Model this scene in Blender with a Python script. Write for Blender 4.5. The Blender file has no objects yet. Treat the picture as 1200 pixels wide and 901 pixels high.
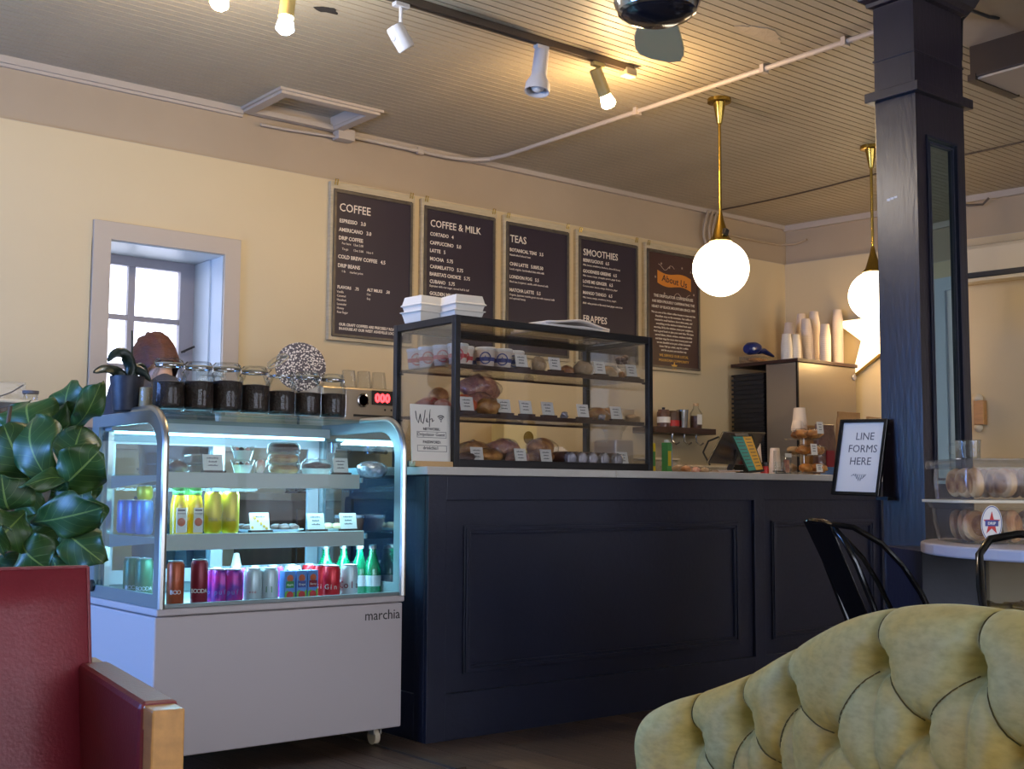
import bpy, math, random
from mathutils import Vector, Matrix
R = math.radians
PI = math.pi
SC = bpy.context.scene
COL = SC.collection
random.seed(7)

# ------------------------------------------------------------------ camera
cam_d = bpy.data.cameras.new('camera')
cam = bpy.data.objects.new('camera', cam_d)
COL.objects.link(cam)
cam_d.sensor_fit = 'HORIZONTAL'
cam_d.sensor_width = 36.0
cam_d.lens = 36.0 * 1438.0 / 1200.0
cam_d.clip_start = 0.05
cam_d.clip_end = 100
_y, _p, _r = R(38.894), R(4.982), R(0.309)
_f = Vector((math.sin(_y) * math.cos(_p), math.cos(_y) * math.cos(_p), math.sin(_p)))
_rt = Vector((math.cos(_y), -math.sin(_y), 0))
_u = _rt.cross(_f)
_r2 = _rt * math.cos(_r) + _u * math.sin(_r)
_u2 = -_rt * math.sin(_r) + _u * math.cos(_r)
cam.matrix_world = Matrix(((_r2.x, _u2.x, -_f.x, 0), (_r2.y, _u2.y, -_f.y, 0), (_r2.z, _u2.z, -_f.z, 0.95), (0, 0, 0, 1)))
SC.camera = cam

# ------------------------------------------------------------------ view, world, daylight
SC.view_settings.view_transform = 'Standard'
SC.view_settings.look = 'None'
SC.view_settings.gamma = 1
SC.view_settings.exposure = -0.08
SC.cycles.transparent_max_bounces = 32
SC.cycles.max_bounces = 8
SC.cycles.sample_clamp_indirect = 4.0
SC.cycles.caustics_reflective = False
SC.cycles.caustics_refractive = False

world = bpy.data.worlds.new('daylight sky')
SC.world = world
world.use_nodes = True
wn = world.node_tree.nodes
wn['Background'].inputs['Color'].default_value = (0.78, 0.82, 1.0, 1)
wn['Background'].inputs['Strength'].default_value = 5.0


def area_light(name, loc, target, sx, sy, power, color):
    l = bpy.data.lights.new(name, 'AREA')
    l.shape = 'RECTANGLE'
    l.size = sx
    l.size_y = sy
    l.energy = power
    l.color = color
    o = bpy.data.objects.new(name, l)
    o.location = loc
    o.rotation_euler = (Vector(target) - Vector(loc)).to_track_quat('-Z', 'Y').to_euler()
    COL.objects.link(o)
    return o


# daylight entering by the street windows (left wall and the wall behind the camera)
area_light('daylight_left', (-1.58, 4.3, 1.35), (3, 4.1, 0.9), 1.6, 1.3, 165, (0.09, 0.33, 1.0))
area_light('daylight_rear', (0.3, -3.42, 1.7), (0.8, 3, 1.5), 3.7, 2.0, 88, (0.74, 0.86, 1.0))
area_light('daylight_rear_right', (5.2, -3.42, 1.7), (5.2, 3, 1.5), 3.2, 2.0, 30, (1.0, 0.93, 0.84))

# ------------------------------------------------------------------ materials
def mat(name, col, rough=0.5, metal=0.0, noise=0.0, nscale=8.0, bump=0.0, bscale=60.0, emit=0.0, ecol=None, coat=0.0,
        sheen=0.0, spec=0.5, stretch=None, dark=None, trans=0.0):
    m = bpy.data.materials.new(name)
    m.use_nodes = True
    nt = m.node_tree
    b = nt.nodes['Principled BSDF']
    c = tuple(col) + (1,)
    b.inputs['Base Color'].default_value = c
    b.inputs['Roughness'].default_value = rough
    b.inputs['Metallic'].default_value = metal
    b.inputs['Specular IOR Level'].default_value = spec
    b.inputs['Coat Weight'].default_value = coat
    b.inputs['Sheen Weight'].default_value = sheen
    b.inputs['Transmission Weight'].default_value = trans
    if emit:
        b.inputs['Emission Color'].default_value = tuple(ecol or col) + (1,)
        b.inputs['Emission Strength'].default_value = emit
    tc = None
    if noise or bump:
        tc = nt.nodes.new('ShaderNodeTexCoord')
        mp = nt.nodes.new('ShaderNodeMapping')
        nt.links.new(tc.outputs['Object'], mp.inputs['Vector'])
        if stretch:
            mp.inputs['Scale'].default_value = stretch
    if noise:
        n = nt.nodes.new('ShaderNodeTexNoise')
        n.inputs['Scale'].default_value = nscale
        n.inputs['Detail'].default_value = 4
        nt.links.new(mp.outputs[0], n.inputs['Vector'])
        r = nt.nodes.new('ShaderNodeValToRGB')
        dk = tuple(dark) + (1,) if dark else tuple(v * (1 - noise) for v in col) + (1,)
        r.color_ramp.elements[0].position = 0.32
        r.color_ramp.elements[1].position = 0.68
        r.color_ramp.elements[0].color = dk
        r.color_ramp.elements[1].color = c
        nt.links.new(n.outputs['Fac'], r.inputs['Fac'])
        nt.links.new(r.outputs['Color'], b.inputs['Base Color'])
    if bump:
        n2 = nt.nodes.new('ShaderNodeTexNoise')
        n2.inputs['Scale'].default_value = bscale
        n2.inputs['Detail'].default_value = 5
        nt.links.new(mp.outputs[0], n2.inputs['Vector'])
        bp = nt.nodes.new('ShaderNodeBump')
        bp.inputs['Strength'].default_value = bump
        bp.inputs['Distance'].default_value = 0.01
        nt.links.new(n2.outputs['Fac'], bp.inputs['Height'])
        nt.links.new(bp.outputs['Normal'], b.inputs['Normal'])
    return m


def pane(name, tint=(1, 1, 1), refl=0.12, rough=0.01, haze=0.0, hcol=(0.8, 0.8, 0.8), mult=0.45):
    m = bpy.data.materials.new(name)
    m.use_nodes = True
    nt = m.node_tree
    nt.nodes.clear()
    out = nt.nodes.new('ShaderNodeOutputMaterial')
    tr = nt.nodes.new('ShaderNodeBsdfTransparent')
    tr.inputs['Color'].default_value = tuple(tint) + (1,)
    gl = nt.nodes.new('ShaderNodeBsdfGlossy')
    gl.inputs['Roughness'].default_value = rough
    lw = nt.nodes.new('ShaderNodeFresnel')
    lw.inputs['IOR'].default_value = 1.38
    ml = nt.nodes.new('ShaderNodeMath')
    ml.operation = 'MULTIPLY_ADD'
    ml.inputs[1].default_value = mult
    ml.inputs[2].default_value = refl * 0.08
    nt.links.new(lw.outputs['Fac'], ml.inputs[0])
    mx = nt.nodes.new('ShaderNodeMixShader')
    nt.links.new(ml.outputs[0], mx.inputs['Fac'])
    nt.links.new(tr.outputs[0], mx.inputs[1])
    nt.links.new(gl.outputs[0], mx.inputs[2])
    last = mx
    if haze:
        df = nt.nodes.new('ShaderNodeBsdfDiffuse')
        df.inputs['Color'].default_value = tuple(hcol) + (1,)
        m2 = nt.nodes.new('ShaderNodeMixShader')
        m2.inputs['Fac'].default_value = haze
        nt.links.new(mx.outputs[0], m2.inputs[1])
        nt.links.new(df.outputs[0], m2.inputs[2])
        last = m2
    nt.links.new(last.outputs[0], out.inputs['Surface'])
    return m


def s2l(r, g, b):
    f = lambda v: (v / 255 / 12.92) if v <= 10 else ((v / 255 + 0.055) / 1.055) ** 2.4
    return (f(r), f(g), f(b))


M = dict(
    cream=mat('cream wall paint', s2l(210, 190, 150), 0.5, noise=0.06, nscale=1.5, bump=0.05, bscale=30),
    tan=mat('tan wall paint', s2l(176, 156, 128), 0.6, noise=0.08, nscale=2, bump=0.08, bscale=25),
    trimp=mat('tan trim paint', s2l(184, 170, 152), 0.5, bump=0.05, bscale=40),
    ceil=mat('ceiling board paint', s2l(176, 163, 138), 0.5, noise=0.10, nscale=3, bump=0.1, bscale=50),
    ceilflat=mat('plain ceiling paint', s2l(172, 158, 140), 0.6, noise=0.06),
    gap=mat('dark gap', (0.02, 0.015, 0.01), 0.9),
    jamb=mat('window jamb paint', s2l(190, 200, 205), 0.45),
    sash=mat('window sash paint', s2l(150, 148, 160), 0.5),
    navy=mat('navy paint', s2l(28, 33, 54), 0.42, noise=0.12, nscale=5, bump=0.12, bscale=45),
    navycol=mat('brushed navy column paint', s2l(36, 30, 40), 0.30, noise=0.2, nscale=6, bump=0.14, bscale=18, stretch=(3, 3, 0.6), coat=0.15),
    worktop=mat('pale worktop', s2l(196, 192, 186), 0.35, noise=0.05, nscale=20),
    whitebody=mat('white enamel', s2l(194, 186, 188), 0.35),
    railgrey=mat('pale shelf rail', s2l(180, 182, 174), 0.4),
    casegrey=mat('grey case frame', s2l(128, 140, 142), 0.35, 0.2),
    alu=mat('brushed aluminium', s2l(190, 188, 182), 0.28, 0.9),
    steel=mat('stainless steel', s2l(176, 166, 150), 0.36, 0.85, bump=0.04, bscale=6, stretch=(1, 1, 40)),
    chrome=mat('chrome', s2l(170, 170, 170), 0.12, 1.0),
    blackm=mat('black metal', s2l(26, 24, 26), 0.4, 0.3),
    blackg=mat('glossy black paint', s2l(12, 11, 12), 0.15, 0.2),
    blackp=mat('black plastic', s2l(24, 24, 26), 0.45),
    trackm=mat('grey brown track metal', s2l(92, 80, 68), 0.4, 0.4),
    spotw=mat('white spotlight enamel', s2l(205, 200, 196), 0.4),
    spoty=mat('yellowed spotlight enamel', s2l(200, 176, 110), 0.4),
    brass=mat('satin brass', s2l(178, 150, 72), 0.25, 1.0),
    globe=mat('glowing opal glass', (1, 0.86, 0.66), 0.3, emit=7.0, ecol=(1.0, 0.84, 0.62)),
    bulbw=mat('warm bulb', (1, 0.75, 0.45), 0.3, emit=60, ecol=(1.0, 0.72, 0.36)),
    bulbc=mat('cool bulb', (0.85, 0.92, 1), 0.3, emit=30, ecol=(0.72, 0.84, 1.0)),
    led=mat('cold led strip', (0.8, 0.95, 1), 0.3, emit=9, ecol=(0.36, 0.78, 1.0)),
    starm=mat('glowing star paper', (1, 0.85, 0.6), 0.4, emit=1.7, ecol=(1.0, 0.82, 0.54)),
    board=mat('dark aubergine board', s2l(44, 34, 46), 0.45, noise=0.08, nscale=3),
    board5=mat('brown board', s2l(70, 44, 38), 0.45, noise=0.08, nscale=3),
    chalk=mat('cream lettering', s2l(232, 220, 200), 0.6),
    chalkdim=mat('dim lettering', s2l(180, 160, 140), 0.6),
    orange=mat('orange banner', s2l(210, 130, 40), 0.5),
    oldwood=mat('weathered pale wood', s2l(196, 180, 146), 0.6, noise=0.2, nscale=10, stretch=(1, 1, 6)),
    bronze=mat('tarnished frame lip', s2l(104, 96, 84), 0.4, 0.4, noise=0.3, nscale=20),
    glass=pane('clear glass'),
    glasscase=pane('bakery case glass', (0.93, 0.93, 0.93), 0.2),
    glassblue=pane('chiller glass', (0.86, 0.97, 1.0), 0.10, mult=0.28),
    skyglass=pane('blue tinted glass', (0.30, 0.55, 1.0), 0.12),  # blue of the daylight put into the pane tint
    jarg=pane('jar glass', (0.95, 0.97, 0.97), 0.05),
    plasticc=pane('clear plastic', (0.9, 0.9, 0.88), 0.2, 0.12, haze=0.05, hcol=(0.8, 0.78, 0.75)),
    film=pane('cling film', (0.96, 0.96, 0.96), 0.15, 0.15, haze=0.02, mult=0.3),
    mirror=mat('tinted mirror', s2l(176, 196, 196), 0.02, 1.0),
    coffee=mat('coffee beans', s2l(48, 30, 20), 0.45, noise=0.5, nscale=90, bump=0.7, bscale=120),
    soil=mat('soil', s2l(40, 30, 22), 0.9, bump=0.6),
    white=mat('white card', s2l(226, 222, 214), 0.55),
    paperw=mat('white paper', s2l(216, 208, 204), 0.6),
    cupw=mat('white paper cup', s2l(226, 208, 190), 0.6),
    foam=mat('white foam clamshell', s2l(222, 214, 200), 0.6),
    kraft=mat('kraft paper', s2l(176, 130, 80), 0.65, noise=0.2, nscale=10, bump=0.3, bscale=15),
    red=mat('red print', s2l(190, 40, 36), 0.4),
    pinkred=mat('red band print', s2l(200, 70, 70), 0.5),
    blue=mat('blue print', s2l(60, 66, 130), 0.5),
    bluep=mat('blue plastic', s2l(28, 44, 110), 0.3),
    ink=mat('dark ink', s2l(40, 36, 38), 0.6),
    inkg=mat('grey ink', s2l(90, 88, 92), 0.6),
    wood=mat('dark shelf wood', s2l(66, 40, 30), 0.45, noise=0.3, nscale=6, stretch=(1, 12, 12)),
    oak=mat('golden oak', s2l(206, 150, 84), 0.4, noise=0.22, nscale=7, stretch=(8, 1, 8), coat=0.2),
    bamboo=mat('pale wood block', s2l(196, 160, 110), 0.5, noise=0.1),
    cabinet=mat('brown cabinet', s2l(96, 72, 54), 0.5, noise=0.3, nscale=4, stretch=(8, 8, 1)),
    leather=mat('burgundy leather', s2l(124, 34, 46), 0.44, noise=0.08, nscale=12, bump=0.10, bscale=160),
    bread=mat('baked crust', s2l(224, 164, 100), 0.5, noise=0.55, nscale=28, dark=s2l(140, 74, 34), bump=0.3, bscale=50),
    bagelm=mat('bagel crust', s2l(244, 204, 146), 0.5, noise=0.4, nscale=14, dark=s2l(190, 110, 48)),
    pastry=mat('golden pastry', s2l(214, 158, 84), 0.45, noise=0.5, nscale=25, dark=s2l(150, 88, 40), bump=0.5, bscale=60),
    choc=mat('chocolate cake', s2l(100, 66, 56), 0.4, noise=0.4, nscale=30, bump=0.3, coat=0.3),
    berry=mat('berry loaf', s2l(206, 146, 112), 0.4, noise=0.5, nscale=40, dark=s2l(136, 72, 76), bump=0.5, coat=0.4),
    pinkp=mat('pink wrapped roll', s2l(206, 110, 96), 0.3, noise=0.6, nscale=40, dark=s2l(235, 190, 170), coat=0.6),
    orangep=mat('orange wrapped roll', s2l(214, 96, 50), 0.3, noise=0.3, nscale=20, coat=0.6),
    cookie=mat('pale cookie', s2l(200, 168, 130), 0.6, noise=0.3, nscale=30, bump=0.3),
    cream2=mat('whipped cream', s2l(232, 228, 218), 0.5, bump=0.3),
    juice=mat('orange juice', s2l(238, 186, 20), 0.25, coat=0.5),
    yellowc=mat('yellow can', s2l(206, 180, 24), 0.35, 0.3),
    greenc=mat('dark green can', s2l(16, 92, 60), 0.35, 0.3),
    orangec=mat('burnt orange can', s2l(176, 72, 30), 0.35, 0.3),
    maroonc=mat('maroon can', s2l(130, 22, 40), 0.35, 0.3),
    pinkc=mat('pink purple can', s2l(216, 40, 130), 0.35, 0.3, noise=0.5, nscale=22, dark=s2l(90, 50, 150)),
    greyc=mat('pale grey can', s2l(190, 196, 200), 0.35, 0.3),
    redc=mat('red can', s2l(204, 26, 38), 0.3, 0.3),
    boxblue=mat('sky blue carton', s2l(90, 130, 190), 0.4),
    boxgreen=mat('grass green print', s2l(110, 160, 60), 0.5),
    bluecan=mat('blue can', s2l(70, 110, 180), 0.35, 0.3),
    greenglass=mat('green bottle glass', s2l(10, 150, 96), 0.08, coat=0.6, trans=0.5),
    hair=mat('auburn hair', s2l(96, 52, 40), 0.5, noise=0.5, nscale=14, bump=0.6, bscale=40, stretch=(1, 1, 5)),
    skin=mat('skin', s2l(206, 160, 134), 0.5),
    cloth=mat('charcoal cloth', s2l(62, 60, 66), 0.85, bump=0.2),
    denim=mat('blue denim', s2l(48, 58, 84), 0.85, bump=0.2),
    leafpot=mat('dark speckled pot', s2l(44, 46, 58), 0.5, noise=0.4, nscale=60),
    orchid=mat('dark orchid leaf', s2l(30, 44, 36), 0.35),
    stem=mat('brown stem', s2l(96, 74, 50), 0.7),
    basket=mat('basket planter', s2l(120, 96, 66), 0.8, bump=0.6),
    weave=mat('grey woven pattern', s2l(196, 192, 186), 0.7),
    banana=mat('banana yellow', s2l(214, 180, 40), 0.5, noise=0.4, nscale=14, dark=s2l(130, 96, 30)),
    duct=mat('brown duct sheet', s2l(60, 48, 38), 0.35, 0.3, noise=0.3, nscale=5),
    ductlight=mat('pale duct underside', s2l(170, 156, 138), 0.6),
    pvc=mat('white plastic cover', s2l(214, 200, 172), 0.45),
    fanblade=mat('grey green fan blade', s2l(214, 200, 148), 0.5),
    patch=mat('plaster patch', s2l(186, 172, 148), 0.8, bump=0.8, bscale=30),
    teal=mat('teal print', s2l(70, 150, 140), 0.5),
    palebox=mat('pale yellow card', s2l(226, 208, 150), 0.6),
    amber=mat('amber print', s2l(220, 170, 70), 0.5),
    redled=mat('red display digits', (1, 0.05, 0.05), 0.5, emit=5, ecol=(1, 0.04, 0.05)),
    screen=mat('dark screen', s2l(30, 30, 36), 0.15),
    silverwrap=mat('crumpled silver wrap', s2l(176, 176, 190), 0.22, 0.7, bump=0.8, bscale=60),
    greenlabel=mat('green carton', s2l(60, 130, 60), 0.5),
)

M['navycol'].node_tree.nodes['Principled BSDF'].inputs['Coat Roughness'].default_value = 0.28


# ------------------------------------------------------------------ mesh builder
class MB:
    def __init__(s):
        s.v = []
        s.f = []
        s.m = []

    def _add(s, vs, fs, mi=0, T=None):
        k = len(s.v)
        if T is not None:
            vs = [tuple(T @ Vector(p)) for p in vs]
        s.v += [tuple(p) for p in vs]
        s.f += [tuple(i + k for i in f) for f in fs]
        s.m += [mi] * len(fs)
        return s

    def box(s, a, b, mi=0, T=None):
        x0, y0, z0 = a
        x1, y1, z1 = b
        vs = [(x0, y0, z0), (x1, y0, z0), (x1, y1, z0), (x0, y1, z0), (x0, y0, z1), (x1, y0, z1), (x1, y1, z1), (x0, y1, z1)]
        return s._add(vs, [(0, 3, 2, 1), (4, 5, 6, 7), (0, 1, 5, 4), (1, 2, 6, 5), (2, 3, 7, 6), (3, 0, 4, 7)], mi, T)

    def quad(s, a, b, c, d, mi=0):
        return s._add([a, b, c, d], [(0, 1, 2, 3)], mi)

    def lathe(s, prof, n=24, c=(0, 0, 0), mi=0, T=None, caps=True, sx=1.0, sy=1.0):
        vs, fs = [], []
        for r, z in prof:
            for i in range(n):
                a = 2 * PI * i / n
                vs.append((c[0] + r * sx * math.cos(a), c[1] + r * sy * math.sin(a), c[2] + z))
        for j in range(len(prof) - 1):
            for i in range(n):
                k = (i + 1) % n
                fs.append((j * n + i, j * n + k, (j + 1) * n + k, (j + 1) * n + i))
        if caps:
            if prof[0][0] > 1e-5:
                fs.append(tuple(reversed(range(n))))
            if prof[-1][0] > 1e-5:
                fs.append(tuple(range((len(prof) - 1) * n, len(prof) * n)))
        return s._add(vs, fs, mi, T)

    def sphere(s, c, r, n=20, m=12, mi=0, sc=(1, 1, 1), T=None, jit=0.0, seed=0):
        rn = random.Random(seed)
        prof = []
        vs, fs = [], []
        for j in range(1, m):
            t = PI * j / m
            for i in range(n):
                a = 2 * PI * i / n
                q = r * (1 + jit * (rn.random() - 0.5))
                vs.append((c[0] + q * sc[0] * math.sin(t) * math.cos(a), c[1] + q * sc[1] * math.sin(t) * math.sin(a), c[2] - q * sc[2] * math.cos(t)))
        for j in range(m - 2):
            for i in range(n):
                k = (i + 1) % n
                fs.append((j * n + i, j * n + k, (j + 1) * n + k, (j + 1) * n + i))
        b = len(vs)
        vs.append((c[0], c[1], c[2] - r * sc[2]))
        vs.append((c[0], c[1], c[2] + r * sc[2]))
        for i in range(n):
            k = (i + 1) % n
            fs.append((b, k, i))
            fs.append((b + 1, (m - 2) * n + i, (m - 2) * n + k))
        return s._add(vs, fs, mi, T)

    def cyl(s, p, q, r0, r1=None, n=16, mi=0):
        return s.tube([p, q], [r0, r0 if r1 is None else r1], n, mi)

    def tube(s, pts, r, n=10, mi=0, closed=False, flat=1.0):
        pts = [Vector(p) for p in pts]
        rs = r if isinstance(r, (list, tuple)) else [r] * len(pts)
        vs, fs = [], []
        up = None
        L = len(pts)
        for j, p in enumerate(pts):
            if closed:
                t = pts[(j + 1) % L] - pts[j - 1]
            else:
                t = pts[min(j + 1, L - 1)] - pts[max(j - 1, 0)]
            t.normalize()
            if up is None:
                up = Vector((0, 0, 1)) if abs(t.z) < 0.9 else Vector((1, 0, 0))
            a = t.cross(up)
            if a.length < 1e-4:
                a = t.cross(Vector((0, 1, 0)))
            a.normalize()
            up = a.cross(t).normalized()
            for i in range(n):
                w = 2 * PI * i / n
                vs.append(p + a * (rs[j] * math.cos(w)) + up * (rs[j] * flat * math.sin(w)))
        for j in range(L - 1 if not closed else L):
            j2 = (j + 1) % L
            for i in range(n):
                k = (i + 1) % n
                fs.append((j * n + k, j * n + i, j2 * n + i, j2 * n + k))
        if not closed:
            fs.append(tuple(range(n)))
            fs.append(tuple(reversed(range((L - 1) * n, L * n))))
        return s._add(vs, fs, mi)

    def prism(s, poly, h, T=None, mi=0):
        """polygon in local XY extruded from z=0 to z=h, then placed by T"""
        n = len(poly)
        vs = [(p[0], p[1], 0) for p in poly] + [(p[0], p[1], h) for p in poly]
        fs = [tuple(reversed(range(n))), tuple(range(n, 2 * n))]
        for i in range(n):
            k = (i + 1) % n
            fs.append((i, k, n + k, n + i))
        return s._add(vs, fs, mi, T)

    def ring(s, outer, inner, h, T=None, mi=0):
        """frame between two loops of equal count, extruded"""
        n = len(outer)
        vs = [(p[0], p[1], z) for z in (0, h) for L in (outer, inner) for p in L]
        fs = []
        for i in range(n):
            k = (i + 1) % n
            o0, i0, o1, i1 = i, n + i, 2 * n + i, 3 * n + i
            O0, I0, O1, I1 = k, n + k, 2 * n + k, 3 * n + k
            fs += [(o0, i0, I0, O0), (o1, O1, I1, i1), (o0, O0, O1, o1), (i0, i1, I1, I0)]
        return s._add(vs, fs, mi, T)

    def grid(s, P, mi=0):
        """P: rows of points"""
        nr, nc = len(P), len(P[0])
        vs = [p for row in P for p in row]
        fs = [(j * nc + i, j * nc + i + 1, (j + 1) * nc + i + 1, (j + 1) * nc + i) for j in range(nr - 1) for i in range(nc - 1)]
        return s._add(vs, fs, mi)

    def text(s, txt, size, T, mi=0, align='LEFT', depth=0.0006, bold=0.0, sx=1.0):
        """lettering in local XY (x right, y up), cap height about 0.7*size"""
        cu = bpy.data.curves.new('t', 'FONT')
        cu.body = txt
        cu.size = size
        cu.align_x = align
        cu.extrude = depth
        cu.offset = bold
        cu.resolution_u = 2
        o = bpy.data.objects.new('t', cu)
        me = o.to_mesh()
        vs = [(v.co.x * sx, v.co.y, v.co.z) for v in me.vertices]
        fs = [tuple(p.vertices) for p in me.polygons]
        s._add(vs, fs, mi, T)
        o.to_mesh_clear()
        bpy.data.objects.remove(o)
        bpy.data.curves.remove(cu)
        return s

    def build(s, name, m, parent=None, smooth=False, bevel=0.0, loc=None, world=False, ang=35, rot=None, uv=None):
        me = bpy.data.meshes.new(name)
        vs = s.v
        if world and parent is not None:
            L = parent.location
            vs = [(p[0] - L.x, p[1] - L.y, p[2] - L.z) for p in vs]
        me.from_pydata(vs, [], s.f)
        mats = m if isinstance(m, (list, tuple)) else [m]
        for q in mats:
            me.materials.append(q)
        if len(mats) > 1:
            me.polygons.foreach_set('material_index', s.m)
        if smooth:
            me.shade_smooth()
            me.set_sharp_from_angle(angle=R(ang))
        me.update()
        o = bpy.data.objects.new(name, me)
        COL.objects.link(o)
        if parent is not None:
            o.parent = parent
        if loc is not None:
            o.location = loc
        if rot is not None:
            o.rotation_euler = rot
        if bevel:
            b = o.modifiers.new('bevel', 'BEVEL')
            b.width = bevel
            b.segments = 2
            b.limit_method = 'ANGLE'
            b.angle_limit = R(40)
        return o


def thing(name, label, cat, loc=(0, 0, 0), rz=0.0, group=None):
    o = bpy.data.objects.new(name, None)
    COL.objects.link(o)
    o.location = loc
    o.rotation_euler = (0, 0, rz)
    o.empty_display_size = 0.05
    return tag(o, label, cat, group)


def tag(o, label, cat, group=None):
    o['label'] = label
    o['category'] = cat
    if group:
        o['group'] = group
    return o


def struct(o):
    o['kind'] = 'structure'
    return o


def stuff(o):
    o['kind'] = 'stuff'
    return o


def copy_tree(o, parent=None):
    c = o.copy()
    COL.objects.link(c)
    c.parent = parent
    for ch in [k for k in bpy.data.objects if k.parent == o]:
        copy_tree(ch, c)
    return c


_kids = {}


def dup(root, loc, rz=None, label=None, scale=None):
    """copy a thing with its parts (at most two levels)"""
    if root.name not in _kids:
        def gather(o):
            return [(k, gather(k)) for k in bpy.data.objects if k.parent == o]
        _kids[root.name] = gather(root)
    r = root.copy()
    COL.objects.link(r)
    r.location = loc
    if rz is not None:
        r.rotation_euler = (0, 0, rz)
    if label:
        r['label'] = label
    if scale:
        r.scale = (scale, scale, scale) if not isinstance(scale, (tuple, list)) else scale

    def rec(kids, par):
        for k, sub in kids:
            c = k.copy()
            COL.objects.link(c)
            c.parent = par
            rec(sub, c)
    rec(_kids[root.name], r)
    return r


def face_T(p, right, up):
    """matrix that maps local x,y,z to right, up, right x up at p"""
    x = Vector(right).normalized()
    y = Vector(up).normalized()
    z = x.cross(y).normalized()
    y = z.cross(x).normalized()
    return Matrix(((x.x, y.x, z.x, p[0]), (x.y, y.y, z.y, p[1]), (x.z, y.z, z.z, p[2]), (0, 0, 0, 1)))


FRONT = lambda p: face_T(p, (1, 0, 0), (0, 0, 1))      # text facing -y


def wall_cells(mb, u0, u1, z0, z1, t0, t1, holes, conv):
    us = sorted({u0, u1, *[h[0] for h in holes], *[h[1] for h in holes]})
    zs = sorted({z0, z1, *[h[2] for h in holes], *[h[3] for h in holes]})
    us = [u for u in us if u0 <= u <= u1]
    zs = [z for z in zs if z0 <= z <= z1]
    for a, b in zip(us, us[1:]):
        for c, d in zip(zs, zs[1:]):
            um, zm = (a + b) / 2, (c + d) / 2
            if any(h[0] < um < h[1] and h[2] < zm < h[3] for h in holes):
                continue
            conv(mb, a, b, c, d, t0, t1)


def lumpy(name, m, parent, c, rx, ry, rz, seed=0, amp=0.2, n=22, world=False, loc=None, flat=0.0, freq=3.0):
    """an uneven baked lump"""
    rn = random.Random(seed)
    ph = [(rn.uniform(1, freq + 2.5), rn.uniform(1, freq + 1.5), rn.uniform(0, 6.28), rn.uniform(0.4, 1)) for _ in range(5)]
    mb = MB()
    rows = 12
    vs, fs = [], []
    for j in range(rows + 1):
        t = PI * j / rows
        for i in range(n):
            a = 2 * PI * i / n
            d = 1 + amp * sum(w * math.sin(f1 * a * 1.0 // 1 * 0 + round(f1) * a + p) * math.sin(f2 * t) for f1, f2, p, w in ph) / 2
            z = -math.cos(t)
            if z < -1 + flat:
                z = -1 + flat
            vs.append((c[0] + rx * d * math.sin(t) * math.cos(a), c[1] + ry * d * math.sin(t) * math.sin(a), c[2] + rz * z * d))
    for j in range(rows):
        for i in range(n):
            k = (i + 1) % n
            fs.append((j * n + i, j * n + k, (j + 1) * n + k, (j + 1) * n + i))
    mb._add(vs, fs)
    return mb.build(name, m, parent, smooth=True, world=world, loc=loc, ang=70)


ORD = ['leftmost', 'second from the left', 'third from the left', 'fourth from the left', 'fifth from the left', 'sixth from the left', 'seventh from the left']

# ================================================================== THE SETTING
ZC = 3.02          # ceiling height
YB = 6.0           # back wall
XL, YR = -1.65, -3.5
rwx = lambda y: 7.556 + 0.137 * (6.0 - y)     # right wall leans 7.8 degrees off square

# floor: planks along y
fl = MB().box((XL - .1, YR - .1, -0.06), (9.2, 6.4, -0.012)).build('floor', M['gap'])
struct(fl)
plankm = []
for i, c in enumerate(((98, 78, 62), (112, 90, 70), (84, 68, 56))):
    plankm.append(mat('worn dark plank %d' % i, s2l(*c), 0.42, noise=0.45, nscale=5, stretch=(9, 0.8, 1), bump=0.35, bscale=12))
PW = 0.128
far = MB()
rn = random.Random(3)
plank_meshes = {}
k = 0
x = XL
while x < 8.9:
    inview = 0.9 < x < 4.7
    y = YR
    if inview:
        far.box((x, YR, -0.012), (x + PW - 0.003, 1.9, 0.0), mi=k % 3)
        y = 1.9
        off = rn.uniform(0, 0.9)
        cuts = [1.9, 2.2 + off, 3.4 + off * 0.8, 4.9]
        for a, b in zip(cuts, cuts[1:]):
            p = MB().box((0, 0, -0.012), (PW - 0.003, b - a - 0.003, rn.uniform(-0.0008, 0.0008))).build('plank', plankm[rn.randrange(3)], fl, loc=(x, a, 0))
        far.box((x, 4.9, -0.012), (x + PW - 0.003, 6.0, 0.0), mi=k % 3)
    else:
        far.box((x, YR, -0.012), (x + PW - 0.003, 6.0, 0.0), mi=k % 3)
    x += PW
    k += 1
stuff(far.build('distant_planks', plankm, fl))

# ceiling: narrow tongue and groove boards running along x
ce = MB()
for a, b in (((XL - .1, YR - .1, ZC + .008), (9.2, 5.60, ZC + .1)), ((XL - .1, 6.0, ZC + .008), (9.2, 6.4, ZC + .1)), ((XL - .1, 5.60, ZC + .008), (2.99, 6.0, ZC + .1)), ((3.50, 5.60, ZC + .008), (9.2, 6.0, ZC + .1))):
    ce.box(a, b)
ce = ce.build('ceiling', M['gap'])
struct(ce)
BW = 0.0512
bm = MB().box((XL, 0.003, ZC), (8.8, BW - 0.0035, ZC + 0.012))
proto = None
farb = MB()
HX0, HX1, HY0, HY1 = 2.99, 3.50, 5.60, 6.02     # hatch opening
y = YR
while y < 5.99:
    if y > 2.2:
        if y + BW > HY0:
            for a, b in ((XL, HX0), (HX1, 8.8)):
                MB().box((a, 0.003, ZC), (b, BW - 0.0035, ZC + 0.012)).build('board', M['ceil'], ce, loc=(0, y, 0))
        elif proto is None:
            proto = bm.build('board', M['ceil'], ce, loc=(0, y, 0))
        else:
            o = proto.copy()
            COL.objects.link(o)
            o.location = (0, y, 0)
    else:
        farb.box((XL, y + 0.003, ZC), (8.8, y + BW - 0.0035, ZC + 0.012))
    y += BW
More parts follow.
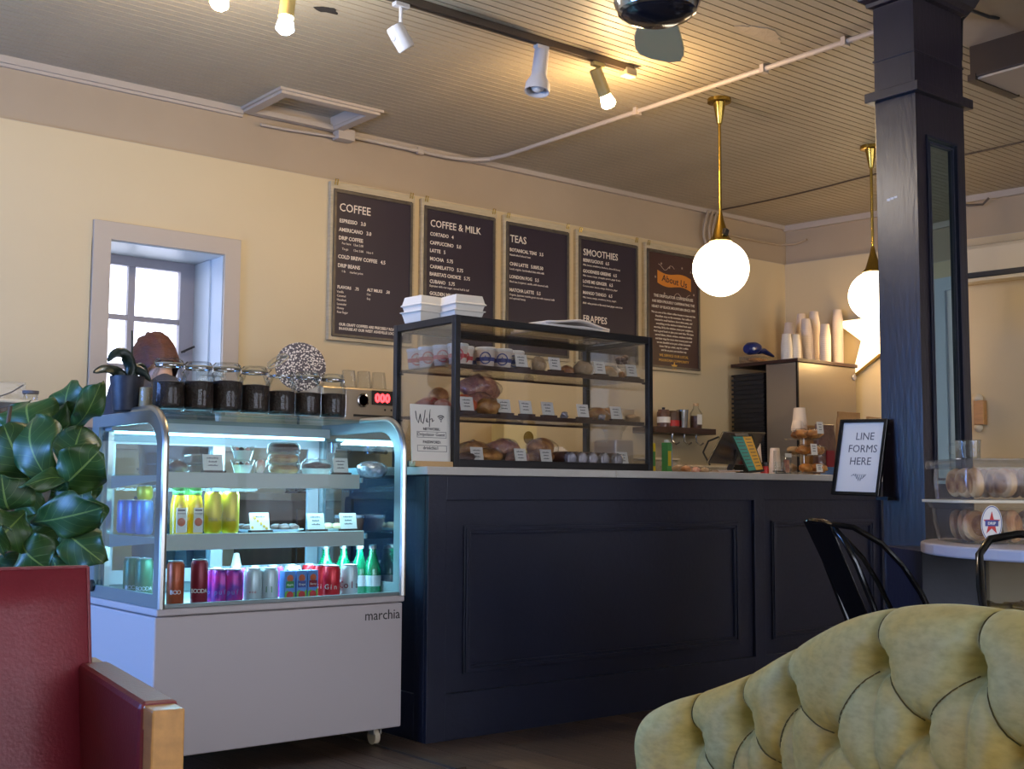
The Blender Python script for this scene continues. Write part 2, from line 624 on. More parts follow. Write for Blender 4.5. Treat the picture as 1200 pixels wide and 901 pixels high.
stuff(farb.build('distant_boards', M['ceil'], ce))
# plain sheet ceiling to the right of the column
MB().box((4.60, 2.45, ZC - 0.02), (8.0, 2.69, ZC)).box((4.60, 2.70, ZC - 0.012), (8.0, 2.97, ZC)).build('plain_sheet', M['ceilflat'], ce)
# skim patch on the boards
pp = MB()
c0 = (4.251,3.49,3.018)
pts = []
for i in range(18):
    a = 2 * PI * i / 18
    rr = 1 + 0.18 * math.sin(3 * a) + 0.1 * math.sin(7 * a)
    pts.append((c0[0] + 0.14 * rr * math.cos(a), c0[1] + 0.05 * rr * math.sin(a)))
pp.prism(pts, 0.004, Matrix.Translation((0, 0, ZC - 0.003)))
pp.build('skim_patch', M['patch'], ce)
# broken hole by the lamps
hh = MB()
c0 = (2.601,4.512,3.018)
pts = [(c0[0] + 0.055 * (1 + .25 * math.sin(3 * a)) * math.cos(a), c0[1] + 0.03 * (1 + .3 * math.sin(4 * a)) * math.sin(a)) for a in [2 * PI * i / 14 for i in range(14)]]
hh.prism(pts, 0.003, Matrix.Translation((0, 0, ZC - 0.002)))
hh.build('broken_hole', M['gap'], ce)

# back wall
WX0, WX1, WZ0, WZ1 = 2.17, 2.858, 1.27, 2.198
cb = lambda mb, a, b, c, d, t0, t1: mb.box((a, t0, c), (b, t1, d))
wb = MB()
wall_cells(wb, XL, 7.6, 0, 2.715, 6.0, 6.42, [(WX0, WX1, WZ0, WZ1)], cb)
wb = struct(wb.build('wall_back', M['cream']))
MB().box((XL, 6.018, 2.715), (7.6, 6.42, ZC + 0.02)).build('upper_band', M['tan'], wb)
MB().box((XL, 6.005, 2.709), (7.6, 6.02, 2.719)).build('shadow_joint', M['trimp'], wb)
struct(MB().box((XL, 5.985, ZC - 0.035), (HX0 - 0.04, 6.018, ZC)).box((XL, 6.0, ZC - 0.05), (HX0 - .04, 6.018, ZC - 0.035)).box((HX1 + .04, 5.985, ZC - 0.03), (7.56, 6.018, ZC)).build('trim_1', M['trimp']))

# right wall (in its own frame: u along the wall towards the camera, normal to the room)
TR = Matrix.Translation((7.556, 6.0, 0)) @ Matrix.Rotation(math.atan2(-1, 0.137), 4, 'Z')
# local x runs along the wall, local y points to +x side (outside)
cr = lambda mb, a, b, c, d, t0, t1: mb.box((a, t0, c), (b, t1, d), T=TR)
R_W = [(8.74, 9.16, 1.2, 2.75), (8.14, 8.44, 2.35, 2.62)]  # unseen windows, added for a blue reflection in the bakery case front
wr = MB()
wall_cells(wr, 0, 9.7, 0, 2.715, 0, 0.1, R_W, cr)
wr = struct(wr.build('wall_right', M['cream']))
MB().box((0, 0.018, 2.715), (9.7, 0.3, ZC + .02), T=TR).build('upper_band', M['tan'], wr)
MB().box((0, 0.004, 2.709), (9.7, 0.02, 2.719), T=TR).build('shadow_joint', M['trimp'], wr)
struct(MB().box((0, -0.012, ZC - 0.045), (9.7, 0.018, ZC), T=TR).build('trim_2', M['trimp']))
for i, (a, b, c, d) in enumerate(R_W):
    w = MB().ring([(a - .05, c - .05), (b + .05, c - .05), (b + .05, d + .05), (a - .05, d + .05)], [(a, c), (b, c), (b, d), (a, d)], 0.03,
                  T=TR @ Matrix.Rotation(R(90), 4, 'X')).build('window_%d' % (i + 4), M['trimp'])
    struct(w)
    MB().box((a, 0.05, c), (b, 0.056, d), T=TR).build('pane', M['skyglass'], w)
    MB().box(((a + b) / 2 - .012, 0.04, c), ((a + b) / 2 + .012, 0.065, d), T=TR).build('muntin', M['trimp'], w)
# white panelled door on the right wall, seen in the column mirror
d = MB().box((4.95, -0.03, 0), (5.83, 0.0, 2.48), T=TR)
d = struct(d.build('door_1', M['white']))
MB().box((4.85, -0.045, 0), (4.95, 0.0, 2.58), T=TR).box((5.83, -0.045, 0), (5.93, 0.0, 2.58), T=TR).box((4.95, -0.045, 2.48), (5.83, 0.0, 2.58), T=TR).build('door_casing', M['jamb'], d)
for a, b in ((0.2, 0.95), (1.1, 1.9)):
    MB().ring([(5.07, a), (5.71, a), (5.71, b), (5.07, b)], [(5.10, a + .03), (5.68, a + .03), (5.68, b - .03), (5.10, b - .03)], 0.012, T=TR @ Matrix.Translation((0, -0.03, 0)) @ Matrix.Rotation(R(90), 4, 'X')).build('door_moulding', M['white'], d)
MB().sphere((5.76, -0.07, 1.0), 0.028, T=TR).build('door_handle', M['brass'], d, smooth=True)

# left wall and rear wall with street windows (behind and beside the camera)
LW = [(3.5, 5.1, 0.7, 2.1)]
wl = MB()
wall_cells(wl, YR, 6.4, 0, ZC, 0, 0, LW, lambda mb, a, b, c, d, t0, t1: mb.box((XL - .25, a, c), (XL, b, d)))
struct(wl.build('wall_left', M['cream']))
RW_ = [(-1.55, 2.2, 0.7, 2.7), (3.6, 6.8, 0.7, 2.7)]
wq = MB()
wall_cells(wq, XL, 9.2, 0, ZC, 0, 0, RW_, lambda mb, a, b, c, d, t0, t1: mb.box((a, YR - .25, c), (b, YR, d)))
struct(wq.build('wall_rear', M['cream']))


def street_window(n, u0, u1, z0, z1, along):
    mb, gp = MB(), MB()
    nb = 3
    for i in range(nb + 1):
        u = u0 + (u1 - u0) * i / nb
        a, b = u - .03, u + .03
        if along == 'x':
            mb.box((a, YR - .2, z0), (b, YR - .13, z1))
        else:
            mb.box((XL - .2, a, z0), (XL - .13, b, z1))
    for z in (z0, z1):
        if along == 'x':
            mb.box((u0, YR - .2, z - .03), (u1, YR - .13, z + .03))
        else:
            mb.box((XL - .2, u0, z - .03), (XL - .13, u1, z + .03))
    w = struct(mb.build('window_%d' % n, M['trimp']))
    if along == 'x':
        gp.box((u0, YR - .17, z0), (u1, YR - .164, z1))
    else:
        gp.box((XL - .17, u0, z0), (XL - .164, u1, z1))
    gp.build('pane', M['glass'], w)


street_window(2, 3.5, 5.1, 0.7, 2.1, 'y')
street_window(3, -1.55, 2.2, 0.7, 2.7, 'x')
street_window(6, 3.6, 6.8, 0.7, 2.7, 'x')

# window_1 behind the jars
cs = MB().ring([(2.152, 1.15), (2.95, 1.15), (2.95, 2.289), (2.152, 2.289)], [(2.242, 1.27), (2.858, 1.27), (2.858, 2.198), (2.242, 2.198)], 0.02, T=Matrix.Translation((0, 6.0, 0)) @ Matrix.Rotation(R(90), 4, 'X'))
win = struct(cs.build('window_1', M['trimp'], bevel=0.003))
MB().box((2.855, 6.0, 1.27), (2.875, 6.42, 2.2)).box((2.846, 6.14, 1.27), (2.856, 6.33, 2.19)).build('side_jamb', M['jamb'], win)
MB().box((2.15, 6.0, 1.27), (2.172, 6.42, 2.2)).build('side_jamb', M['jamb'], win)
MB().box((2.16, 6.002, 2.192), (2.87, 6.42, 2.205)).build('head_jamb', M['jamb'], win)
MB().box((2.10, 5.94, 1.25), (2.95, 6.42, 1.275)).build('window_sill', M['trimp'], win)
sf = MB()
sf.box((2.17, 6.33, 1.28), (2.855, 6.37, 1.34)).box((2.17, 6.33, 2.14), (2.855, 6.37, 2.195)).box((2.17, 6.33, 1.34), (2.21, 6.37, 2.14)).box((2.765, 6.33, 1.34), (2.855, 6.37, 2.14))
sf.box((2.475, 6.335, 1.34), (2.513, 6.365, 2.14))
sf = sf.build('window_frame', M['sash'], win)
zs = [1.34, 1.60, 1.862, 2.14]
for zz in zs[1:3]:
    MB().box((2.21, 6.337, zz - .014), (2.765, 6.363, zz + .014)).build('muntin', M['sash'], sf)
for a, b in ((2.21, 2.475), (2.513, 2.765)):
    for c, d in zip(zs, zs[1:]):
        MB().box((a, 6.346, c), (b, 6.350, d)).build('pane', M['glass'], sf)
MB().cyl((2.766,6.3,1.694), (2.83,6.27,1.729), 0.006).cyl((2.785,6.3,1.7), (2.798,6.33,1.704), 0.006).build('window_latch', M['blackm'], win)

# ceiling hatch over the menu boards
ht = thing('ceiling_hatch', 'square white-framed access hatch in the ceiling by the back wall', 'hatch', (3.245, 5.83, ZC))
T0 = Matrix.Translation((0, 0, ZC - 0.028))
MB().ring([(2.945, 5.555), (3.545, 5.555), (3.545, 6.0), (2.945, 6.0)], [(HX0 + .01, HY0 + .01), (HX1 - .01, HY0 + .01), (HX1 - .01, 5.955), (HX0 + .01, 5.955)], 0.028, T=T0).ring(
    [(2.93, 5.54), (3.56, 5.54), (3.56, 6.0), (2.93, 6.0)], [(2.96, 5.57), (3.53, 5.57), (3.53, 5.985), (2.96, 5.985)], 0.014, T=Matrix.Translation((0, 0, ZC - 0.014))).build('hatch_frame', M['trimp'], ht, world=True)
MB().ring([(HX0, HY0), (HX1, HY0), (HX1, 6.0), (HX0, 6.0)], [(HX0 + .015, HY0 + .015), (HX1 - .015, HY0 + .015), (HX1 - .015, 5.985), (HX0 + .015, 5.985)], 0.10, T=Matrix.Translation((0, 0, ZC - 0.01))).build('hatch_lining', M['trimp'], ht, world=True)
pn = MB()
yy = HY0 + .02
while yy < 5.97:
    pn.box((HX0 + .015, yy, ZC + 0.05), (HX1 - .015, min(yy + .046, 5.985), ZC + 0.06))
    yy += .05
pn.build('hatch_panel', M['ceil'], ht, world=True)

# conduits
def pipe(name, label, pts, r, m, cat='pipe', clips=(), n=8):
    t = thing(name, label, cat, pts[0])
    MB().tube(pts, r, n).build('tube', m, t, smooth=True, world=True)
    for c in clips:
        MB().box((c[0] - .02, c[1] - .012, c[2] - .02), (c[0] + .02, c[1] + .012, c[2] + .02)).build('clip', m, t, world=True)
    return t


zp = ZC - 0.022
pipe('conduit', 'painted conduit crossing the boarded ceiling from back wall to column', [(3.62, 5.975, 2.985), (4.30, 5.975, 2.985), (4.46, 5.95, 2.99), (4.56, 5.88, zp), (4.585, 5.75, zp), (4.585, 2.9, zp), (4.585, 2.6, zp)], 0.013, M['trimp'],
     clips=[(4.585, 4.62, zp), (4.585, 3.75, zp), (4.585, 3.28, zp), (4.1, 5.975, 2.985)])
jb = thing('junction_box', 'cream junction box on the back wall under the ceiling hatch', 'junction box', (3.57, 5.95, 2.96))
MB().box((3.51, 5.93, 2.945), (3.62, 6.0, 3.01)).build('box_cover', M['trimp'], jb, world=True, bevel=.004)
MB().tube([(3.53, 5.975, 2.962), (3.2, 5.985, 2.948), (3.05, 5.985, 2.945)], 0.008).build('cable', M['trimp'], jb, world=True)
pts = []
for i in range(16):
    t = i / 15
    pts.append((6.72 + 0.012 * math.sin(9 * t), 5.93 - 3.0 * t, ZC - 0.012 - 0.008 * abs(math.sin(7 * t))))
pipe('ceiling_wire', 'thin dark wire strung across the ceiling behind the pendant lamps', pts, 0.006, M['trackm'], 'wire')
g = thing('wall_conduits', 'bundle of painted cables bending down the back wall beside the last menu board', 'cables', (6.72, 5.97, 2.85))
for i in range(4):
    xx = 6.60 + 0.045 * i
    MB().tube([(xx + .06, 5.98, 3.0), (xx + .03, 5.97, 2.95), (xx, 5.965, 2.88), (xx + .015 * (i % 2), 5.97, 2.80), (xx + .05, 5.975, 2.72)], 0.011, 8).build('cable', M['tan'], g, smooth=True, world=True)
pipe('corner_conduit', 'thin painted conduit running into the far corner above the globe lamp', [(6.85, 5.985, 2.86), (7.2, 5.985, 2.855), (7.5, 5.985, 2.862), (7.555, 5.9, 2.866), (7.57, 5.8, 2.885)], 0.008, M['tan'])
pipe('right_wall_cable', 'brown cable drooping from ceiling at right wall beyond the column', [(7.5, 4.75, 2.99), (7.63, 4.6, 2.97), (7.66, 4.5, 2.93), (7.71, 4.42, 2.93), (7.72, 4.38, 2.97)], 0.008, M['trackm'], 'cable')

# ================================================================== COLUMN, COUNTER, FIXTURES
CX0, CX1, CY0, CY1 = 4.142, 4.485, 2.645, 2.829
col = thing('column', 'square navy painted column with a tall mirror set in its front face', 'column', (4.31, 2.74, 0))
cm = M['navycol']
MB().box((CX0, CY0 + 0.012, 0), (CX1, CY1, 2.90)).build('shaft', cm, col, world=True, bevel=.003)
# face boards round the mirror
fb = MB()
fb.box((CX0, CY0, 0), (4.206, CY0 + .014, 2.9)).box((4.424, CY0, 0), (CX1, CY0 + .014, 2.9)).box((4.206, CY0, 2.35), (4.424, CY0 + .014, 2.9)).box((4.206, CY0, 0), (4.424, CY0 + .014, 0.98))
fb.build('face_board', cm, col, world=True)
for i, (a, b) in enumerate(((0.0, 0.012), (0.022, 0.028))):
    MB().ring([(4.206 - .0 + a, .98 + a), (4.424 - a, .98 + a), (4.424 - a, 2.35 - a), (4.206 + a, 2.35 - a)],
              [(4.206 + a + .008, .98 + a + .008), (4.424 - a - .008, .98 + a + .008), (4.424 - a - .008, 2.35 - a - .008), (4.206 + a + .008, 2.35 - a - .008)],
              0.022 - i * .006, T=Matrix.Translation((0, CY0 + 0.014, 0)) @ Matrix.Rotation(R(90), 4, 'X')).build('mirror_moulding', M['navy'], col, world=True)
MB().box((4.21, CY0 + 0.009, 0.984), (4.42, CY0 + 0.0125, 2.346)).build('mirror', M['mirror'], col, world=True)


def collar(z0, z1, o):
    return MB().box((CX0 - o, CY0 - o, z0), (CX1 + o, CY1 + o, z1)).build('collar', cm, col, world=True, bevel=.002)


collar(2.507, 2.545, 0.028)
collar(2.672, 2.680, 0.004)
cr_ = MB()
prof = [(0.0, 2.895), (0.018, 2.90), (0.02, 2.915), (0.04, 2.93), (0.055, 2.965), (0.06, 3.0), (0.07, 3.02)]
rows = []
for o, z in prof:
    rows.append([(CX0 - o, CY0 - o, z), (CX1 + o, CY0 - o, z), (CX1 + o, CY1 + o, z), (CX0 - o, CY1 + o, z), (CX0 - o, CY0 - o, z)])
cr_.grid(rows).build('crown', cm, col, world=True)
MB().box((CX0 - .03, CY0 - .03, 0), (CX1 + .03, CY1 + .03, 0.14)).build('plinth', cm, col, world=True, bevel=.004)
pl = MB()
for i in range(3):
    pl.box((CX0 - .001, 2.735 + i * .016, 2.105 - i * .003), (CX0, 2.749 + i * .016, 2.113 - i * .002))
pl.build('paint_chips', M['white'], col, world=True)
pipe('column_cable', 'black cable looping from the right top of the navy column to the ceiling', [(4.50, 2.66, 2.72), (4.505, 2.66, 2.80), (4.53, 2.67, 2.90), (4.62, 2.68, 2.97), (4.78, 2.69, 2.985), (4.86, 2.69, 3.0)], 0.008, M['blackp'], 'cable')

# frame with sign on the column
sg = thing('sign_frame', 'black picture frame reading LINE FORMS HERE, tilted out from the column', 'sign', (4.09, 2.89, 0.93))
pTL, pTR, pBR, pBL = [Vector(v) for v in ((4.125,2.982,1.239), (4.125,2.762,1.237), (4.065,2.805,0.937), (4.065,3.022,0.946))]
rt = ((pTR - pTL) + (pBR - pBL)).normalized()
up_ = ((pTL - pBL) + (pTR - pBR)).normalized()
cw = ((pTR - pTL).length + (pBR - pBL).length) / 2
chh = ((pTL - pBL).length + (pTR - pBR).length) / 2
cc = (pTL + pTR + pBR + pBL) / 4
TS = face_T(cc, rt, up_)
w2, h2 = cw / 2, chh / 2
MB().ring([(-w2, -h2), (w2, -h2), (w2, h2), (-w2, h2)], [(-w2 + .014, -h2 + .014), (w2 - .014, -h2 + .014), (w2 - .014, h2 - .014), (-w2 + .014, h2 - .014)], 0.016, T=TS).build('frame', M['blackg'], sg, world=True, bevel=.002)
MB().box((-w2 + .012, -h2 + .012, 0.002), (w2 - .012, h2 - .012, 0.006), T=TS).build('printed_sheet', M['white'], sg, world=True)
MB().box((-w2 + .005, -h2 + .005, -0.004), (w2 - .005, h2 - .005, 0.002), T=TS).build('backing', M['blackp'], sg, world=True)
tx = MB()
for i, s_ in enumerate(('LINE', 'FORMS', 'HERE')):
    tx.text(s_, 0.043, TS @ Matrix.Translation((0.012 - 0.004 * i, 0.070 - 0.050 * i, 0.0065)), align='CENTER', depth=.0003)
for k in range(7):
    a = k * 0.9
    tx.tube([tuple(TS @ Vector((-0.03 + .009 * k, -0.075 + .009 * math.sin(a), .0068))), tuple(TS @ Vector((-0.022 + .009 * k, -0.083 + .012 * math.cos(a), .0068))), tuple(TS @ Vector((-0.016 + .009 * k, -0.068, .0068)))], 0.0008, 4)
stuff(tx.build('lettering', M['inkg'], sg, world=True))
MB().box((4.085, 2.77, 0.925), (4.142, 2.82, 0.937)).build('bracket', M['blackm'], sg, world=True)
MB().cyl((4.142, 2.79, 1.18), (4.118, 2.79, 1.18), .004).build('hanging_pin', M['blackm'], sg, world=True)

# counter
ct = thing('service_counter', 'long navy panelled service counter with mouldings', 'counter', (4.2, 4.2, 0))
nv = M['navy']
MB().box((2.733, 3.893, 0), (6.3, 4.52, 1.012)).build('body', nv, ct, world=True)


def framed(x0, x1, z0, z1, y, d):
    """a board with edges at its own depth"""
    return MB().box((x0, y, z0), (x1, y + d, z1))


for a in ((2.718, 2.806, 0, 1.012), (4.625, 4.70, 0, 1.012), (5.66, 6.3, 0, 1.012)):
    framed(*a, 3.875, .02).build('stile', nv, ct, world=True, bevel=.002)
for a in ((2.806, 4.625, 0.915, 1.012), (2.806, 4.625, 0, 0.175), (4.70, 5.66, 0.915, 1.012), (4.70, 5.66, 0, 0.175)):
    framed(*a, 3.875, .02).build('rail', nv, ct, world=True, bevel=.002)


def mould(x0, x1, z0, z1, y):
    mb = MB()
    TT = Matrix.Translation((0, y, 0)) @ Matrix.Rotation(R(90), 4, 'X')
    for o, w, h in ((0, .034, .010), (.006, .014, .018), (.024, .008, .014)):
        mb.ring([(x0 + o, z0 + o), (x1 - o, z0 + o), (x1 - o, z1 - o), (x0 + o, z1 - o)], [(x0 + o + w, z0 + o + w), (x1 - o - w, z0 + o + w), (x1 - o - w, z1 - o - w), (x0 + o + w, z1 - o - w)], h, T=TT)
    return mb.build('moulding', nv, ct, world=True, bevel=.0015)


mould(2.898, 4.52, 0.243, 0.815, 3.893)
mould(4.765, 5.60, 0.243, 0.815, 3.893)
MB().box((2.718, 3.897, 0), (2.735, 3.96, 1.012)).box((2.718, 4.44, 0), (2.735, 4.52, 1.012)).box((2.718, 3.96, .915), (2.735, 4.44, 1.012)).box((2.718, 3.96, 0), (2.735, 4.44, .175)).build('end_frame', nv, ct, world=True, bevel=.002)
MB().box((2.69, 3.86, 1.012), (5.75, 4.56, 1.043)).build('worktop_core', M['worktop'], ct, world=True)
wt = MB().box((2.688, 3.842, 1.012), (3.68, 4.57, 1.0435)).box((3.682, 3.842, 1.012), (6.31, 4.57, 1.0435))
wt = wt.build('worktop', M['worktop'], bevel=.003)
bpy.data.objects.remove(bpy.data.objects['worktop_core'])
tag(wt, 'pale grey stone worktop lying on the navy service counter', 'worktop')
# floor strip
MB()
tag(MB().box((2.55, 3.45, 0.0), (2.59, 4.9, 0.008)).build('floor_strip', M['trackm']), 'metal threshold strip on the floor beside the chilled case', 'floor strip')

# back counter with dark cabinets behind
bc = thing('back_counter', 'brown back counter with cabinets along the menu wall', 'counter', (4.8, 5.7, 0))
MB().box((2.95, 5.36, 0), (7.54, 5.98, 0.90)).build('body', M['cabinet'], bc, world=True)
x = 2.97
while x < 7.4:
    dd = MB().box((x, 5.345, 0.08), (x + .54, 5.36, 0.86)).build('door', M['cabinet'], bc, world=True, bevel=.003)
    MB().cyl((x + .46, 5.33, .7), (x + .46, 5.33, .8), .006).build('door_handle', M['alu'], dd, loc=(-4.8, -5.7, 0))
    x += .57
MB().box((2.92, 5.32, 0.90), (7.545, 5.99, 0.935)).build('top', M['steel'], bc, world=True)

# ------------------------------------------------------------------ menu boards
boards = [(3.49, 4.065), (4.114, 4.688), (4.743, 5.305), (5.358, 5.937), (5.995, 6.561)]
topz = [2.702, 2.70, 2.692, 2.686, 2.684]
botz = [1.795] * 5
names = ['menu board headed COFFEE at the left end of the row', 'menu board headed COFFEE & MILK', 'menu board headed TEAS in the middle of the row', 'menu board headed SMOOTHIES with FRAPPES below', 'brown board headed About Us with an orange banner']
YF = 5.955
Wb = []
for i, ((x0, x1), z1, z0) in enumerate(zip(boards, topz, botz)):
    t = thing('menu_board', names[i], 'menu board', ((x0 + x1) / 2, 5.97, z0), group='menu boards')
    RT = Matrix.Translation((0, 6.0, 0)) @ Matrix.Rotation(R(90), 4, 'X')
    MB().ring([(x0, z0), (x1, z0), (x1, z1), (x0, z1)], [(x0 + .022, z0 + .026), (x1 - .022, z0 + .026), (x1 - .022, z1 - .05), (x0 + .022, z1 - .05)], 0.03, T=RT).build('frame', M['oldwood'], t, world=True, bevel=.002)
    MB().ring([(x0 + .018, z0 + .022), (x1 - .018, z0 + .022), (x1 - .018, z1 - .046), (x0 + .018, z1 - .046)], [(x0 + .034, z0 + .036), (x1 - .034, z0 + .036), (x1 - .034, z1 - .062), (x0 + .034, z1 - .062)], 0.04, T=RT).build('frame_lip', M['bronze'], t, world=True)
    MB().box((x0 + .02, 5.968, z0 + .02), (x1 - .02, 5.998, z1 - .04)).build('panel', M['board5'] if i == 4 else M['board'], t, world=True)
    for xx in (x0 + .03, x1 - .03):
        MB().tube([(xx - .008, 5.965, z1 - .02), (xx - .008, 5.955, z1 + .012), (xx + .008, 5.955, z1 + .012), (xx + .008, 5.965, z1 - .02)], 0.003, 6).build('hanging_hook', M['brass'], t, world=True)
    Wb.append(t)


def lines(t, rows, m='chalk', extra=None):
    mb = MB()
    for s_, p, size, bold in rows:
        mb.text(s_, size, FRONT((p[0], 5.9675, p[2])), bold=bold, depth=.0004, sx=0.92)
    if extra:
        extra(mb)
    stuff(mb.build('lettering', M[m], t, world=True))


H1, H2, H3 = 0.066, 0.030, 0.0185
B = 0.0006
lines(Wb[0], [
    ('COFFEE', (3.545,5.965,2.537), H1, .0004),
    ('ESPRESSO   3.0', (3.547,5.965,2.471), H2, B), ('AMERICANO   3.0', (3.545,5.965,2.42), H2, B), ('DRIP COFFEE', (3.544,5.965,2.372), H2, B),
    ('For here   12oz 2.00', (3.566,5.965,2.346), H3, 0), ('To-go       12oz 3.00    16oz 4', (3.567,5.965,2.314), H3, 0),
    ('COLD BREW COFFEE   4.5', (3.542,5.965,2.264), H2, B), ('DRIP BEANS', (3.541,5.965,2.213), H2, B), ('1 lb      market price', (3.567,5.965,2.185), H3, 0),
    ('FLAVORS    .75', (3.541,5.965,2.091), 0.024, B), ('Vanilla', (3.538,5.965,2.066), H3, 0), ('Caramel', (3.539,5.965,2.043), H3, 0), ('Hazelnut', (3.539,5.965,2.02), H3, 0),
    ('Lavender', (3.54,5.965,1.996), H3, 0), ('Honey', (3.54,5.965,1.973), H3, 0), ('Raw Sugar', (3.541,5.965,1.95), H3, 0),
    ('ALT MILKS    .50', (3.739,5.965,2.095), 0.024, B), ('Oat', (3.736,5.965,2.07), H3, 0), ('Soy', (3.737,5.965,2.045), H3, 0),
    ('OUR CRAFT COFFEES ARE PRECISELY ROASTED', (3.556,5.965,1.88), 0.0215, B), ('IN-HOUSE AT OUR WEST ASHEVILLE LOCATION', (3.556,5.965,1.856), 0.0215, B)])
lines(Wb[1], [
    ('COFFEE & MILK', (4.176,5.965,2.536), 0.061, .0004),
    ('CORTADO   4', (4.176,5.965,2.481), H2, B), ('CAPPUCCINO   5.0', (4.175,5.965,2.428), H2, B), ('LATTE   5', (4.175,5.965,2.38), H2, B), ('MOCHA   5.75', (4.176,5.965,2.33), H2, B),
    ('CARMELATTO   5.75', (4.177,5.965,2.283), H2, B), ("BARISTA'S CHOICE   5.75", (4.175,5.965,2.238), H2, B), ('CUBANO   5.75', (4.176,5.965,2.193), H2, B),
    ('Espresso with raw sugar, served half & half', (4.176,5.965,2.17), H3, 0), ('GOLDEN MILK LATTE   5.75', (4.177,5.965,2.121), H2, B), ('HOT CHOCOLATE   4', (4.178,5.965,2.07), H2, B)])
lines(Wb[2], [
    ('TEAS', (4.792,5.965,2.524), 0.066, .0004),
    ('BOTANICAL TEAS   3.5', (4.79,5.965,2.464), H2, B), ('Handcrafted infused teas', (4.79,5.965,2.436), H3, 0),
    ('CHAI LATTE   5.00/5.50', (4.79,5.965,2.374), H2, B), ('Local, organic, handcrafted chai with milk', (4.79,5.965,2.346), H3, 0),
    ('LONDON FOG   5.5', (4.789,5.965,2.292), H2, B), ('Black tea, bergamot, vanilla, with steamed milk', (4.79,5.965,2.265), H3, 0),
    ('MATCHA LATTE   5.5', (4.789,5.965,2.208), H2, B), ('Organic, Japanese matcha green tea with steamed milk', (4.789,5.965,2.182), H3, 0), ('and optional honey', (4.789,5.965,2.159), H3, 0)])
lines(Wb[3], [
    ('SMOOTHIES', (5.416,5.965,2.518), 0.064, .0004),
    ('BERRYLICIOUS   6.5', (5.415,5.965,2.475), H2, B), ('Milk, banana, strawberry, blueberry, almond & honey', (5.415,5.965,2.448), 0.0172, 0),
    ('GOODNESS GREENS   6.5', (5.414,5.965,2.402), H2, B), ('Milk, banana, mango, pineapple, spinach, ginger & kale', (5.414,5.965,2.376), 0.0172, 0),
    ('LOVE ME GINGER   6.5', (5.413,5.965,2.332), H2, B), ('Coconut water, banana, mango, blueberry, ginger', (5.413,5.965,2.306), 0.0172, 0),
    ('MANGO TANGO   6.5', (5.413,5.965,2.257), H2, B), ('Milk, banana, mango, strawberry, honey, yogurt', (5.413,5.965,2.23), 0.0172, 0),
    ('ADD  whey protein or flax seed, fresh ginger, extra fruit', (5.412,5.965,2.192), 0.0172, .0002),
    ('FRAPPES', (5.414,5.965,2.072), 0.064, .0004), ('MOCHA FRAPPE   6', (5.413,5.965,1.984), H2, B), ('CARAMEL FRAPPE   6', (5.413,5.965,1.922), H2, B)])
mb = MB()
xc = 6.278
for s_, z, sz, b_ in (('THE DRIPOLATOR COFFEEHOUSE', 2.310, .0255, .0004), ('HAS BEEN PROUDLY CAFFEINATING THE', 2.272, .0225, .0004), ('HEART OF BLACK MOUNTAIN SINCE 1999', 2.234, .0225, .0004)):
    mb.text(s_, sz * 1.12, FRONT((xc, 5.9675, z)), align='CENTER', bold=b_, depth=.0004, sx=.92)
body = ['We are one of the oldest coffee houses in town and the', 'friendliest stop on the mountain. Our coffee is', 'roasted in small batches a short drive away, and', 'everything on the shelves is baked fresh each', 'morning. Sit by the window, meet your neighbors,', 'read a good book or plan your next hike. We have', 'served hikers, bikers, writers, students, families', 'and their dogs for more than twenty years and', 'we are thankful to be part of this mountain', 'town. Pull up a chair, stay for a while', 'and let us pour you another cup']
for i, s_ in enumerate(body):
    mb.text(s_, .0195, FRONT((xc, 5.9675, 2.196 - .0262 * i)), align='CENTER', depth=.0004, bold=.0003)
mb.build('lettering', M['chalk'], Wb[4], world=True)
mb = MB()
for i, s_ in enumerate(('WE SERVICE OUR LOCAL', 'MOUNTAIN COMMUNITY')):
    mb.text(s_, .026, FRONT((xc, 5.9675, 1.895 - .034 * i)), align='CENTER', depth=.0004)
mb.build('dim_lettering', M['amber'], Wb[4], world=True)


def star_poly(r, r2=None, n=5, a0=90):
    r2 = r2 or r * 0.4
    return [((r if i % 2 == 0 else r2) * math.cos(R(a0 + 180 / n * i)), (r if i % 2 == 0 else r2) * math.sin(R(a0 + 180 / n * i))) for i in range(2 * n)]


MB().prism(star_poly(.034), .001, FRONT((6.28, 5.967, 1.862 - .03))).build('gold_star', M['amber'], Wb[4], world=True)
bn = MB()
tp, bt = [], []
for i in range(13):
    u = -0.17 + .34 * i / 12
    tp.append((u, 0.045 - 0.10 * u + 0.014 * math.sin(u * 18)))
    bt.append((u, -0.045 - 0.10 * u + 0.014 * math.sin(u * 18)))
bn.prism(bt + tp[::-1], .001, FRONT((6.285, 5.967, 2.44)))
bn.build('banner', M['orange'], Wb[4], world=True)
MB().text('About Us', .066, FRONT((6.285, 5.9655, 2.415)) @ Matrix.Rotation(R(-6), 4, 'Z'), align='CENTER', bold=.001, depth=.0003).build('banner_lettering', M['board5'], Wb[4], world=True)
mb = MB()
for dx, dz in ((-.13, .12), (-.19, .02), (-.05, .1), (.08, .11), (.17, .09), (-.1, -.09), (.2, -.07)):
    mb.prism(star_poly(.011), .001, FRONT((6.285 + dx, 5.967, 2.43 + dz)))
for s_ in (-1, 1):
    mb.tube([(6.285 + s_ * u, 5.966, 2.43 + s_ * -.02 + (.075 if s_ < 0 else -.075) + .02 * math.sin(u * 50)) for u in [0.02 * k for k in range(9)]], .002, 5)
stuff(mb.build('star_ornament', M['chalkdim'], Wb[4], world=True))

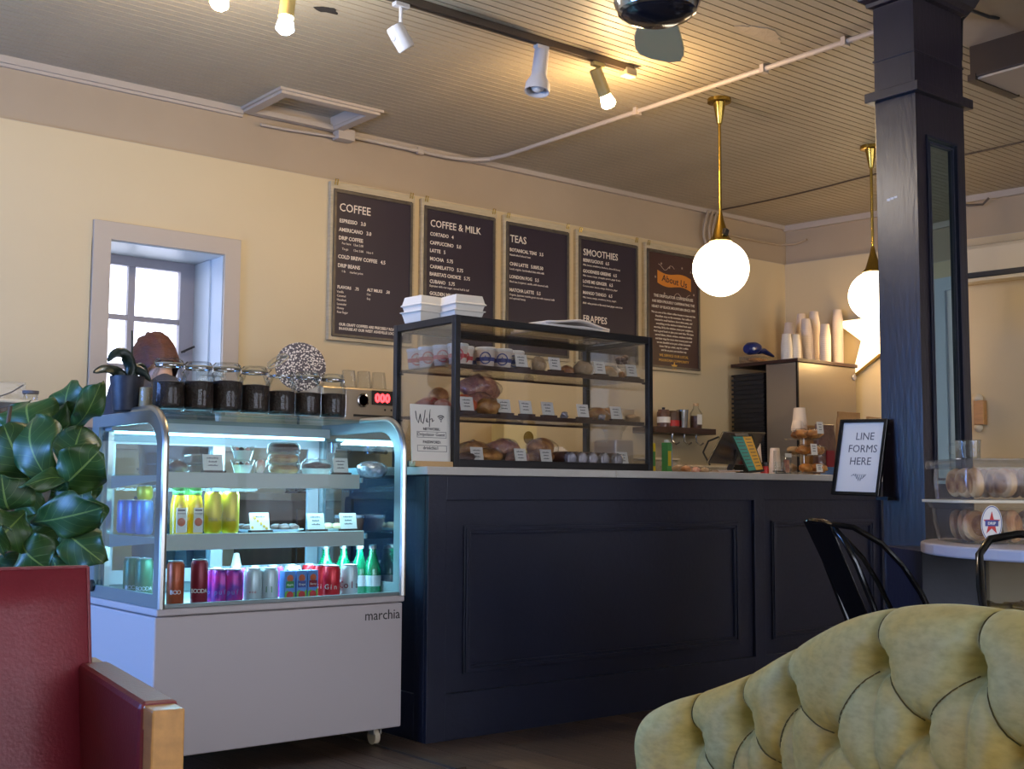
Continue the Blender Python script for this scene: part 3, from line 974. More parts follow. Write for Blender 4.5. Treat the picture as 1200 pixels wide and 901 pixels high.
# ------------------------------------------------------------------ pendant lamps
def pendant(x, y, label):
    t = thing('pendant_lamp', label, 'lamp', (x, y, 1.97), group='brass pendant lamps')
    zt = ZC - 1.97
    MB().lathe([(.055, zt - .022), (.062, zt - .02), (.062, zt)], 28).lathe([(.012, zt - .135), (.014, zt - .13), (.032, zt - .03), (.034, zt - .02)], 24).build('canopy', M['brass'], t, smooth=True)
    MB().lathe([(.0085, .27), (.0085, zt - .1)], 12).build('rod', M['brass'], t, smooth=True)
    MB().lathe([(.062, .285), (.062, .29), (.045, .31), (.018, .40), (.010, .44)], 28).build('cone_cap', M['brass'], t, smooth=True)
    MB().sphere((0, 0, .145), .147, 32, 20, sc=(1, 1, 1.0)).build('globe', M['globe'], t, smooth=True)
    l = bpy.data.lights.new('globe_light', 'POINT')
    l.energy = 30
    l.color = (1, .78, .50)
    l.shadow_soft_size = .16
    o = bpy.data.objects.new('globe_light', l)
    COL.objects.link(o)
    o.parent = t
    o.location = (0, 0, .145 - .0)
    l.shadow_soft_size = .15
    return t


pendant(4.816, 4.24, 'brass pendant with glowing white globe hanging beside the About Us board')
pendant(6.18, 4.254, 'brass pendant with glowing white globe half hidden by the navy column')
sn = thing('sensor', 'small black box sensor clipped beside the nearer pendant', 'sensor', (4.808,4.2,2.299))
MB().box((-.014, -.012, -.018), (.014, .012, .018), T=Matrix.Rotation(R(20), 4, 'Y')).build('sensor_case', M['blackp'], sn, bevel=.002)
MB().cyl((-.012, 0, -.01), (-.028, .02, -.03), .003).build('clip', M['brass'], sn)

# ------------------------------------------------------------------ track lighting
TY = 4.175
tr = thing('light_track', 'dark metal lighting track fixed to the boarded ceiling', 'light track', (2.4, TY, ZC))
MB().box((0.3, TY - .018, ZC - .034), (4.11, TY + .018, ZC)).box((0.3, TY - .006, ZC - .038), (4.11, TY + .006, ZC - .034)).build('rail', M['trackm'], tr, world=True, bevel=.002)
MB().box((4.05, TY - .026, ZC - .06), (4.12, TY + .026, ZC - .02)).build('end_cap', M['oldwood'], tr, world=True, bevel=.006)


def spot(x, label, m, kind, axis, on=None, drop=.07):
    z = ZC - .035
    t = thing('track_spotlight', label, 'spotlight', (x, TY, z), group='track spotlights')
    MB().box((-.035, -.016, -.02), (.035, .016, .0)).build('track_adapter', m, t, bevel=.003)
    MB().cyl((0, 0, -.02), (0, 0, -drop), .008).build('stem', m, t, smooth=True)
    a = Vector(axis).normalized()
    q = a.to_track_quat('Z', 'Y').to_matrix().to_4x4()
    T = Matrix.Translation((0, 0, -drop)) @ q
    if kind == 'barrel':
        MB().lathe([(.028, -.03), (.030, -.028), (.030, .09), (.032, .10), (.026, .10), (.026, .02)], 24, T=T).build('barrel', m, t, smooth=True)
        MB().lathe([(.012, .06), (.022, .09), (.034, .135), (.036, .15), (.022, .165), (.0, .168)], 24, T=T).build('bulb', on or M['white'], t, smooth=True)
    elif kind == 'flare':
        MB().lathe([(.012, -.02), (.034, -.018), (.036, .10), (.040, .115), (.056, .145), (.058, .185), (.053, .185), (.05, .15)], 28, T=T, caps=False).build('flared_shade', m, t, smooth=True)
        MB().sphere((0, 0, .15), .034, T=T).build('bulb', on or M['white'], t, smooth=True)
    else:
        MB().lathe([(.0, -.055), (.034, -.053), (.038, -.045), (.038, .045), (.034, .055), (.030, .045)], 24, T=T).build('barrel', m, t, smooth=True)
        MB().sphere((-.03, 0, -.005), .018, T=Matrix.Translation((0, 0, -drop))).build('swivel_joint', m, t, smooth=True)
    return t, T


s1, T1 = spot(1.99, 'spotlight with a glaring warm bulb at the left end of the track', M['spoty'], 'barrel', (-.25, .1, -.9), M['bulbw'], .07)
s2, T2 = spot(2.235, 'yellowed spotlight with a cool white bulb near the top edge', M['spoty'], 'barrel', (-.12, -.05, -1), M['bulbc'], .10)
s3, T3 = spot(2.76, 'small unlit white spotlight with a swivel joint on the track', M['spotw'], 'small', (-.5, .1, .75), None, .15)
s4, T4 = spot(3.53, 'unlit white spotlight with a flared bell shade', M['spotw'], 'flare', (-.18, -.05, -1), None, .045)
s5, T5 = spot(3.88, 'spotlight with a glaring warm bulb at the right end of the track', M['spoty'], 'barrel', (.55, .05, -.85), M['bulbw'], .06)
for s_, T_, c_, e_ in ((s1, T1, (1, .70, .36), 40), (s2, T2, (.8, .88, 1), 34), (s5, T5, (1, .66, .32), 52)):
    l = bpy.data.lights.new('bulb_light', 'POINT')
    l.energy = e_ * 0.62
    l.color = c_
    l.shadow_soft_size = .045
    o = bpy.data.objects.new('bulb_light', l)
    COL.objects.link(o)
    o.parent = s_
    o.location = T_ @ Vector((0, 0, .22))

# ------------------------------------------------------------------ ceiling fan
FC = (2.587,2.52,2.423)
fn = thing('ceiling_fan', 'chrome ceiling fan with grey green blades near the top edge', 'fan', (FC[0], FC[1], 2.36))
MB().lathe([(0, .0), (.075, .006), (.118, .03), (.13, .06), (.13, .075), (.118, .085), (.122, .10), (.135, .12), (.135, .165), (.11, .19), (.05, .21), (.02, .22)], 40).build('motor_housing', M['chrome'], fn, smooth=True, ang=25)
MB().lathe([(.0, -.006), (.06, .0), (.10, .016), (.108, .024), (.098, .026)], 40).build('bottom_cap', M['screen'], fn, smooth=True)
MB().cyl((0, 0, .2), (0, 0, .60), .014).lathe([(.05, .60), (.07, .66)], 24).build('downrod', M['chrome'], fn, smooth=True)
hx = Vector((FC[0], FC[1], 0)).normalized()
for k in range(3):
    ang = math.atan2(hx.y, hx.x) - R((0, 104, 236)[k]) - R(1)
    out = []
    for u, w in ((.10, .045), (.18, .055), (.30, .07), (.42, .082), (.50, .082), (.56, .07)):
        out.append((u, -w))
    out += [(.585, -.03), (.57, .03)]
    for u, w in ((.54, .07), (.48, .085), (.38, .085), (.28, .07), (.18, .055), (.10, .045)):
        out.append((u, w))
    T = Matrix.Translation((0, 0, .085)) @ Matrix.Rotation(ang, 4, 'Z') @ Matrix.Rotation(R(9), 4, 'X')
    b_ = MB().prism(out, .007, T).build('blade', M['fanblade'], fn, bevel=.002)
    MB().box((.09, -.02, -.012), (.2, .02, 0), T=T).build('blade_arm', M['chrome'], b_)

# ------------------------------------------------------------------ duct, air conditioner, switch
dt = thing('ceiling_duct', 'dark brown boxed duct under the ceiling at the top right corner', 'duct', (5.29, 2.5, 2.855))
MB().box((5.10, 1.6, 2.86), (5.48, 2.97, ZC)).build('duct_body', M['duct'], dt, world=True, bevel=.004)
MB().box((5.115, 1.6, 2.85), (5.465, 2.955, 2.862)).build('duct_underside', M['ductlight'], dt, world=True)
MB().box((5.095, 2.94, 2.845), (5.485, 2.98, 2.875)).build('duct_lip', M['duct'], dt, world=True)

ac = thing('air_conditioner', 'white wall-mounted air conditioner on the right wall', 'air conditioner', (7.75, 4.2, 2.3))
u0 = (6.0 - 4.62) * 1.0093
MB().box((u0, -.20, 2.40), (u0 + .95, -.002, 2.63), T=TR).build('housing', M['pvc'], ac, world=True, bevel=.03)
MB().box((u0 + .03, -.205, 2.405), (u0 + .92, -.12, 2.44), T=TR).build('outlet_slot', M['blackp'], ac, world=True)
MB().box((u0 + .02, -.215, 2.375), (u0 + .93, -.10, 2.40), T=TR @ Matrix.Rotation(R(0), 4, 'X')).build('louvre', M['pvc'], ac, world=True, bevel=.004)
sw = thing('wall_box', 'small wooden box with a rounded pale cap fixed to the right wall', 'wall box', (7.74, 4.55, 1.5))
u1_ = (6.0 - 4.50) * 1.0093
MB().box((u1_ - .035, -.06, 1.42), (u1_ + .035, -.001, 1.585), T=TR).build('box_body', M['oak'], sw, world=True, bevel=.004)
MB().sphere((u1_ - .015, -.03, 1.60), .035, T=TR).sphere((u1_ - .015, -.03, 1.40), .03, T=TR).build('cap', M['pvc'], sw, world=True, smooth=True)

# star lamp on the right wall
st = thing('star_lamp', 'glowing white star lamp on the right wall beside the column', 'star lamp', (7.6, 5.1, 1.95))
us = .811
TT_ = TR @ Matrix.Translation((us, -0.03, 2.104)) @ Matrix.Rotation(R(90), 4, 'X')
sp = star_poly(.37, .15, a0=90)
MB().prism(sp, .05, TT_).build('star_rim', M['brass'], st, world=True)
face = MB()
n = len(sp)
vs = [(p[0] * .985, p[1] * .985, .052) for p in sp] + [(0, 0, .10)]
face._add(vs, [(i, (i + 1) % n, n) for i in range(n)], 0, TT_)
face.build('star_face', M['starm'], st, world=True)
l = bpy.data.lights.new('star_light', 'POINT')
l.energy = 9
l.color = (1, .66, .30)
l.shadow_soft_size = .12
o = bpy.data.objects.new('star_light', l)
COL.objects.link(o)
o.location = tuple(TR @ Vector((us, -.35, 2.0)))

# ================================================================== CHILLED CASE AND WHAT IS IN IT
FX, FY, FW, FD = 1.653, 3.9, 0.977, 0.65
fr = thing('chilled_display_case', 'white chilled display case with curved glass front and grey frame', 'display case', (FX, FY, 0))
MB().box((0, 0.012, .07), (FW, FD, .53)).build('body', M['whitebody'], fr, bevel=.006)
MB().box((0.002, 0.004, .533), (FW + .004, FD, .558)).build('body_rim', M['whitebody'], fr, bevel=.006)
MB().text('marchia', .052, FRONT((FW - .168, 0.0115, .472)), depth=.0006, sx=.95).build('lettering', M['ink'], fr)
for x_, y_ in ((.06, .07), (FW - .07, .07), (.06, FD - .07), (FW - .07, FD - .07)):
    w = MB().lathe([(.028, -.011), (.03, -.008), (.03, .008), (.028, .011)], 20, T=Matrix.Translation((x_, y_ + .02, .03)) @ Matrix.Rotation(R(90), 4, 'Y'))
    w = w.build('caster', M['pvc'], fr, smooth=True)
    MB().box((x_ - .018, y_ - .005, .04), (x_ - .013, y_ + .03, .071)).box((x_ + .013, y_ - .005, .04), (x_ + .018, y_ + .03, .071)).build('caster_fork', M['alu'], w)
# side frames: outline in (y,z)
RAD = .125
ZT, ZB = 1.222, .558


def side_outline(o, inset_back=0.0):
    pts = [(o, ZB + o)]
    r = RAD - o * .5
    cx, cz = o + r, ZT - o - r
    for i in range(11):
        a = PI - (PI / 2) * i / 10
        pts.append((cx + r * math.cos(a), cz + r * math.sin(a)))
    pts += [(FD - o - inset_back, ZT - o), (FD - o - inset_back, ZB + o)]
    return pts


YZ = lambda x: Matrix(((0, 0, 1, x), (1, 0, 0, 0), (0, 1, 0, 0), (0, 0, 0, 1)))   # local (a,b,h) -> (x+h, a, b)
for nm, x_ in (('left', 0.004), ('right', FW - .024)):
    o = MB().ring(side_outline(0.0), side_outline(.045, 0.02), .02, T=YZ(x_)).build('side_frame', M['casegrey'], fr, bevel=.003)
    MB().prism(side_outline(.04), .005, T=YZ(x_ + .008)).build('side_glass', M['glassblue'], o)
    c_ = MB()
    pts = [(x_ + .01, p[0] + 0.0, p[1]) for p in side_outline(0.0)[:12]] + [(x_ + .01, .3, ZT)]
    c_.tube([(x_ + .01, -.004, ZB)] + [(p[0], p[1] - .004 * (1 - k / 12), p[2] + .004 * (k / 12)) for k, p in enumerate(pts)], .0125, 8)
    c_.build('edge_trim', M['alu'], fr, smooth=True)
# curved front glass
rows = []
prof = [(0.002, ZB + .012), (0.002, .8)] + [(p[0] + .002, p[1] - .001) for p in side_outline(0.0)[1:12]] + [(.30, ZT - .001)]
for y_, z_ in prof:
    rows.append([(.026 + (FW - .052) * i / 6, y_, z_) for i in range(7)])
MB().grid(rows).build('curved_glass', M['glassblue'], fr, smooth=True, ang=60)
MB().box((.024, .22, ZT - .006), (FW - .024, FD - .03, ZT)).build('top_glass', M['glassblue'], fr)
for a_, b_ in (((.02, .002, ZB), (FW - .02, .02, ZB + .014)), ((.02, FD - .05, ZT - .05), (FW - .02, FD, ZT - .001)), ((.02, FD - .03, ZB), (FW - .02, FD, ZB + .05))):
    MB().box(a_, b_).build('cross_rail', M['casegrey'], fr, bevel=.002)
# inside floor, rear sliding doors
MB().box((.024, .02, .535), (FW - .024, FD - .03, .552)).build('inside_floor', M['whitebody'], fr)
for x0_, y_ in ((.024, FD - .045), (FW / 2 - .03, FD - .028)):
    d_ = MB().ring([(x0_, .60), (x0_ + .49, .60), (x0_ + .49, 1.17), (x0_, 1.17)], [(x0_ + .05, .65), (x0_ + .44, .65), (x0_ + .44, 1.12), (x0_ + .05, 1.12)], .014, T=Matrix.Translation((0, y_, 0)) @ Matrix.Rotation(R(90), 4, 'X')).build('rear_door', M['whitebody'], fr)
    MB().box((x0_ + .04, y_ - .009, .64), (x0_ + .45, y_ - .005, 1.13)).build('rear_pane', M['glassblue'], d_)
MB().box((.03, FD - .13, 1.165), (FW - .03, FD - .05, 1.20)).build('lamp_housing', M['whitebody'], fr)
MB().box((.05, FD - .12, 1.155), (FW - .05, FD - .10, 1.165)).build('led_tube', M['led'], fr)
SH = [(1.011, .957, .845), (.798, .742, .868)]
for zt_, zb_, xr in SH:
    s_ = MB().box((.05, .13, zt_ - .012), (xr + .03, FD - .06, zt_ - .005)).build('shelf', M['glassblue'], fr)
    MB().box((.05, .118, zb_), (xr - .0, .130, zt_)).build('price_rail', M['railgrey'], s_, bevel=.002)
    MB().box((.06, .135, zb_ + .004), (xr - .01, .15, zb_ + .012)).build('led_strip', M['led'], s_)
    for xx in (.045, xr + .02):
        MB()._add([(xx, .14, zt_ - .03), (xx, FD - .08, zt_ - .06), (xx, FD - .08, zt_ - .012), (xx, .14, zt_ - .012), (xx + .008, .14, zt_ - .03), (xx + .008, FD - .08, zt_ - .06), (xx + .008, FD - .08, zt_ - .012), (xx + .008, .14, zt_ - .012)],
                  [(0, 1, 2, 3), (7, 6, 5, 4), (0, 4, 5, 1), (2, 6, 7, 3), (0, 3, 7, 4), (1, 5, 6, 2)]).build('bracket', M['casegrey'], s_)
MB().box((.03, FD - .10, .56), (.05, FD - .07, 1.16)).build('shelf_upright', M['alu'], fr)
MB().lathe([(.02, -.006), (.022, 0), (.02, .006)], 16, T=Matrix.Translation((-.002, .585, .60)) @ Matrix.Rotation(R(90), 4, 'Y')).build('knob', M['blackp'], fr)
# light inside
for z_, e_ in ((1.15, 9.5), (.95, 6), (.735, 6)):
    l = bpy.data.lights.new('chiller_light', 'AREA')
    l.shape = 'RECTANGLE'
    l.size, l.size_y = .85, .05
    l.energy = e_
    l.color = (.36, .78, 1)
    o = bpy.data.objects.new('chiller_light', l)
    COL.objects.link(o)
    o.parent = fr
    o.location = (.48, .53 if z_ > 1.1 else .16, z_)
    o.rotation_euler = (R(-20) if z_ > 1.1 else R(15), 0, 0)

Z1, Z2, Z3 = 1.0065, .7935, .5525


def can(name, label, cat, x, y, z, r, h, m, group, logo=None, lm='white', band=None, ls=.02):
    t = thing(name, label, cat, (x, y, z), group=group)
    MB().lathe([(r * .78, 0), (r * .86, .003), (r, .012), (r, h - .014), (r * .84, h - .003)], 24, caps=True).build('can_body', m, t, smooth=True)
    MB().lathe([(r * .84, h - .004), (r * .86, h), (r * .78, h - .001), (r * .74, h - .005), (0, h - .005)], 24, caps=False).build('can_lid', M['alu'], t, smooth=True)
    if band:
        MB().lathe([(r + .0004, h * .35), (r + .0004, h * .62)], 24, caps=False).build('band', M[band], t, smooth=True)
    if logo:
        a0 = math.atan2(-y, -x)
        mb = MB()
        wid = ls * .62 / r
        for i, ch in enumerate(logo):
            a = a0 + (i - (len(logo) - 1) / 2) * wid
            p = ((r + .0006) * math.cos(a), (r + .0006) * math.sin(a), h * .30)
            mb.text(ch, ls, face_T(p, (-math.sin(a), math.cos(a), 0), (0, 0, 1)), align='CENTER', depth=.0002)
        mb.build('lettering', M[lm], t)
    return t


def placecard(label, x, y, z, w=.066, h=.058, base=True, rz=0.0, group='price cards', rows=3, tilt=12, parent_name='price_card', gold=False):
    t = thing(parent_name, label, 'price card', (x, y, z), rz, group=group)
    T = Matrix.Translation((0, 0, .010 if base else .001)) @ Matrix.Rotation(R(-tilt), 4, 'X')
    MB().box((-w / 2, -.001, 0), (w / 2, .001, h), T=T).build('card', M['white'], t)
    if base:
        MB().box((-w / 2 - .002, -.012, 0), (w / 2 + .006, .014, .012)).build('card_holder', M['wood'], t)
    else:
        MB().box((-w / 2, 0, 0), (w / 2, .028, .0015)).build('card_foot', M['white'], t)
    mb = MB()
    for i in range(rows):
        ww = w * (.62, .42, .5)[i % 3]
        zz = h * (.74 - .22 * i)
        k = 5
        for q in range(k):
            a = -ww / 2 + ww * q / k
            mb.box((a, -.0016, zz), (a + ww / k * .72, -.0010, zz + .0035 + .0015 * ((q * 7 + i) % 2)), T=T)
    mb.build('handwriting', M['inkg'], t)
    if gold:
        mb = MB()
        for u, v in ((-.016, .046), (-.006, .036), (.004, .026), (.014, .016), (.022, .008), (-.026, .012)):
            mb.lathe([(0, 0), (.006, .0005), (0, .001)], 7, T=T @ Matrix.Translation((u * w / .066, -.002, v)) @ Matrix.Rotation(R(90), 4, 'X'))
        mb.build('gold_leaf_print', M['amber'], t)
    return t


# bottom row cans -- x from the photograph's columns
gx = lambda w: w[0]
for i, (px_, yy) in enumerate((((1.72,4.232,0.556), 0), ((1.72,4.113,0.565), 0))):
    can('drink_can', 'tall dark green can, %s of the pair seen through the case side' % ('rear' if i == 0 else 'front'), 'can', 1.715 + .01 * i, 4.27 - .085 * i, Z3, .03, .158, M['greenc'], 'dark green cans', 'BOODA' if i else 'BOOD', 'greyc')
x_ = gx((1.749,3.98,0.564))
can('drink_can', 'tall burnt orange can at the left end of the bottom row', 'can', x_, 3.975, Z3, .029, .158, M['orangec'], None, 'BOO', 'white')
x_ = gx((1.835,3.98,0.566))
can('drink_can', 'tall maroon can second along the bottom row', 'can', x_, 3.975, Z3, .029, .160, M['maroonc'], None, 'BOODA', 'white')
for i, (a, yy) in enumerate((((1.917,4.04,0.566), 4.04), ((1.931,4.01,0.567), 4.01), ((1.967,3.985,0.567), 3.985))):
    can('drink_can', 'pink and purple can, %s of three overlapping ones' % ('leftmost', 'middle', 'rightmost')[i], 'can', a[0], yy, Z3, .033, .122, M['pinkc'], 'pink cans', 'puf', 'boxblue', None, .024)
can('drink_can', 'pale grey can with small red print beside the pink cans', 'can', gx((2.045,3.99,0.566)), 3.99, Z3, .032, .122, M['greyc'], None, 'ooo', 'red', None, .014)
can('drink_can', 'pale grey can with dark green upright print beside the cartons', 'can', gx((2.109,3.99,0.566)), 3.99, Z3, .032, .122, M['greyc'], None, 'II', 'greenlabel', None, .03)
for i, (a, nm) in enumerate((((2.179,3.98,0.566), 'green'), ((2.227,3.98,0.567), 'purple'), ((2.273,3.98,0.567), 'red'))):
    bx = thing('juice_carton', 'small sky blue juice carton with a %s label' % nm, 'carton', (a[0], 3.985, Z3), group='juice cartons')
    MB().box((-.021, -.02, 0), (.021, .02, .108)).build('carton_body', M['boxblue'], bx, bevel=.001)
    MB().prism([(-.0205, .004), (.0205, .004), (.0205, .034 + .006 * i), (.006, .030), (-.01, .040), (-.0205, .032)], .0006, FRONT((0, -.02, 0))).build('grass_print', M['boxgreen'], bx)
    MB().lathe([(0, 0), (.014, .001)], 16, T=Matrix.Translation((0, -.0202, .022)) @ Matrix.Rotation(R(90), 4, 'X')).build('apple_print', M['red'], bx)
    MB().box((-.016, -.0215, .048), (.016, -.0202, .072)).build('name_label', (M['greenlabel'], M['blue'], M['maroonc'])[i], bx)
    MB().text(('Apple', 'Grape', 'Berry')[i], .011, FRONT((0, -.0217, .056)), align='CENTER', depth=.0002).build('lettering', M['white'], bx)
    MB().lathe([(0, 0), (.013, .001)], 16, T=Matrix.Translation((0, -.0202, .082)) @ Matrix.Rotation(R(90), 4, 'X')).build('fruit_print', M['orangep'], bx)
    MB().cyl((.006, .01, .108), (.006, .01, .112), .004).build('straw_hole', M['silverwrap'], bx)
for i, (a, yy) in enumerate((((2.344,4.03,0.561), 4.03), ((2.361,3.985,0.566), 3.985))):
    can('drink_can', 'bright red can with white script, %s of two' % ('rear' if i == 0 else 'front'), 'can', a[0], yy, Z3, .033, .122, M['redc'], 'red cans', 'Gin', 'white', None, .026)
can('drink_can', 'silver can with large dark red letters at the right end of the row', 'can', gx((2.441,3.99,0.565)), 3.99, Z3, .032, .122, M['greyc'], None, 'Cola', 'maroonc', None, .036)


def gbottle(x, y, z, label, r=.033, h=.23):
    t = thing('glass_bottle', label, 'bottle', (x, y, z), group='green glass bottles')
    MB().lathe([(r * .9, 0), (r, .006), (r, h * .48), (r * .85, h * .62), (r * .42, h * .82), (r * .38, h * .95)], 20).build('bottle_body', M['greenglass'], t, smooth=True)
    MB().lathe([(r * .45, h * .94), (r * .47, h), (0, h)], 16).build('bottle_cap', M['alu'], t, smooth=True)
    MB().lathe([(r + .0006, h * .18), (r + .0006, h * .40)], 20, caps=False).build('bottle_label', M['greyc'], t, smooth=True)
    return t


for i, (a, yy) in enumerate((((2.438,4.16,0.573), 4.16), ((2.506,4.14,0.571), 4.14), ((2.542,4.08,0.574), 4.08), ((2.581,4.05,0.574), 4.05), ((2.651,4.16,0.563), 4.16))):
    gbottle(a[0], yy, Z3, 'green glass bottle in the right corner of the bottom shelf, %s' % ('first from the left', 'second from the left', 'behind the silver can', 'nearest the right glass', 'rearmost by the right glass')[i], h=.185)
# second row of cans behind
for i in range(7):
    can('drink_can', 'can in the second row of the bottom shelf, %s of seven' % ORD[i], 'can', 1.98 + .075 * i, 4.13, Z3, .032, .120, (M['greyc'], M['pinkc'], M['boxblue'], M['pinkc'], M['greyc'], M['redc'], M['greenc'])[i], 'second row of cans')
# paper cone cup behind cans
t = thing('paper_cup', 'white funnel-shaped cup standing behind the cans', 'cup', (gx((2.123,4.28,0.691)), 4.28, Z3))
MB().lathe([(.055, .0), (.056, .006), (.018, .12), (.01, .16), (0, .162)], 20).build('cup_body', M['cupw'], t, smooth=True)
MB().lathe([(.058, 0), (.058, .005)], 20).build('cup_rim', M['cupw'], t)

# middle shelf: juice bottles, yellow cans, cards, plates
for i, (a, yy) in enumerate((((1.789,4.06,0.796), 4.06), ((1.855,4.13,0.799), 4.13), ((1.852,4.06,0.795), 4.06))):
    t = thing('juice_bottle', 'orange juice bottle with green cap, %s' % ('left one in front', 'half hidden behind the other two', 'right one in front')[i], 'bottle', (a[0], yy, Z2), group='orange juice bottles')
    MB().lathe([(.024, 0), (.027, .004), (.027, .10), (.022, .125), (.017, .145), (.017, .155)], 20).build('bottle_body', M['juice'], t, smooth=True)
    MB().lathe([(.020, .138), (.021, .140), (.021, .176), (.019, .178), (0, .178)], 20).build('bottle_cap', M['greenlabel'], t, smooth=True)
    MB().box((-.017, -.0285, .008), (.017, -.0245, .094)).build('bottle_label', M['white'], t)
    MB().lathe([(0, 0), (.0145, .001)], 18, T=Matrix.Translation((0, -.0286, .045)) @ Matrix.Rotation(R(90), 4, 'X')).build('orange_print', M['orangep'], t)
    MB().text('orange', .011, FRONT((0, -.0288, .072)), align='CENTER', depth=.0002).box((-.013, -.029, .083), (.013, -.0286, .088)).build('lettering', M['ink'], t)
for i, (a, yy) in enumerate((((1.919,4.06,0.797), 4.06), ((1.986,4.06,0.799), 4.06))):
    can('drink_can', 'tall yellow can on the middle shelf, %s one' % ('left', 'right')[i], 'can', a[0], yy, Z2, .031, .152, M['yellowc'], 'yellow cans', 'TEA', 'ink', None, .018)
for i in range(3):
    can('drink_can', 'blue can at the left end of the middle shelf, %s of three' % ('front', 'middle', 'rear')[i], 'can', 1.725, 4.2 + .085 * i, Z2, .031, .120, M['bluecan'], 'blue cans')
t = can('drink_can', 'yellow topped can stacked on the blue cans', 'can', 1.725, 4.2, Z2 + .121, .028, .05, M['yellowc'], None)
placecard('card with gold leaf print on the middle shelf', gx((2.105,4.06,0.809)), 4.06, Z2, .078, .066, gold=True, rows=1)
placecard('price card on middle shelf, second from the right end', gx((2.332,4.05,0.812)), 4.05, Z2, .072, .062)
placecard('price card on middle shelf at the right end before the dark tub', gx((2.473,4.05,0.817)), 4.05, Z2, .072, .062)


def plate_of(label, x, y, z, mat_, n, seed, r=.07, group='plates of treats in the chiller'):
    t = thing('treat_plate', label, 'plate', (x, y, z), group=group)
    MB().lathe([(r * .6, 0), (r, .008), (r + .003, .011), (r * .9, .008), (0, .004)], 28, caps=False).build('plate', M['white'], t, smooth=True)
    rn = random.Random(seed)
    for i in range(n):
        a = 2 * PI * i / n
        lumpy('treat', M[mat_], t, (r * .5 * math.cos(a), r * .5 * math.sin(a), .018), .024, .02, .012, seed=seed + i, n=12)
    return t


plate_of('small plate of chocolates in front of the rear door, left', gx((2.166,4.24,0.822)), 4.24, Z2, 'choc', 5, 3)
plate_of('small plate of chocolate-drizzled treats right of the gold card', gx((2.27,4.18,0.829)), 4.18, Z2, 'choc', 6, 8)
plate_of('small plate of pale treats between the two right cards', gx((2.479,4.2,0.833)), 4.2, Z2, 'cookie', 5, 12)
t = thing('dark_tub', 'dark wrapped tub at the right end of the middle shelf', 'tub', (gx((2.568,4.2,0.845)), 4.2, Z2))
MB().lathe([(.05, 0), (.06, .05), (.058, .06), (0, .064)], 24).build('tub_body', M['choc'], t, smooth=True)
MB().lathe([(.061, .048), (.062, .054), (.061, .06)], 24, caps=False).build('tub_rim', M['silverwrap'], t, smooth=True)

# top shelf
t = thing('wrapped_cake', 'dark wrapped slice at the left end of the top shelf', 'cake', (gx((1.797,4.1,1.015)), 4.1, Z1))
lumpy('cake_slice', M['choc'], t, (0, 0, .022), .032, .03, .024, 4, flat=.1)
lumpy('film_wrap', M['film'], t, (0, 0, .024), .038, .035, .027, 5, flat=.1)
t = thing('brownie_stack', 'two brownies in clear boxes stacked behind the first card', 'pastry', (gx((1.892,4.14,1.02)), 4.14, Z1))
for k in range(2):
    MB().box((-.038, -.03, .004 + .036 * k), (.038, .03, .032 + .036 * k)).build('brownie', M['choc'], t, bevel=.005)
    MB().box((-.043, -.035, .001 + .036 * k), (.043, .035, .0345 + .036 * k)).build('clear_box', M['plasticc'], t)
placecard('price card on the chiller top shelf, left one', gx((1.912,4.05,1.019)), 4.05, Z1, .075, .060)
placecard('price card on the chiller top shelf, right one', gx((2.435,4.05,1.027)), 4.05, Z1, .064, .058)
for i in range(2):
    t = thing('parfait_cup', 'clear parfait cup with berries, %s of the stacked pair' % ('lower', 'upper')[i], 'cup', (gx((2.044,4.09,1.018)), 4.09, Z1 + .052 * i), group='parfait cups')
    MB().lathe([(.028, 0), (.029, .002), (.042, .048), (.044, .05), (.043, .052)], 24, caps=False).build('cup_wall', M['jarg'], t, smooth=True)
    MB().lathe([(.026, .002), (.033, .022), (.036, .034), (0, .036)], 20).build('parfait_filling', M['cream2'], t, smooth=True)
    for q in range(5):
        MB().sphere((.02 * math.cos(q * 1.3), .02 * math.sin(q * 1.3), .038), .008, 10, 8).build('berry', M['choc'] if q % 2 else M['pinkp'], t, smooth=True)
t = thing('wrapped_cookie', 'clear cup with pink treats beside the parfait cups', 'cup', (gx((2.131,4.12,1.026)), 4.12, Z1))
MB().lathe([(.022, 0), (.03, .055)], 20).build('cup_wall', M['plasticc'], t, smooth=True)
lumpy('treat', M['pinkp'], t, (0, 0, .03), .02, .02, .024, 3)
for i in range(3):
    t = thing('boxed_donut', 'glazed donut in a clear dome box, %s of a stack of three' % ('lowest', 'middle', 'topmost')[i], 'donut', (gx((2.226,4.12,1.021)), 4.12, Z1 + .041 * i), group='boxed donuts')
    rows = []
    for a in range(21):
        u = 2 * PI * a / 20
        rows.append([((.034 + .021 * math.cos(v)) * math.cos(u), (.034 + .021 * math.cos(v)) * math.sin(u), .020 + .016 * math.sin(v)) for v in [2 * PI * q / 10 for q in range(11)]])
    MB().grid(rows).build('donut', (M['pastry'], M['bread'], M['choc'])[i], t, smooth=True)
    MB().lathe([(.058, 0), (.064, .004), (.058, .028), (.048, .039), (0, .0395)], 24).build('dome_box', M['plasticc'], t, smooth=True)
t = thing('boxed_tart', 'cream tart with brown topping in a clear dome box', 'tart', (gx((2.353,4.1,1.023)), 4.1, Z1))
MB().lathe([(.045, 0), (.056, .026), (0, .027)], 24).build('cream_layer', M['cream2'], t, smooth=True)
lumpy('topping', M['choc'], t, (0, 0, .036), .05, .05, .016, 9)
MB().lathe([(.066, 0), (.070, .003), (.060, .04), (.04, .062), (0, .065)], 24).build('dome_box', M['plasticc'], t, smooth=True)
t = thing('wrapped_sandwich', 'large pale foil-wrapped sandwich at the right end of the top shelf', 'sandwich', (gx((2.617,4.12,1.014)), 4.12, Z1 - .012))
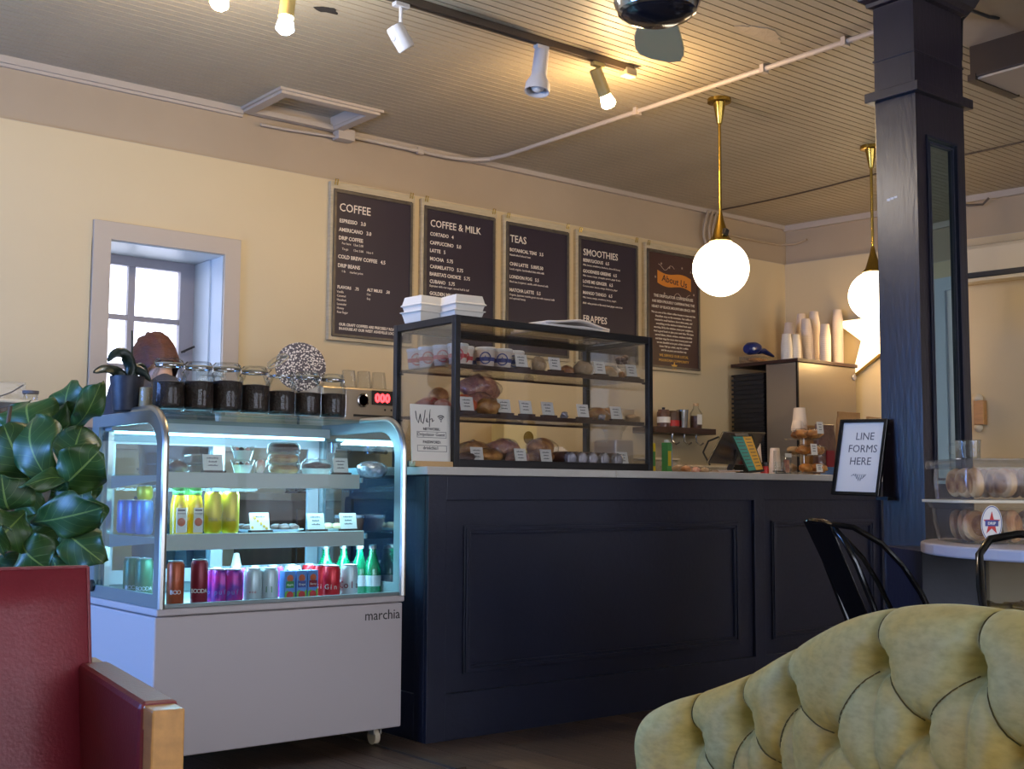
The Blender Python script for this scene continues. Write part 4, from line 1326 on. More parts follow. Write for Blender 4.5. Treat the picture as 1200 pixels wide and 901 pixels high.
lumpy('foil_wrap', M['silverwrap'], t, (0, 0, .035), .06, .07, .036, 14, .08, flat=.1)

# ------------------------------------------------------------------ jars on the chilled case
def clip_jar(label, x, y, z, fill=.115, lid_open=False, s=1.0):
    t = thing('coffee_jar', label, 'jar', (x, y, z), group='jars of coffee beans')
    r = .058 * s
    h = .146 * s
    MB().lathe([(r * .86, 0), (r * .97, .004), (r, .014), (r, h * .80), (r * .93, h * .90), (r * .76, h * 1.0), (r * .76, h * 1.10), (r * .80, h * 1.12)], 8 if False else 28, caps=False).lathe([(0, .001), (r * .86, 0)], 28, caps=False).build('jar_body', M['jarg'], t, smooth=True)
    MB().lathe([(r * .80, .006), (r * .93, .014), (r * .93, min(fill, h * .82)), (r * .6, min(fill, h * .82) + .004), (0, min(fill, h * .82) + .001)], 24).build('coffee_beans', M['coffee'], t, smooth=True)
    MB().lathe([(r * .83, h * 1.04), (r * .845, h * 1.06), (r * .83, h * 1.08)], 28, caps=False).tube([(r * .86, 0, h * .92), (r * .98, 0, h * 1.0), (r * .92, 0, h * 1.12), (r * .75, 0, h * 1.22)], .002, 6).tube([(-r * .86, 0, h * 1.06), (-r * .95, 0, h * 1.14), (-r * .75, 0, h * 1.22)], .002, 6).build('wire_clip', M['chrome'], t, smooth=True)
    T = Matrix.Identity(4)
    if lid_open:
        T = Matrix.Translation((-.05, .0, h * 1.2)) @ Matrix.Rotation(R(-38), 4, 'Y') @ Matrix.Translation((0.05, 0, -h * 1.12 + .004))
    MB().lathe([(r * .80, h * 1.12), (r * .84, h * 1.14), (r * .82, h * 1.18), (r * .70, h * 1.23), (r * .3, h * 1.245), (0, h * 1.24)], 28, caps=False, T=T).build('jar_lid', M['jarg'], t, smooth=True)
    MB().lathe([(r * .74, h * 1.09), (r * .81, h * 1.10), (r * .81, h * 1.125), (r * .74, h * 1.13)], 28, caps=False, T=T).build('rubber_seal', M['oldwood'], t, smooth=True)
    return t


jx = [((1.668,3.917,1.222), .098), ((1.786,3.923,1.222), .104), ((1.907,3.931,1.222), .112), ((2.03,3.942,1.222), .104), ((2.13,3.913,1.222), .088), ((2.236,3.879,1.222), .088), ((2.332,3.855,1.222), .090)]
JS = [1.0, .98, 1.0, .97, .94, .94, .93]
for i, (p, fl_) in enumerate(jx):
    extra = (' in front of the orchid window', '', '', '', ' with its lid tipped open', '', ' next to the red display')[i]
    clip_jar('clip-top glass jar of coffee beans, %s%s' % (ORD[i], extra), 1.735 + i * .1085, 4.045 + .0 * i, 1.2225, fl_, i == 4, JS[i])
t = thing('clear_canister', 'small clear canister squeezed behind the first jar on the chilled case', 'canister', (1.665 + .05, 4.17, 1.2225))
MB().lathe([(.036, 0), (.038, .004), (.038, .10), (.036, .105)], 24, caps=False).build('canister_wall', M['jarg'], t, smooth=True)
MB().lathe([(.034, .002), (.034, .085), (0, .086)], 20).build('canister_filling', M['bamboo'], t, smooth=True)
t = thing('acrylic_box', 'clear acrylic box standing up behind the third jar', 'box', (1.735 + .217, 4.16, 1.2225))
MB().box((-.05, -.003, 0), (.05, .003, .165)).box((-.05, .03, 0), (.05, .033, .165)).build('acrylic_panel', M['plasticc'], t)
MB().box((-.045, -.0045, .12), (.045, -.0035, .123)).box((-.045, -.0045, .14), (.045, -.0035, .143)).build('printed_line', M['white'], t)

# orchid pot
ox = (1.655, 4.22, 1.2225)
t = thing('potted_orchid', 'dark-leaved orchid in a speckled black pot on the chilled case', 'potted plant', ox)
MB().lathe([(.040, 0), (.046, .004), (.060, .125), (.056, .125), (.052, .11)], 30, caps=False).lathe([(0, 0), (.04, 0)], 20, caps=False).build('pot', M['leafpot'], t, smooth=True)
MB().lathe([(.0, .108), (.053, .108)], 24, caps=False).build('soil', M['soil'], t)
for q in range(12):
    pass


def strap_leaf(t, pts, w, m, name='leaf', fold=.25):
    rows = []
    n = len(pts)
    P_ = [Vector(p) for p in pts]
    # resample
    Q = []
    for i in range(13):
        u = i / 12 * (n - 1)
        k = min(int(u), n - 2)
        f = u - k
        p0 = P_[max(k - 1, 0)]
        p1, p2 = P_[k], P_[k + 1]
        p3 = P_[min(k + 2, n - 1)]
        Q.append(0.5 * ((2 * p1) + (p2 - p0) * f + (2 * p0 - 5 * p1 + 4 * p2 - p3) * f * f + (3 * p1 - p0 - 3 * p2 + p3) * f ** 3))
    vd = Vector((0.63, 0.777, 0))
    for i, q in enumerate(Q):
        tg = (Q[min(i + 1, 12)] - Q[max(i - 1, 0)]).normalized()
        side = tg.cross(vd)
        side = (side + Vector((0.3, -0.2, 0))).normalized()
        nn = side.cross(tg).normalized()
        ww = w * math.sin(PI * min(1, (i / 12) ** .8 * .93 + .07)) ** .7
        rows.append([q + side * (ww * s_) + nn * (abs(s_) * ww * fold) for s_ in (-1, -.5, 0, .5, 1)])
    mb = MB().grid(rows)
    o = mb.build(name, m, t, smooth=True, ang=80)
    sm = o.modifiers.new('thick', 'SOLIDIFY')
    sm.thickness = .0025
    return o


b0 = Vector((0, 0, .11))
for pts, w in (([(0, 0, .11), (-.035, 0, .135), (-.09, -.03, .145), (-.14, -.05, .125)], .024),
               ([(0, 0, .11), (.01, 0, .16), (-.02, -.01, .205), (-.055, -.01, .20), (-.075, -.01, .17)], .022),
               ([(0, 0, .11), (.03, 0, .15), (.06, .02, .16), (.085, .02, .13)], .02),
               ([(0, 0, .11), (.02, .0, .15), (.05, -.02, .14), (.075, -.03, .11)], .018)):
    strap_leaf(t, pts, w, M['orchid'])
MB().tube([(0, 0, .11), (.015, 0, .2), (.012, 0, .29)], .003, 6).build('flower_stem', M['orchid'], t)

# ================================================================== BAKERY CASE
BX0, BX1, BY0, BY1, BZ0, BZ1 = 2.857, 3.965, 3.90, 4.345, 1.0436, 1.650
bk = thing('bakery_case', 'black framed glass bakery case standing on the counter', 'display case', ((BX0 + BX1) / 2, (BY0 + BY1) / 2, BZ0))
q = .026
fm = MB()
for x_ in (BX0, BX1 - q):
    for y_ in (BY0, BY1 - q):
        MB().box((x_, y_, BZ0), (x_ + q, y_ + q, BZ1)).build('post', M['blackm'], bk, world=True, bevel=.002)
for z_, hh_ in ((BZ0, .032), (BZ1 - .03, .03)):
    for y_ in (BY0, BY1 - q):
        MB().box((BX0 + q, y_ + .002, z_), (BX1 - q, y_ + q, z_ + hh_)).build('rail', M['blackm'], bk, world=True, bevel=.002)
    for x_ in (BX0, BX1 - q):
        MB().box((x_ + .002, BY0 + q, z_), (x_ + q - .002, BY1 - q, z_ + hh_)).build('rail', M['blackm'], bk, world=True, bevel=.002)
MB().box((BX0 + q, BY0 + .010, BZ0 + .03), (BX1 - q, BY0 + .015, BZ1 - .03)).build('front_glass', M['glasscase'], bk, world=True)
MB().box((BX0 + .010, BY0 + q, BZ0 + .03), (BX0 + .015, BY1 - q, BZ1 - .03)).build('side_glass', M['glasscase'], bk, world=True)
MB().box((BX1 - .015, BY0 + q, BZ0 + .03), (BX1 - .010, BY1 - q, BZ1 - .03)).build('side_glass', M['glasscase'], bk, world=True)
MB().box((BX0 + q, BY0 + q, BZ1 - .012), (BX1 - q, BY1 - q, BZ1 - .006)).build('top_glass', M['glasscase'], bk, world=True)
MB().box((BX0 + q, BY0 + q, BZ0 + .008), (BX1 - q, BY1 - q, BZ0 + .016)).build('case_floor', M['wood'], bk, world=True)
ZA, ZBs, ZF = 1.4585, 1.2625, BZ0 + .0165
for z_ in (ZA, ZBs):
    s_ = MB().box((BX0 + .018, BY0 + .05, z_ - .008), (BX1 - .018, BY1 - .03, z_ - .0005)).build('shelf', M['glasscase'], bk, world=True)
    e_ = MB().box((BX0 + .018, BY0 + .038, z_ - .016), (BX1 - .018, BY0 + .05, z_ + .002)).box((BX0 + .018, BY1 - .035, z_ - .012), (BX1 - .018, BY1 - .03, z_)).build('shelf_edge', M['wood'], bk, world=True)
    for x_ in (BX0 + .014, BX1 - .024):
        for y_ in (BY0 + .03, BY1 - .04):
            MB().box((x_, y_, z_ - .022), (x_ + .012, y_ + .018, z_ - .014)).build('shelf_pin', M['blackm'], bk, world=True)

# pint tubs on the upper shelf
def pint(label, x, y, z, band, seed):
    t = thing('paper_tub', label, 'tub', (x, y, z), group='printed paper tubs')
    MB().lathe([(.033, 0), (.034, .002), (.042, .078)], 26).build('tub_body', M['cupw'], t, smooth=True)
    MB().lathe([(.0435, .074), (.0445, .077), (.0445, .084), (.042, .087), (0, .087)], 26).build('tub_lid', M['white'], t, smooth=True)
    MB().lathe([(.0378, .028), (.0395, .044)], 26, caps=False).build('colour_band', M[band], t, smooth=True)
    a = math.atan2(-y, -x)
    p = (.0395 * math.cos(a), .0395 * math.sin(a), .040)
    T = face_T(p, (-math.sin(a), math.cos(a), 0), (0, 0, 1))
    c = [2 * PI * i / 20 for i in range(20)]
    MB().ring([(.024 * math.cos(v), .026 * math.sin(v)) for v in c], [(.019 * math.cos(v), .021 * math.sin(v)) for v in c], .0015, T=T).prism(star_poly(.013), .0015, T).build('round_logo', M['blue' if band != 'pinkred' else 'pinkred'], t)
    return t


pts = [(2.92, 4.26), (2.915, 4.17), (2.925, 4.08), (2.935, 3.99), (3.01, 4.05), (3.10, 4.02), (3.19, 4.02), (3.27, 4.04), (3.05, 4.15), (3.16, 4.13)]
for i, (x_, y_) in enumerate(pts):
    band = 'pinkred' if i < 5 else 'blue'
    pint('%s-banded paper tub on the bakery case top shelf, %s' % ('red' if i < 5 else 'blue', ('rearmost at left', 'second from rear at left', 'third from rear at left', 'at the left front corner', 'just right of the corner post', 'with the round violet logo', 'second from the front row right end', 'rightmost in the front row', 'behind the corner tub', 'behind the middle tubs')[i]), x_, y_, ZA, band, i)


def wrapped(name, label, cat, m, c, rx, ry, rz_, seed, film=True, group=None):
    t = thing(name, label, cat, c, group=group)
    lumpy('crumb', M[m], t, (0, 0, rz_), rx, ry, rz_, seed, flat=.12)
    if film:
        lumpy('film_wrap', M['film'], t, (0, 0, rz_ * 1.02), rx * 1.08, ry * 1.08, rz_ * 1.06, seed + 50, .2, flat=.1)
    return t


# top shelf pastries
wx = lambda w: w[0]
wrapped('wrapped_cookie', 'nutty wrapped cookie beside the tall card on the top shelf', 'cookie', 'cookie', (wx((3.389,4.02,1.484)), 4.02, ZA), .032, .03, .034, 3)
wrapped('wrapped_scone', 'pale pointed scone in film on the top shelf', 'scone', 'cookie', (wx((3.646,4.02,1.479)), 4.02, ZA), .046, .04, .034, 7)
wrapped('wrapped_scone', 'small brown scone left of the pointed one', 'scone', 'bread', (wx((3.586,4.06,1.493)), 4.06, ZA), .03, .03, .024, 9)
wrapped('wrapped_scone', 'scone in film behind the third card of the top shelf', 'scone', 'cookie', (wx((3.825,4.05,1.485)), 4.05, ZA), .045, .035, .030, 11)
t = thing('treat_bag', 'clear bag of brown treats tied at the waist on the top shelf', 'bag', (wx((3.888,4.02,1.464)), 4.02, ZA))
MB().lathe([(.022, 0), (.024, .02), (.012, .045), (.03, .065), (.04, .10), (.044, .115)], 20, caps=False).build('bag_film', M['film'], t, smooth=True)
for i in range(8):
    MB().sphere((.018 * math.cos(i * 2.4), .018 * math.sin(i * 2.4), .085 + .008 * (i % 3)), .013, 10, 8).build('treat', M['choc'], t, smooth=True)
lumpy('treat', M['bread'], t, (0, 0, .02), .018, .018, .018, 2)
for i, (p, ds) in enumerate((((3.253,3.965,1.478), 'partly behind the blue reflection'), ((3.438,3.965,1.476), 'between the nutty cookie and the scone'), ((3.703,3.965,1.475), 'over the third scone'), ((3.899,3.965,1.476), 'at the right end'))):
    placecard('price card on the bakery case top shelf, %s' % ds, p[0], 3.965, ZA, .064, .058, base=True)

# second shelf
t = thing('serving_tray', 'white tray under the wrapped rolls at the left end', 'tray', (2.99, 4.13, ZBs))
MB().lathe([(.085, 0), (.10, .012), (.103, .016), (.098, .014), (.085, .004), (0, .003)], 4, caps=False, sx=1.0, sy=1.6, T=Matrix.Rotation(R(45), 4, 'Z')).build('tray_body', M['white'], t, bevel=.002)
rl = [('pink wrapped roll with a red ribbon at the far left of the tray', 'pinkp', (2.925, 4.20), .045), ('brown wrapped loaf at the back of the tray', 'bread', (2.99, 4.20), .05), ('orange glossy wrapped roll by the corner post', 'orangep', (2.995, 4.02), .047), ('pink and white wrapped roll at the front of the tray', 'pinkp', (2.925, 4.075), .038)]
for i, (lb, m_, (x_, y_), r_) in enumerate(rl):
    z0 = ZBs + .006
    t = thing('wrapped_roll', lb, 'bread roll', (x_, y_, z0), group='wrapped rolls')
    lumpy('crumb', M[m_], t, (0, 0, r_ * .75 if i != 1 else .075), r_, r_ * .95, r_ * .75, 20 + i, flat=.1)
    if i == 0:
        MB().tube([(.0, -.04, .05), (.01, -.045, .065), (.03, -.04, .06)], .005, 6).build('ribbon', M['red'], t)
for i, (p, rx, m_, dz, ds) in enumerate((((3.102,4.06,1.289), .075, 'berry', 0, 'large berry loaf in film behind the first two cards'), ((3.18,4.14,1.443), .085, 'berry', .075, 'round berry loaf stacked on another'), ((3.115,4.16,1.331), .06, 'berry', .02, 'dark berry loaf right behind the corner post'),
                                         ((3.101,4,1.3), .055, 'pastry', 0, 'small pale muffin between the first two cards'), ((3.743,4.03,1.264), .05, 'pastry', 0, 'golden pastry left of the fifth card'), ((3.875,4.08,1.271), .055, 'bread', 0, 'golden bread roll right of the fifth card'), ((3.991,4.06,1.259), .035, 'cookie', 0, 'pale cookie at the right end'))):
    wrapped('wrapped_loaf', ds, 'bread', m_, (p[0], (4.06, 4.16, 4.18, 4.0, 4.03, 4.1, 4.06)[i], ZBs + dz), rx * 1.12, rx * .75, rx * .62, 30 + i, group='loaves on the second shelf')
for i, (p, ds) in enumerate((((2.969,3.965,1.285), 'first from the left'), ((3.163,3.965,1.284), 'second from the left'), ((3.278,3.965,1.282), 'third, behind the blue reflection'), ((3.4,3.965,1.28), 'fourth from the left'), ((3.602,3.965,1.274), 'fifth from the left'), ((3.802,3.965,1.267), 'at the right end'))):
    placecard('price card on the bakery case second shelf, %s' % ds, p[0], 3.965, ZBs, .066, .060, base=True)
# silver wrap bits
for i, p in enumerate(((3.506,3.98,1.267), (3.728,3.98,1.246))):
    t = thing('foil_twist', 'crumpled silver wrapper end, %s one of the second shelf' % ('left', 'right')[i], 'wrapper', (p[0], 3.985, ZBs), group='foil twists')
    lumpy('foil', M['silverwrap'], t, (0, 0, .016), .02, .014, .015, 60 + i, .3)

# bottom of the case
bt = [('big golden croissant at the bottom left', 'bread', (3.107,4.1,1.148), .075, .01), ('berry pastry lying on its side at the bottom', 'berry', (3.278,4.12,1.153), .07, .03), ('pale flaky pastry behind the first bottom card', 'pastry', (3.107,4,1.117), .055, 0),
      ('brown bun left of the third bottom card', 'bread', (3.489,4.12,1.189), .065, .045), ('brown bun under the others', 'bread', (3.429,4.06,1.119), .06, 0), ('glazed bun half behind the blue reflection', 'berry', (3.273,4.02,1.129), .05, 0), ('dark glazed slice at bottom left corner', 'choc', (2.99,3.99,1.097), .04, 0)]
for i, (lb, m_, p, r_, dz) in enumerate(bt):
    wrapped('wrapped_pastry', lb, 'pastry', m_, (p[0], (4.1, 4.12, 4.0, 4.12, 4.06, 4.02, 3.99)[i], ZF + dz), r_ * 1.15, r_ * .7, r_ * .58, 70 + i, group='pastries at the bottom of the case')
for i in range(6):
    px_ = ((3.524,4,1.083), (3.588,4,1.085), (3.649,4,1.086), (3.72,4,1.087), (3.803,4,1.089), (3.834,4.1,1.13))[i]
    t = thing('wrapped_bar', 'dark chocolate roll with twisted silver end, %s' % (ORD[i] if i < 5 else 'behind the others'), 'chocolate roll', (px_[0], 4.0 + (.1 if i == 5 else 0), ZF), group='chocolate rolls')
    MB().lathe([(.001, -.01), (.025, -.008), (.032, .02), (.032, .09), (.02, .11), (0, .112)], 16, T=Matrix.Translation((0, -.03, .033)) @ Matrix.Rotation(R(-90), 4, 'X')).build('cake_roll', M['choc'], t, smooth=True)
    MB().lathe([(.020, -.022), (.027, -.018), (.031, -.004), (.028, .01), (.02, .012)], 12, T=Matrix.Translation((0, -.03, .033)) @ Matrix.Rotation(R(-90), 4, 'X'), caps=True).build('silver_end', M['silverwrap'], t)
lumpy('crumble', M['bread'], None, (0, 0, .02), .09, .05, .03, 99, flat=.1, loc=(wx((3.966,4.2,1.195)), 4.2, ZF))
tag(bpy.data.objects['crumble'], 'mound of crumble cake behind the chocolate rolls', 'cake')
for i, (p, ds) in enumerate((((3.023,3.965,1.107), 'first from the left'), ((3.251,3.965,1.106), 'second, at the blue reflection'), ((3.392,3.965,1.105), 'third from the left'), ((3.844,3.965,1.108), 'at the right end'))):
    placecard('price card on the bakery case floor, %s' % ds, p[0], 3.965, ZF, .062, .060, base=True)

# clamshells and paper bags on top
def clam(label, x, y, z, n, w=.16, rz=0.0):
    for k in range(n):
        t = thing('foam_box', label + (', lower' if k == 0 else ', upper'), 'box', (x + .004 * k, y, z + .028 * k), rz, group='stacked foam boxes')
        a = w / 2
        up = k == n - 1
        pr = [(a * .80, 0), (a * .95, .04), (a * 1.04, .042), (a * 1.04, .046)]
        if up:
            pr += [(a * .97, .050), (a * .86, .082), (0, .084)]
        MB().lathe([(r_ * 1.35, z_) for r_, z_ in pr], 4, T=Matrix.Rotation(R(45), 4, 'Z'), caps=True).build('box_shell', M['foam'], t, bevel=.004)
    return t


clam('open-topped foam box at the left on the bakery case', 2.92, 4.22, BZ1 + .001, 2, .14, R(4))
clam('bigger foam box beside the first on the bakery case', 3.03, 4.10, BZ1 + .001, 2, .155, R(-6))
for i in range(4):
    t = thing('paper_bag', 'flat white paper bag on the bakery case, %s of the pile' % ('lowest', 'second', 'third', 'topmost')[i], 'paper bag', (3.57 + .01 * i, 4.1 - .006 * i, BZ1 + .001 + .011 * i), R(3 * (i - 1)), group='pile of paper bags')
    rows = []
    for j in range(7):
        v = j / 6
        rows.append([(-.20 + .40 * u / 8 + (.01 * math.sin(j * 2 + i) if u == 8 else 0), -.085 + .17 * v, .0015 + .006 * math.sin(PI * u / 8) * (1 + .5 * math.sin(i + u)) + (.016 if i == 3 else 0) * math.sin(PI * u / 8) ** 2) for u in range(9)])
    o = MB().grid(rows).build('bag_sheet', M['paperw'], t, smooth=True)
    so = o.modifiers.new('thick', 'SOLIDIFY')
    so.thickness = .010
    MB().box((.188, -.08, .001), (.20, .08, .0035)).build('bag_fold', M['paperw'], t)

# wifi sign
pA = Vector((2.623,3.93,1.055))
wf = thing('wifi_sign', 'white Wifi sign on a pale wood block at the left end of the counter', 'sign', (2.775, 3.93, 1.0436))
MB().box((-.098, -.022, 0), (.088, .022, .022)).build('wood_block', M['bamboo'], wf, bevel=.003)
Tw = Matrix.Translation((-.1, -.004, .012)) @ Matrix.Rotation(R(-4), 4, 'X')
MB().box((0, 0, 0), (.192, .004, .232), T=Tw).build('sign_sheet', M['white'], wf)
Tt = Tw @ Matrix.Translation((0, -.0006, 0)) @ Matrix.Rotation(R(90), 4, 'X')
tx = MB()


def script(mb, T, strokes, r=.0018):
    for s_ in strokes:
        mb.tube([tuple(T @ Vector((x_, y_, 0))) for x_, y_ in s_], r, 6)


script(tx, Tt, [[(.022, .205), (.026, .175), (.034, .158), (.040, .18), (.044, .195), (.047, .165), (.056, .156), (.064, .185), (.068, .21)],
                [(.072, .165), (.074, .18), (.076, .162), (.082, .165)], [(.086, .145), (.088, .19), (.092, .213), (.089, .19), (.087, .17), (.096, .178)], [(.100, .178), (.101, .165), (.108, .172)]])
tx.text('NETWORK:', .0155, Tt @ Matrix.Translation((.096, .131, 0)), align='CENTER', bold=.0002).text('PASSWORD:', .0155, Tt @ Matrix.Translation((.096, .080, 0)), align='CENTER', bold=.0002)
tx.text('Dripolator Guest', .0185, Tt @ Matrix.Translation((.094, .109, 0)), align='CENTER').text('drinkthis1', .0185, Tt @ Matrix.Translation((.090, .056, 0)), align='CENTER')
for z_ in (.102, .048):
    tx.ring([(.026, z_), (.166, z_), (.166, z_ + .024), (.026, z_ + .024)], [(.0275, z_ + .0015), (.1645, z_ + .0015), (.1645, z_ + .0225), (.0275, z_ + .0225)], .0006, T=Tt)
for k, r_ in enumerate((.006, .0135, .021)):
    tx.tube([tuple(Tt @ Vector((.142 + r_ * math.cos(R(a)), .170 + r_ * math.sin(R(a)), 0))) for a in range(45, 136, 10)], .0022, 6)
tx.lathe([(0, 0), (.003, .0008)], 10, T=Tt @ Matrix.Translation((.142, .168, 0)))
stuff(tx.build('lettering', M['ink'], wf))

# ================================================================== ITEMS ON THE COUNTER (right part)
ZW = 1.0438


def on(px_w, z=ZW):
    return (px_w[0], px_w[1], z)


# cartons / cans next to the bakery case
for i, (p, m_, ds) in enumerate((((4.202,4.12,1.066), 'yellowc', 'yellow green'), ((4.176,4.05,1.065), 'greenlabel', 'green'), ((4.268,4.1,1.063), 'teal', 'teal blue'))):
    t = thing('drink_carton', 'tall %s drink carton standing right of the bakery case' % ds, 'carton', (p[0] + .02 * i + .01, (4.16, 4.05, 4.15)[i], ZW), R(10 * i), group='drink cartons')
    MB().box((-.017, -.017, 0), (.017, .017, .14)).build('carton_body', M[m_], t, bevel=.002)
    MB().box((-.013, -.0178, .03), (.013, -.0168, .10)).build('printed_label', M[('greenlabel', 'yellowc', 'boxblue')[i]], t)
    MB().lathe([(.012, .14), (.012, .152), (0, .153)], 14).build('cap', M['white'], t, smooth=True)
# plastic wrapped clutter
for i, (p, s_) in enumerate((((4.339,4.1,1.064), .035), ((4.339,4.05,1.059), .03), ((4.48,4.12,1.058), .028), ((4.504,4.08,1.054), .026))):
    t = thing('wrapped_snack', 'snack in clear crackling wrap on the counter, %s of the heap' % ORD[i], 'snack', (p[0], (4.1, 4.05, 4.12, 4.08)[i], ZW), .5 * i, group='wrapped snacks')
    lumpy('snack', M[('cookie', 'bread', 'pinkp', 'cookie')[i]], t, (0, 0, s_ * .55), s_ * .8, s_ * .8, s_ * .5, 90 + i, .2)
    lumpy('wrap', M['film'], t, (0, 0, s_ * .65), s_ * 1.1, s_, s_ * .65, 95 + i, .3)
for i in range(4):
    t = thing('loose_paper', 'folded paper slip on the counter between snacks and tablet, %s' % ('lowest', 'second', 'third', 'topmost')[i], 'paper', (4.50 + .03 * i, 3.98 + .01 * i, ZW + .004 * i), R(20 - 13 * i), group='paper slips')
    MB().box((-.07, -.03, 0), (.07, .03, .003)).build('paper_sheet', M['paperw' if i % 2 else 'kraft'], t)

# till tablet seen from behind
tb = thing('till_tablet', 'dark till tablet on a stand, seen from behind', 'tablet', (4.78, 4.22, ZW))
q1, q2, q3, q4 = [Vector(v) for v in ((4.787,4.2,1.26), (5.311,4.36,1.279), (5.166,4.36,1.098), (4.662,4.2,1.096))]
nrm = (q2 - q1).cross(q4 - q1).normalized()
mb = MB()
vs = [q1, q2, q3, q4] + [v + nrm * .012 for v in (q1, q2, q3, q4)]
mb._add([tuple(v) for v in vs], [(0, 1, 2, 3), (7, 6, 5, 4), (0, 4, 5, 1), (1, 5, 6, 2), (2, 6, 7, 3), (3, 7, 4, 0)])
mb.build('tablet_body', M['screen'], tb, world=True, bevel=.004)
mb = MB()
cmid = (q1 + q2 + q3 + q4) / 4
mb.tube([tuple(cmid + Vector((0, 0, -.01))), tuple(Vector((cmid.x - .02, cmid.y + .04, ZW + .03))), tuple(Vector((cmid.x - .02, cmid.y + .04, ZW)))], .016, 10)
mb.lathe([(.06, 0), (.06, .008), (.02, .012)], 20, c=(cmid.x - .02, cmid.y + .04, ZW))
mb.build('stand', M['blackp'], tb, world=True, smooth=True)
MB().tube([(4.786,4.3,1.091), (4.757,4.32,1.157), (4.808,4.33,1.216), (4.899,4.34,1.241)], .005, 8).build('cable', M['blackp'], tb, world=True, smooth=True)

# slanted menu card
mc = thing('menu_clipboard', 'slanted clipboard menu printed teal and amber', 'menu', (4.80, 3.97, ZW))
q1, q2, q3, q4 = [Vector(v) for v in ((4.625,4.02,1.235), (4.785,4.02,1.241), (4.771,3.93,1.057), (4.649,3.93,1.046))]
base = Vector((4.80, 3.97, ZW))
xr_ = (q2 - q1)


def slab(mb, a, b, c, d, th, mi=0):
    n_ = (b - a).cross(d - a).normalized() * th
    vs = [a, b, c, d, a + n_, b + n_, c + n_, d + n_]
    mb._add([tuple(v) for v in vs], [(0, 1, 2, 3), (7, 6, 5, 4), (0, 4, 5, 1), (1, 5, 6, 2), (2, 6, 7, 3), (3, 7, 4, 0)], mi)
    return mb


slab(MB(), q1, q2, q3, q4, .006).build('clipboard', M['blackp'], mc, world=True)


def bil(u, v, off=.0):
    n_ = (q2 - q1).cross(q4 - q1).normalized()
    a = q1.lerp(q2, u)
    b = q4.lerp(q3, u)
    return a.lerp(b, v) - n_ * off


slab(MB(), bil(.08, .06, .001), bil(.52, .06, .001), bil(.52, .95, .001), bil(.08, .95, .001), .001).build('teal_half', M['teal'], mc, world=True)
slab(MB(), bil(.52, .06, .001), bil(.94, .06, .001), bil(.94, .95, .001), bil(.52, .95, .001), .001).build('amber_half', M['amber'], mc, world=True)
mb = MB()
for i in range(9):
    v = .12 + .09 * i
    slab(mb, bil(.13, v, .0016), bil(.45, v, .0016), bil(.45, v + .02, .0016), bil(.13, v + .02, .0016), .0004)
    slab(mb, bil(.6, v, .0016), bil(.86, v, .0016), bil(.86, v + .02, .0016), bil(.6, v + .02, .0016), .0004)
stuff(mb.build('print_lines', M['inkg'], mc, world=True))
slab(MB(), bil(.2, -.02, .004), bil(.8, -.02, .004), bil(.8, .05, .004), bil(.2, .05, .004), .003).build('metal_clip', M['alu'], mc, world=True)
MB().cyl(tuple(bil(.5, .3) + Vector((0, .004, 0))), (4.84, 4.09, ZW), .005).build('prop', M['blackp'], mc, world=True)


def papercup(x, y, z, label, r=.036, h=.10, n=1, up=False, group='upside-down paper cups', name='paper_cup', m='cupw', lean=(0, 0)):
    t = thing(name, label, 'cup' if n == 1 else 'cup stack', (x, y, z), group=group)
    prof = []
    st = .011
    for k in range(n):
        prof += [(r * 1.04, k * st), (r * 1.04, k * st + .003), (r * .995, k * st + .004), (r * .985, (k + 1) * st - .0005)]
    prof += [(r * .76, n * st + h), (r * .73, n * st + h + .001), (0, n * st + h - .003)]
    pr = prof
    if lean != (0, 0):
        T = Matrix(((1, 0, lean[0], 0), (0, 1, lean[1], 0), (0, 0, 1, 0), (0, 0, 0, 1)))
        MB().lathe(pr, 24, T=T).build('cup_shell', M[m], t, smooth=True, ang=50)
    else:
        MB().lathe(pr, 24).build('cup_shell', M[m], t, smooth=True, ang=50)
    return t


def slot(w, y, z=ZW):
    return w[0], y, z


papercup(*slot((5.353,4.45,1.174), 4.47), 'tall upside-down white cups behind the tablet', r=.034, h=.10, n=8)
papercup(*slot((5.456,4.42,1.176), 4.42), 'white cup stack beside the clear jar', r=.034, h=.10, n=5)
t = thing('red_jar', 'small red and black jar in front of the white cup stack', 'jar', ((5.245,4.32,1.086)[0], 4.32, ZW))
MB().lathe([(.022, 0), (.024, .03), (.02, .05), (0, .051)], 18).build('jar_body', M['red'], t, smooth=True)
MB().lathe([(.022, .05), (.022, .07), (0, .071)], 18).build('jar_cap', M['blackp'], t, smooth=True)

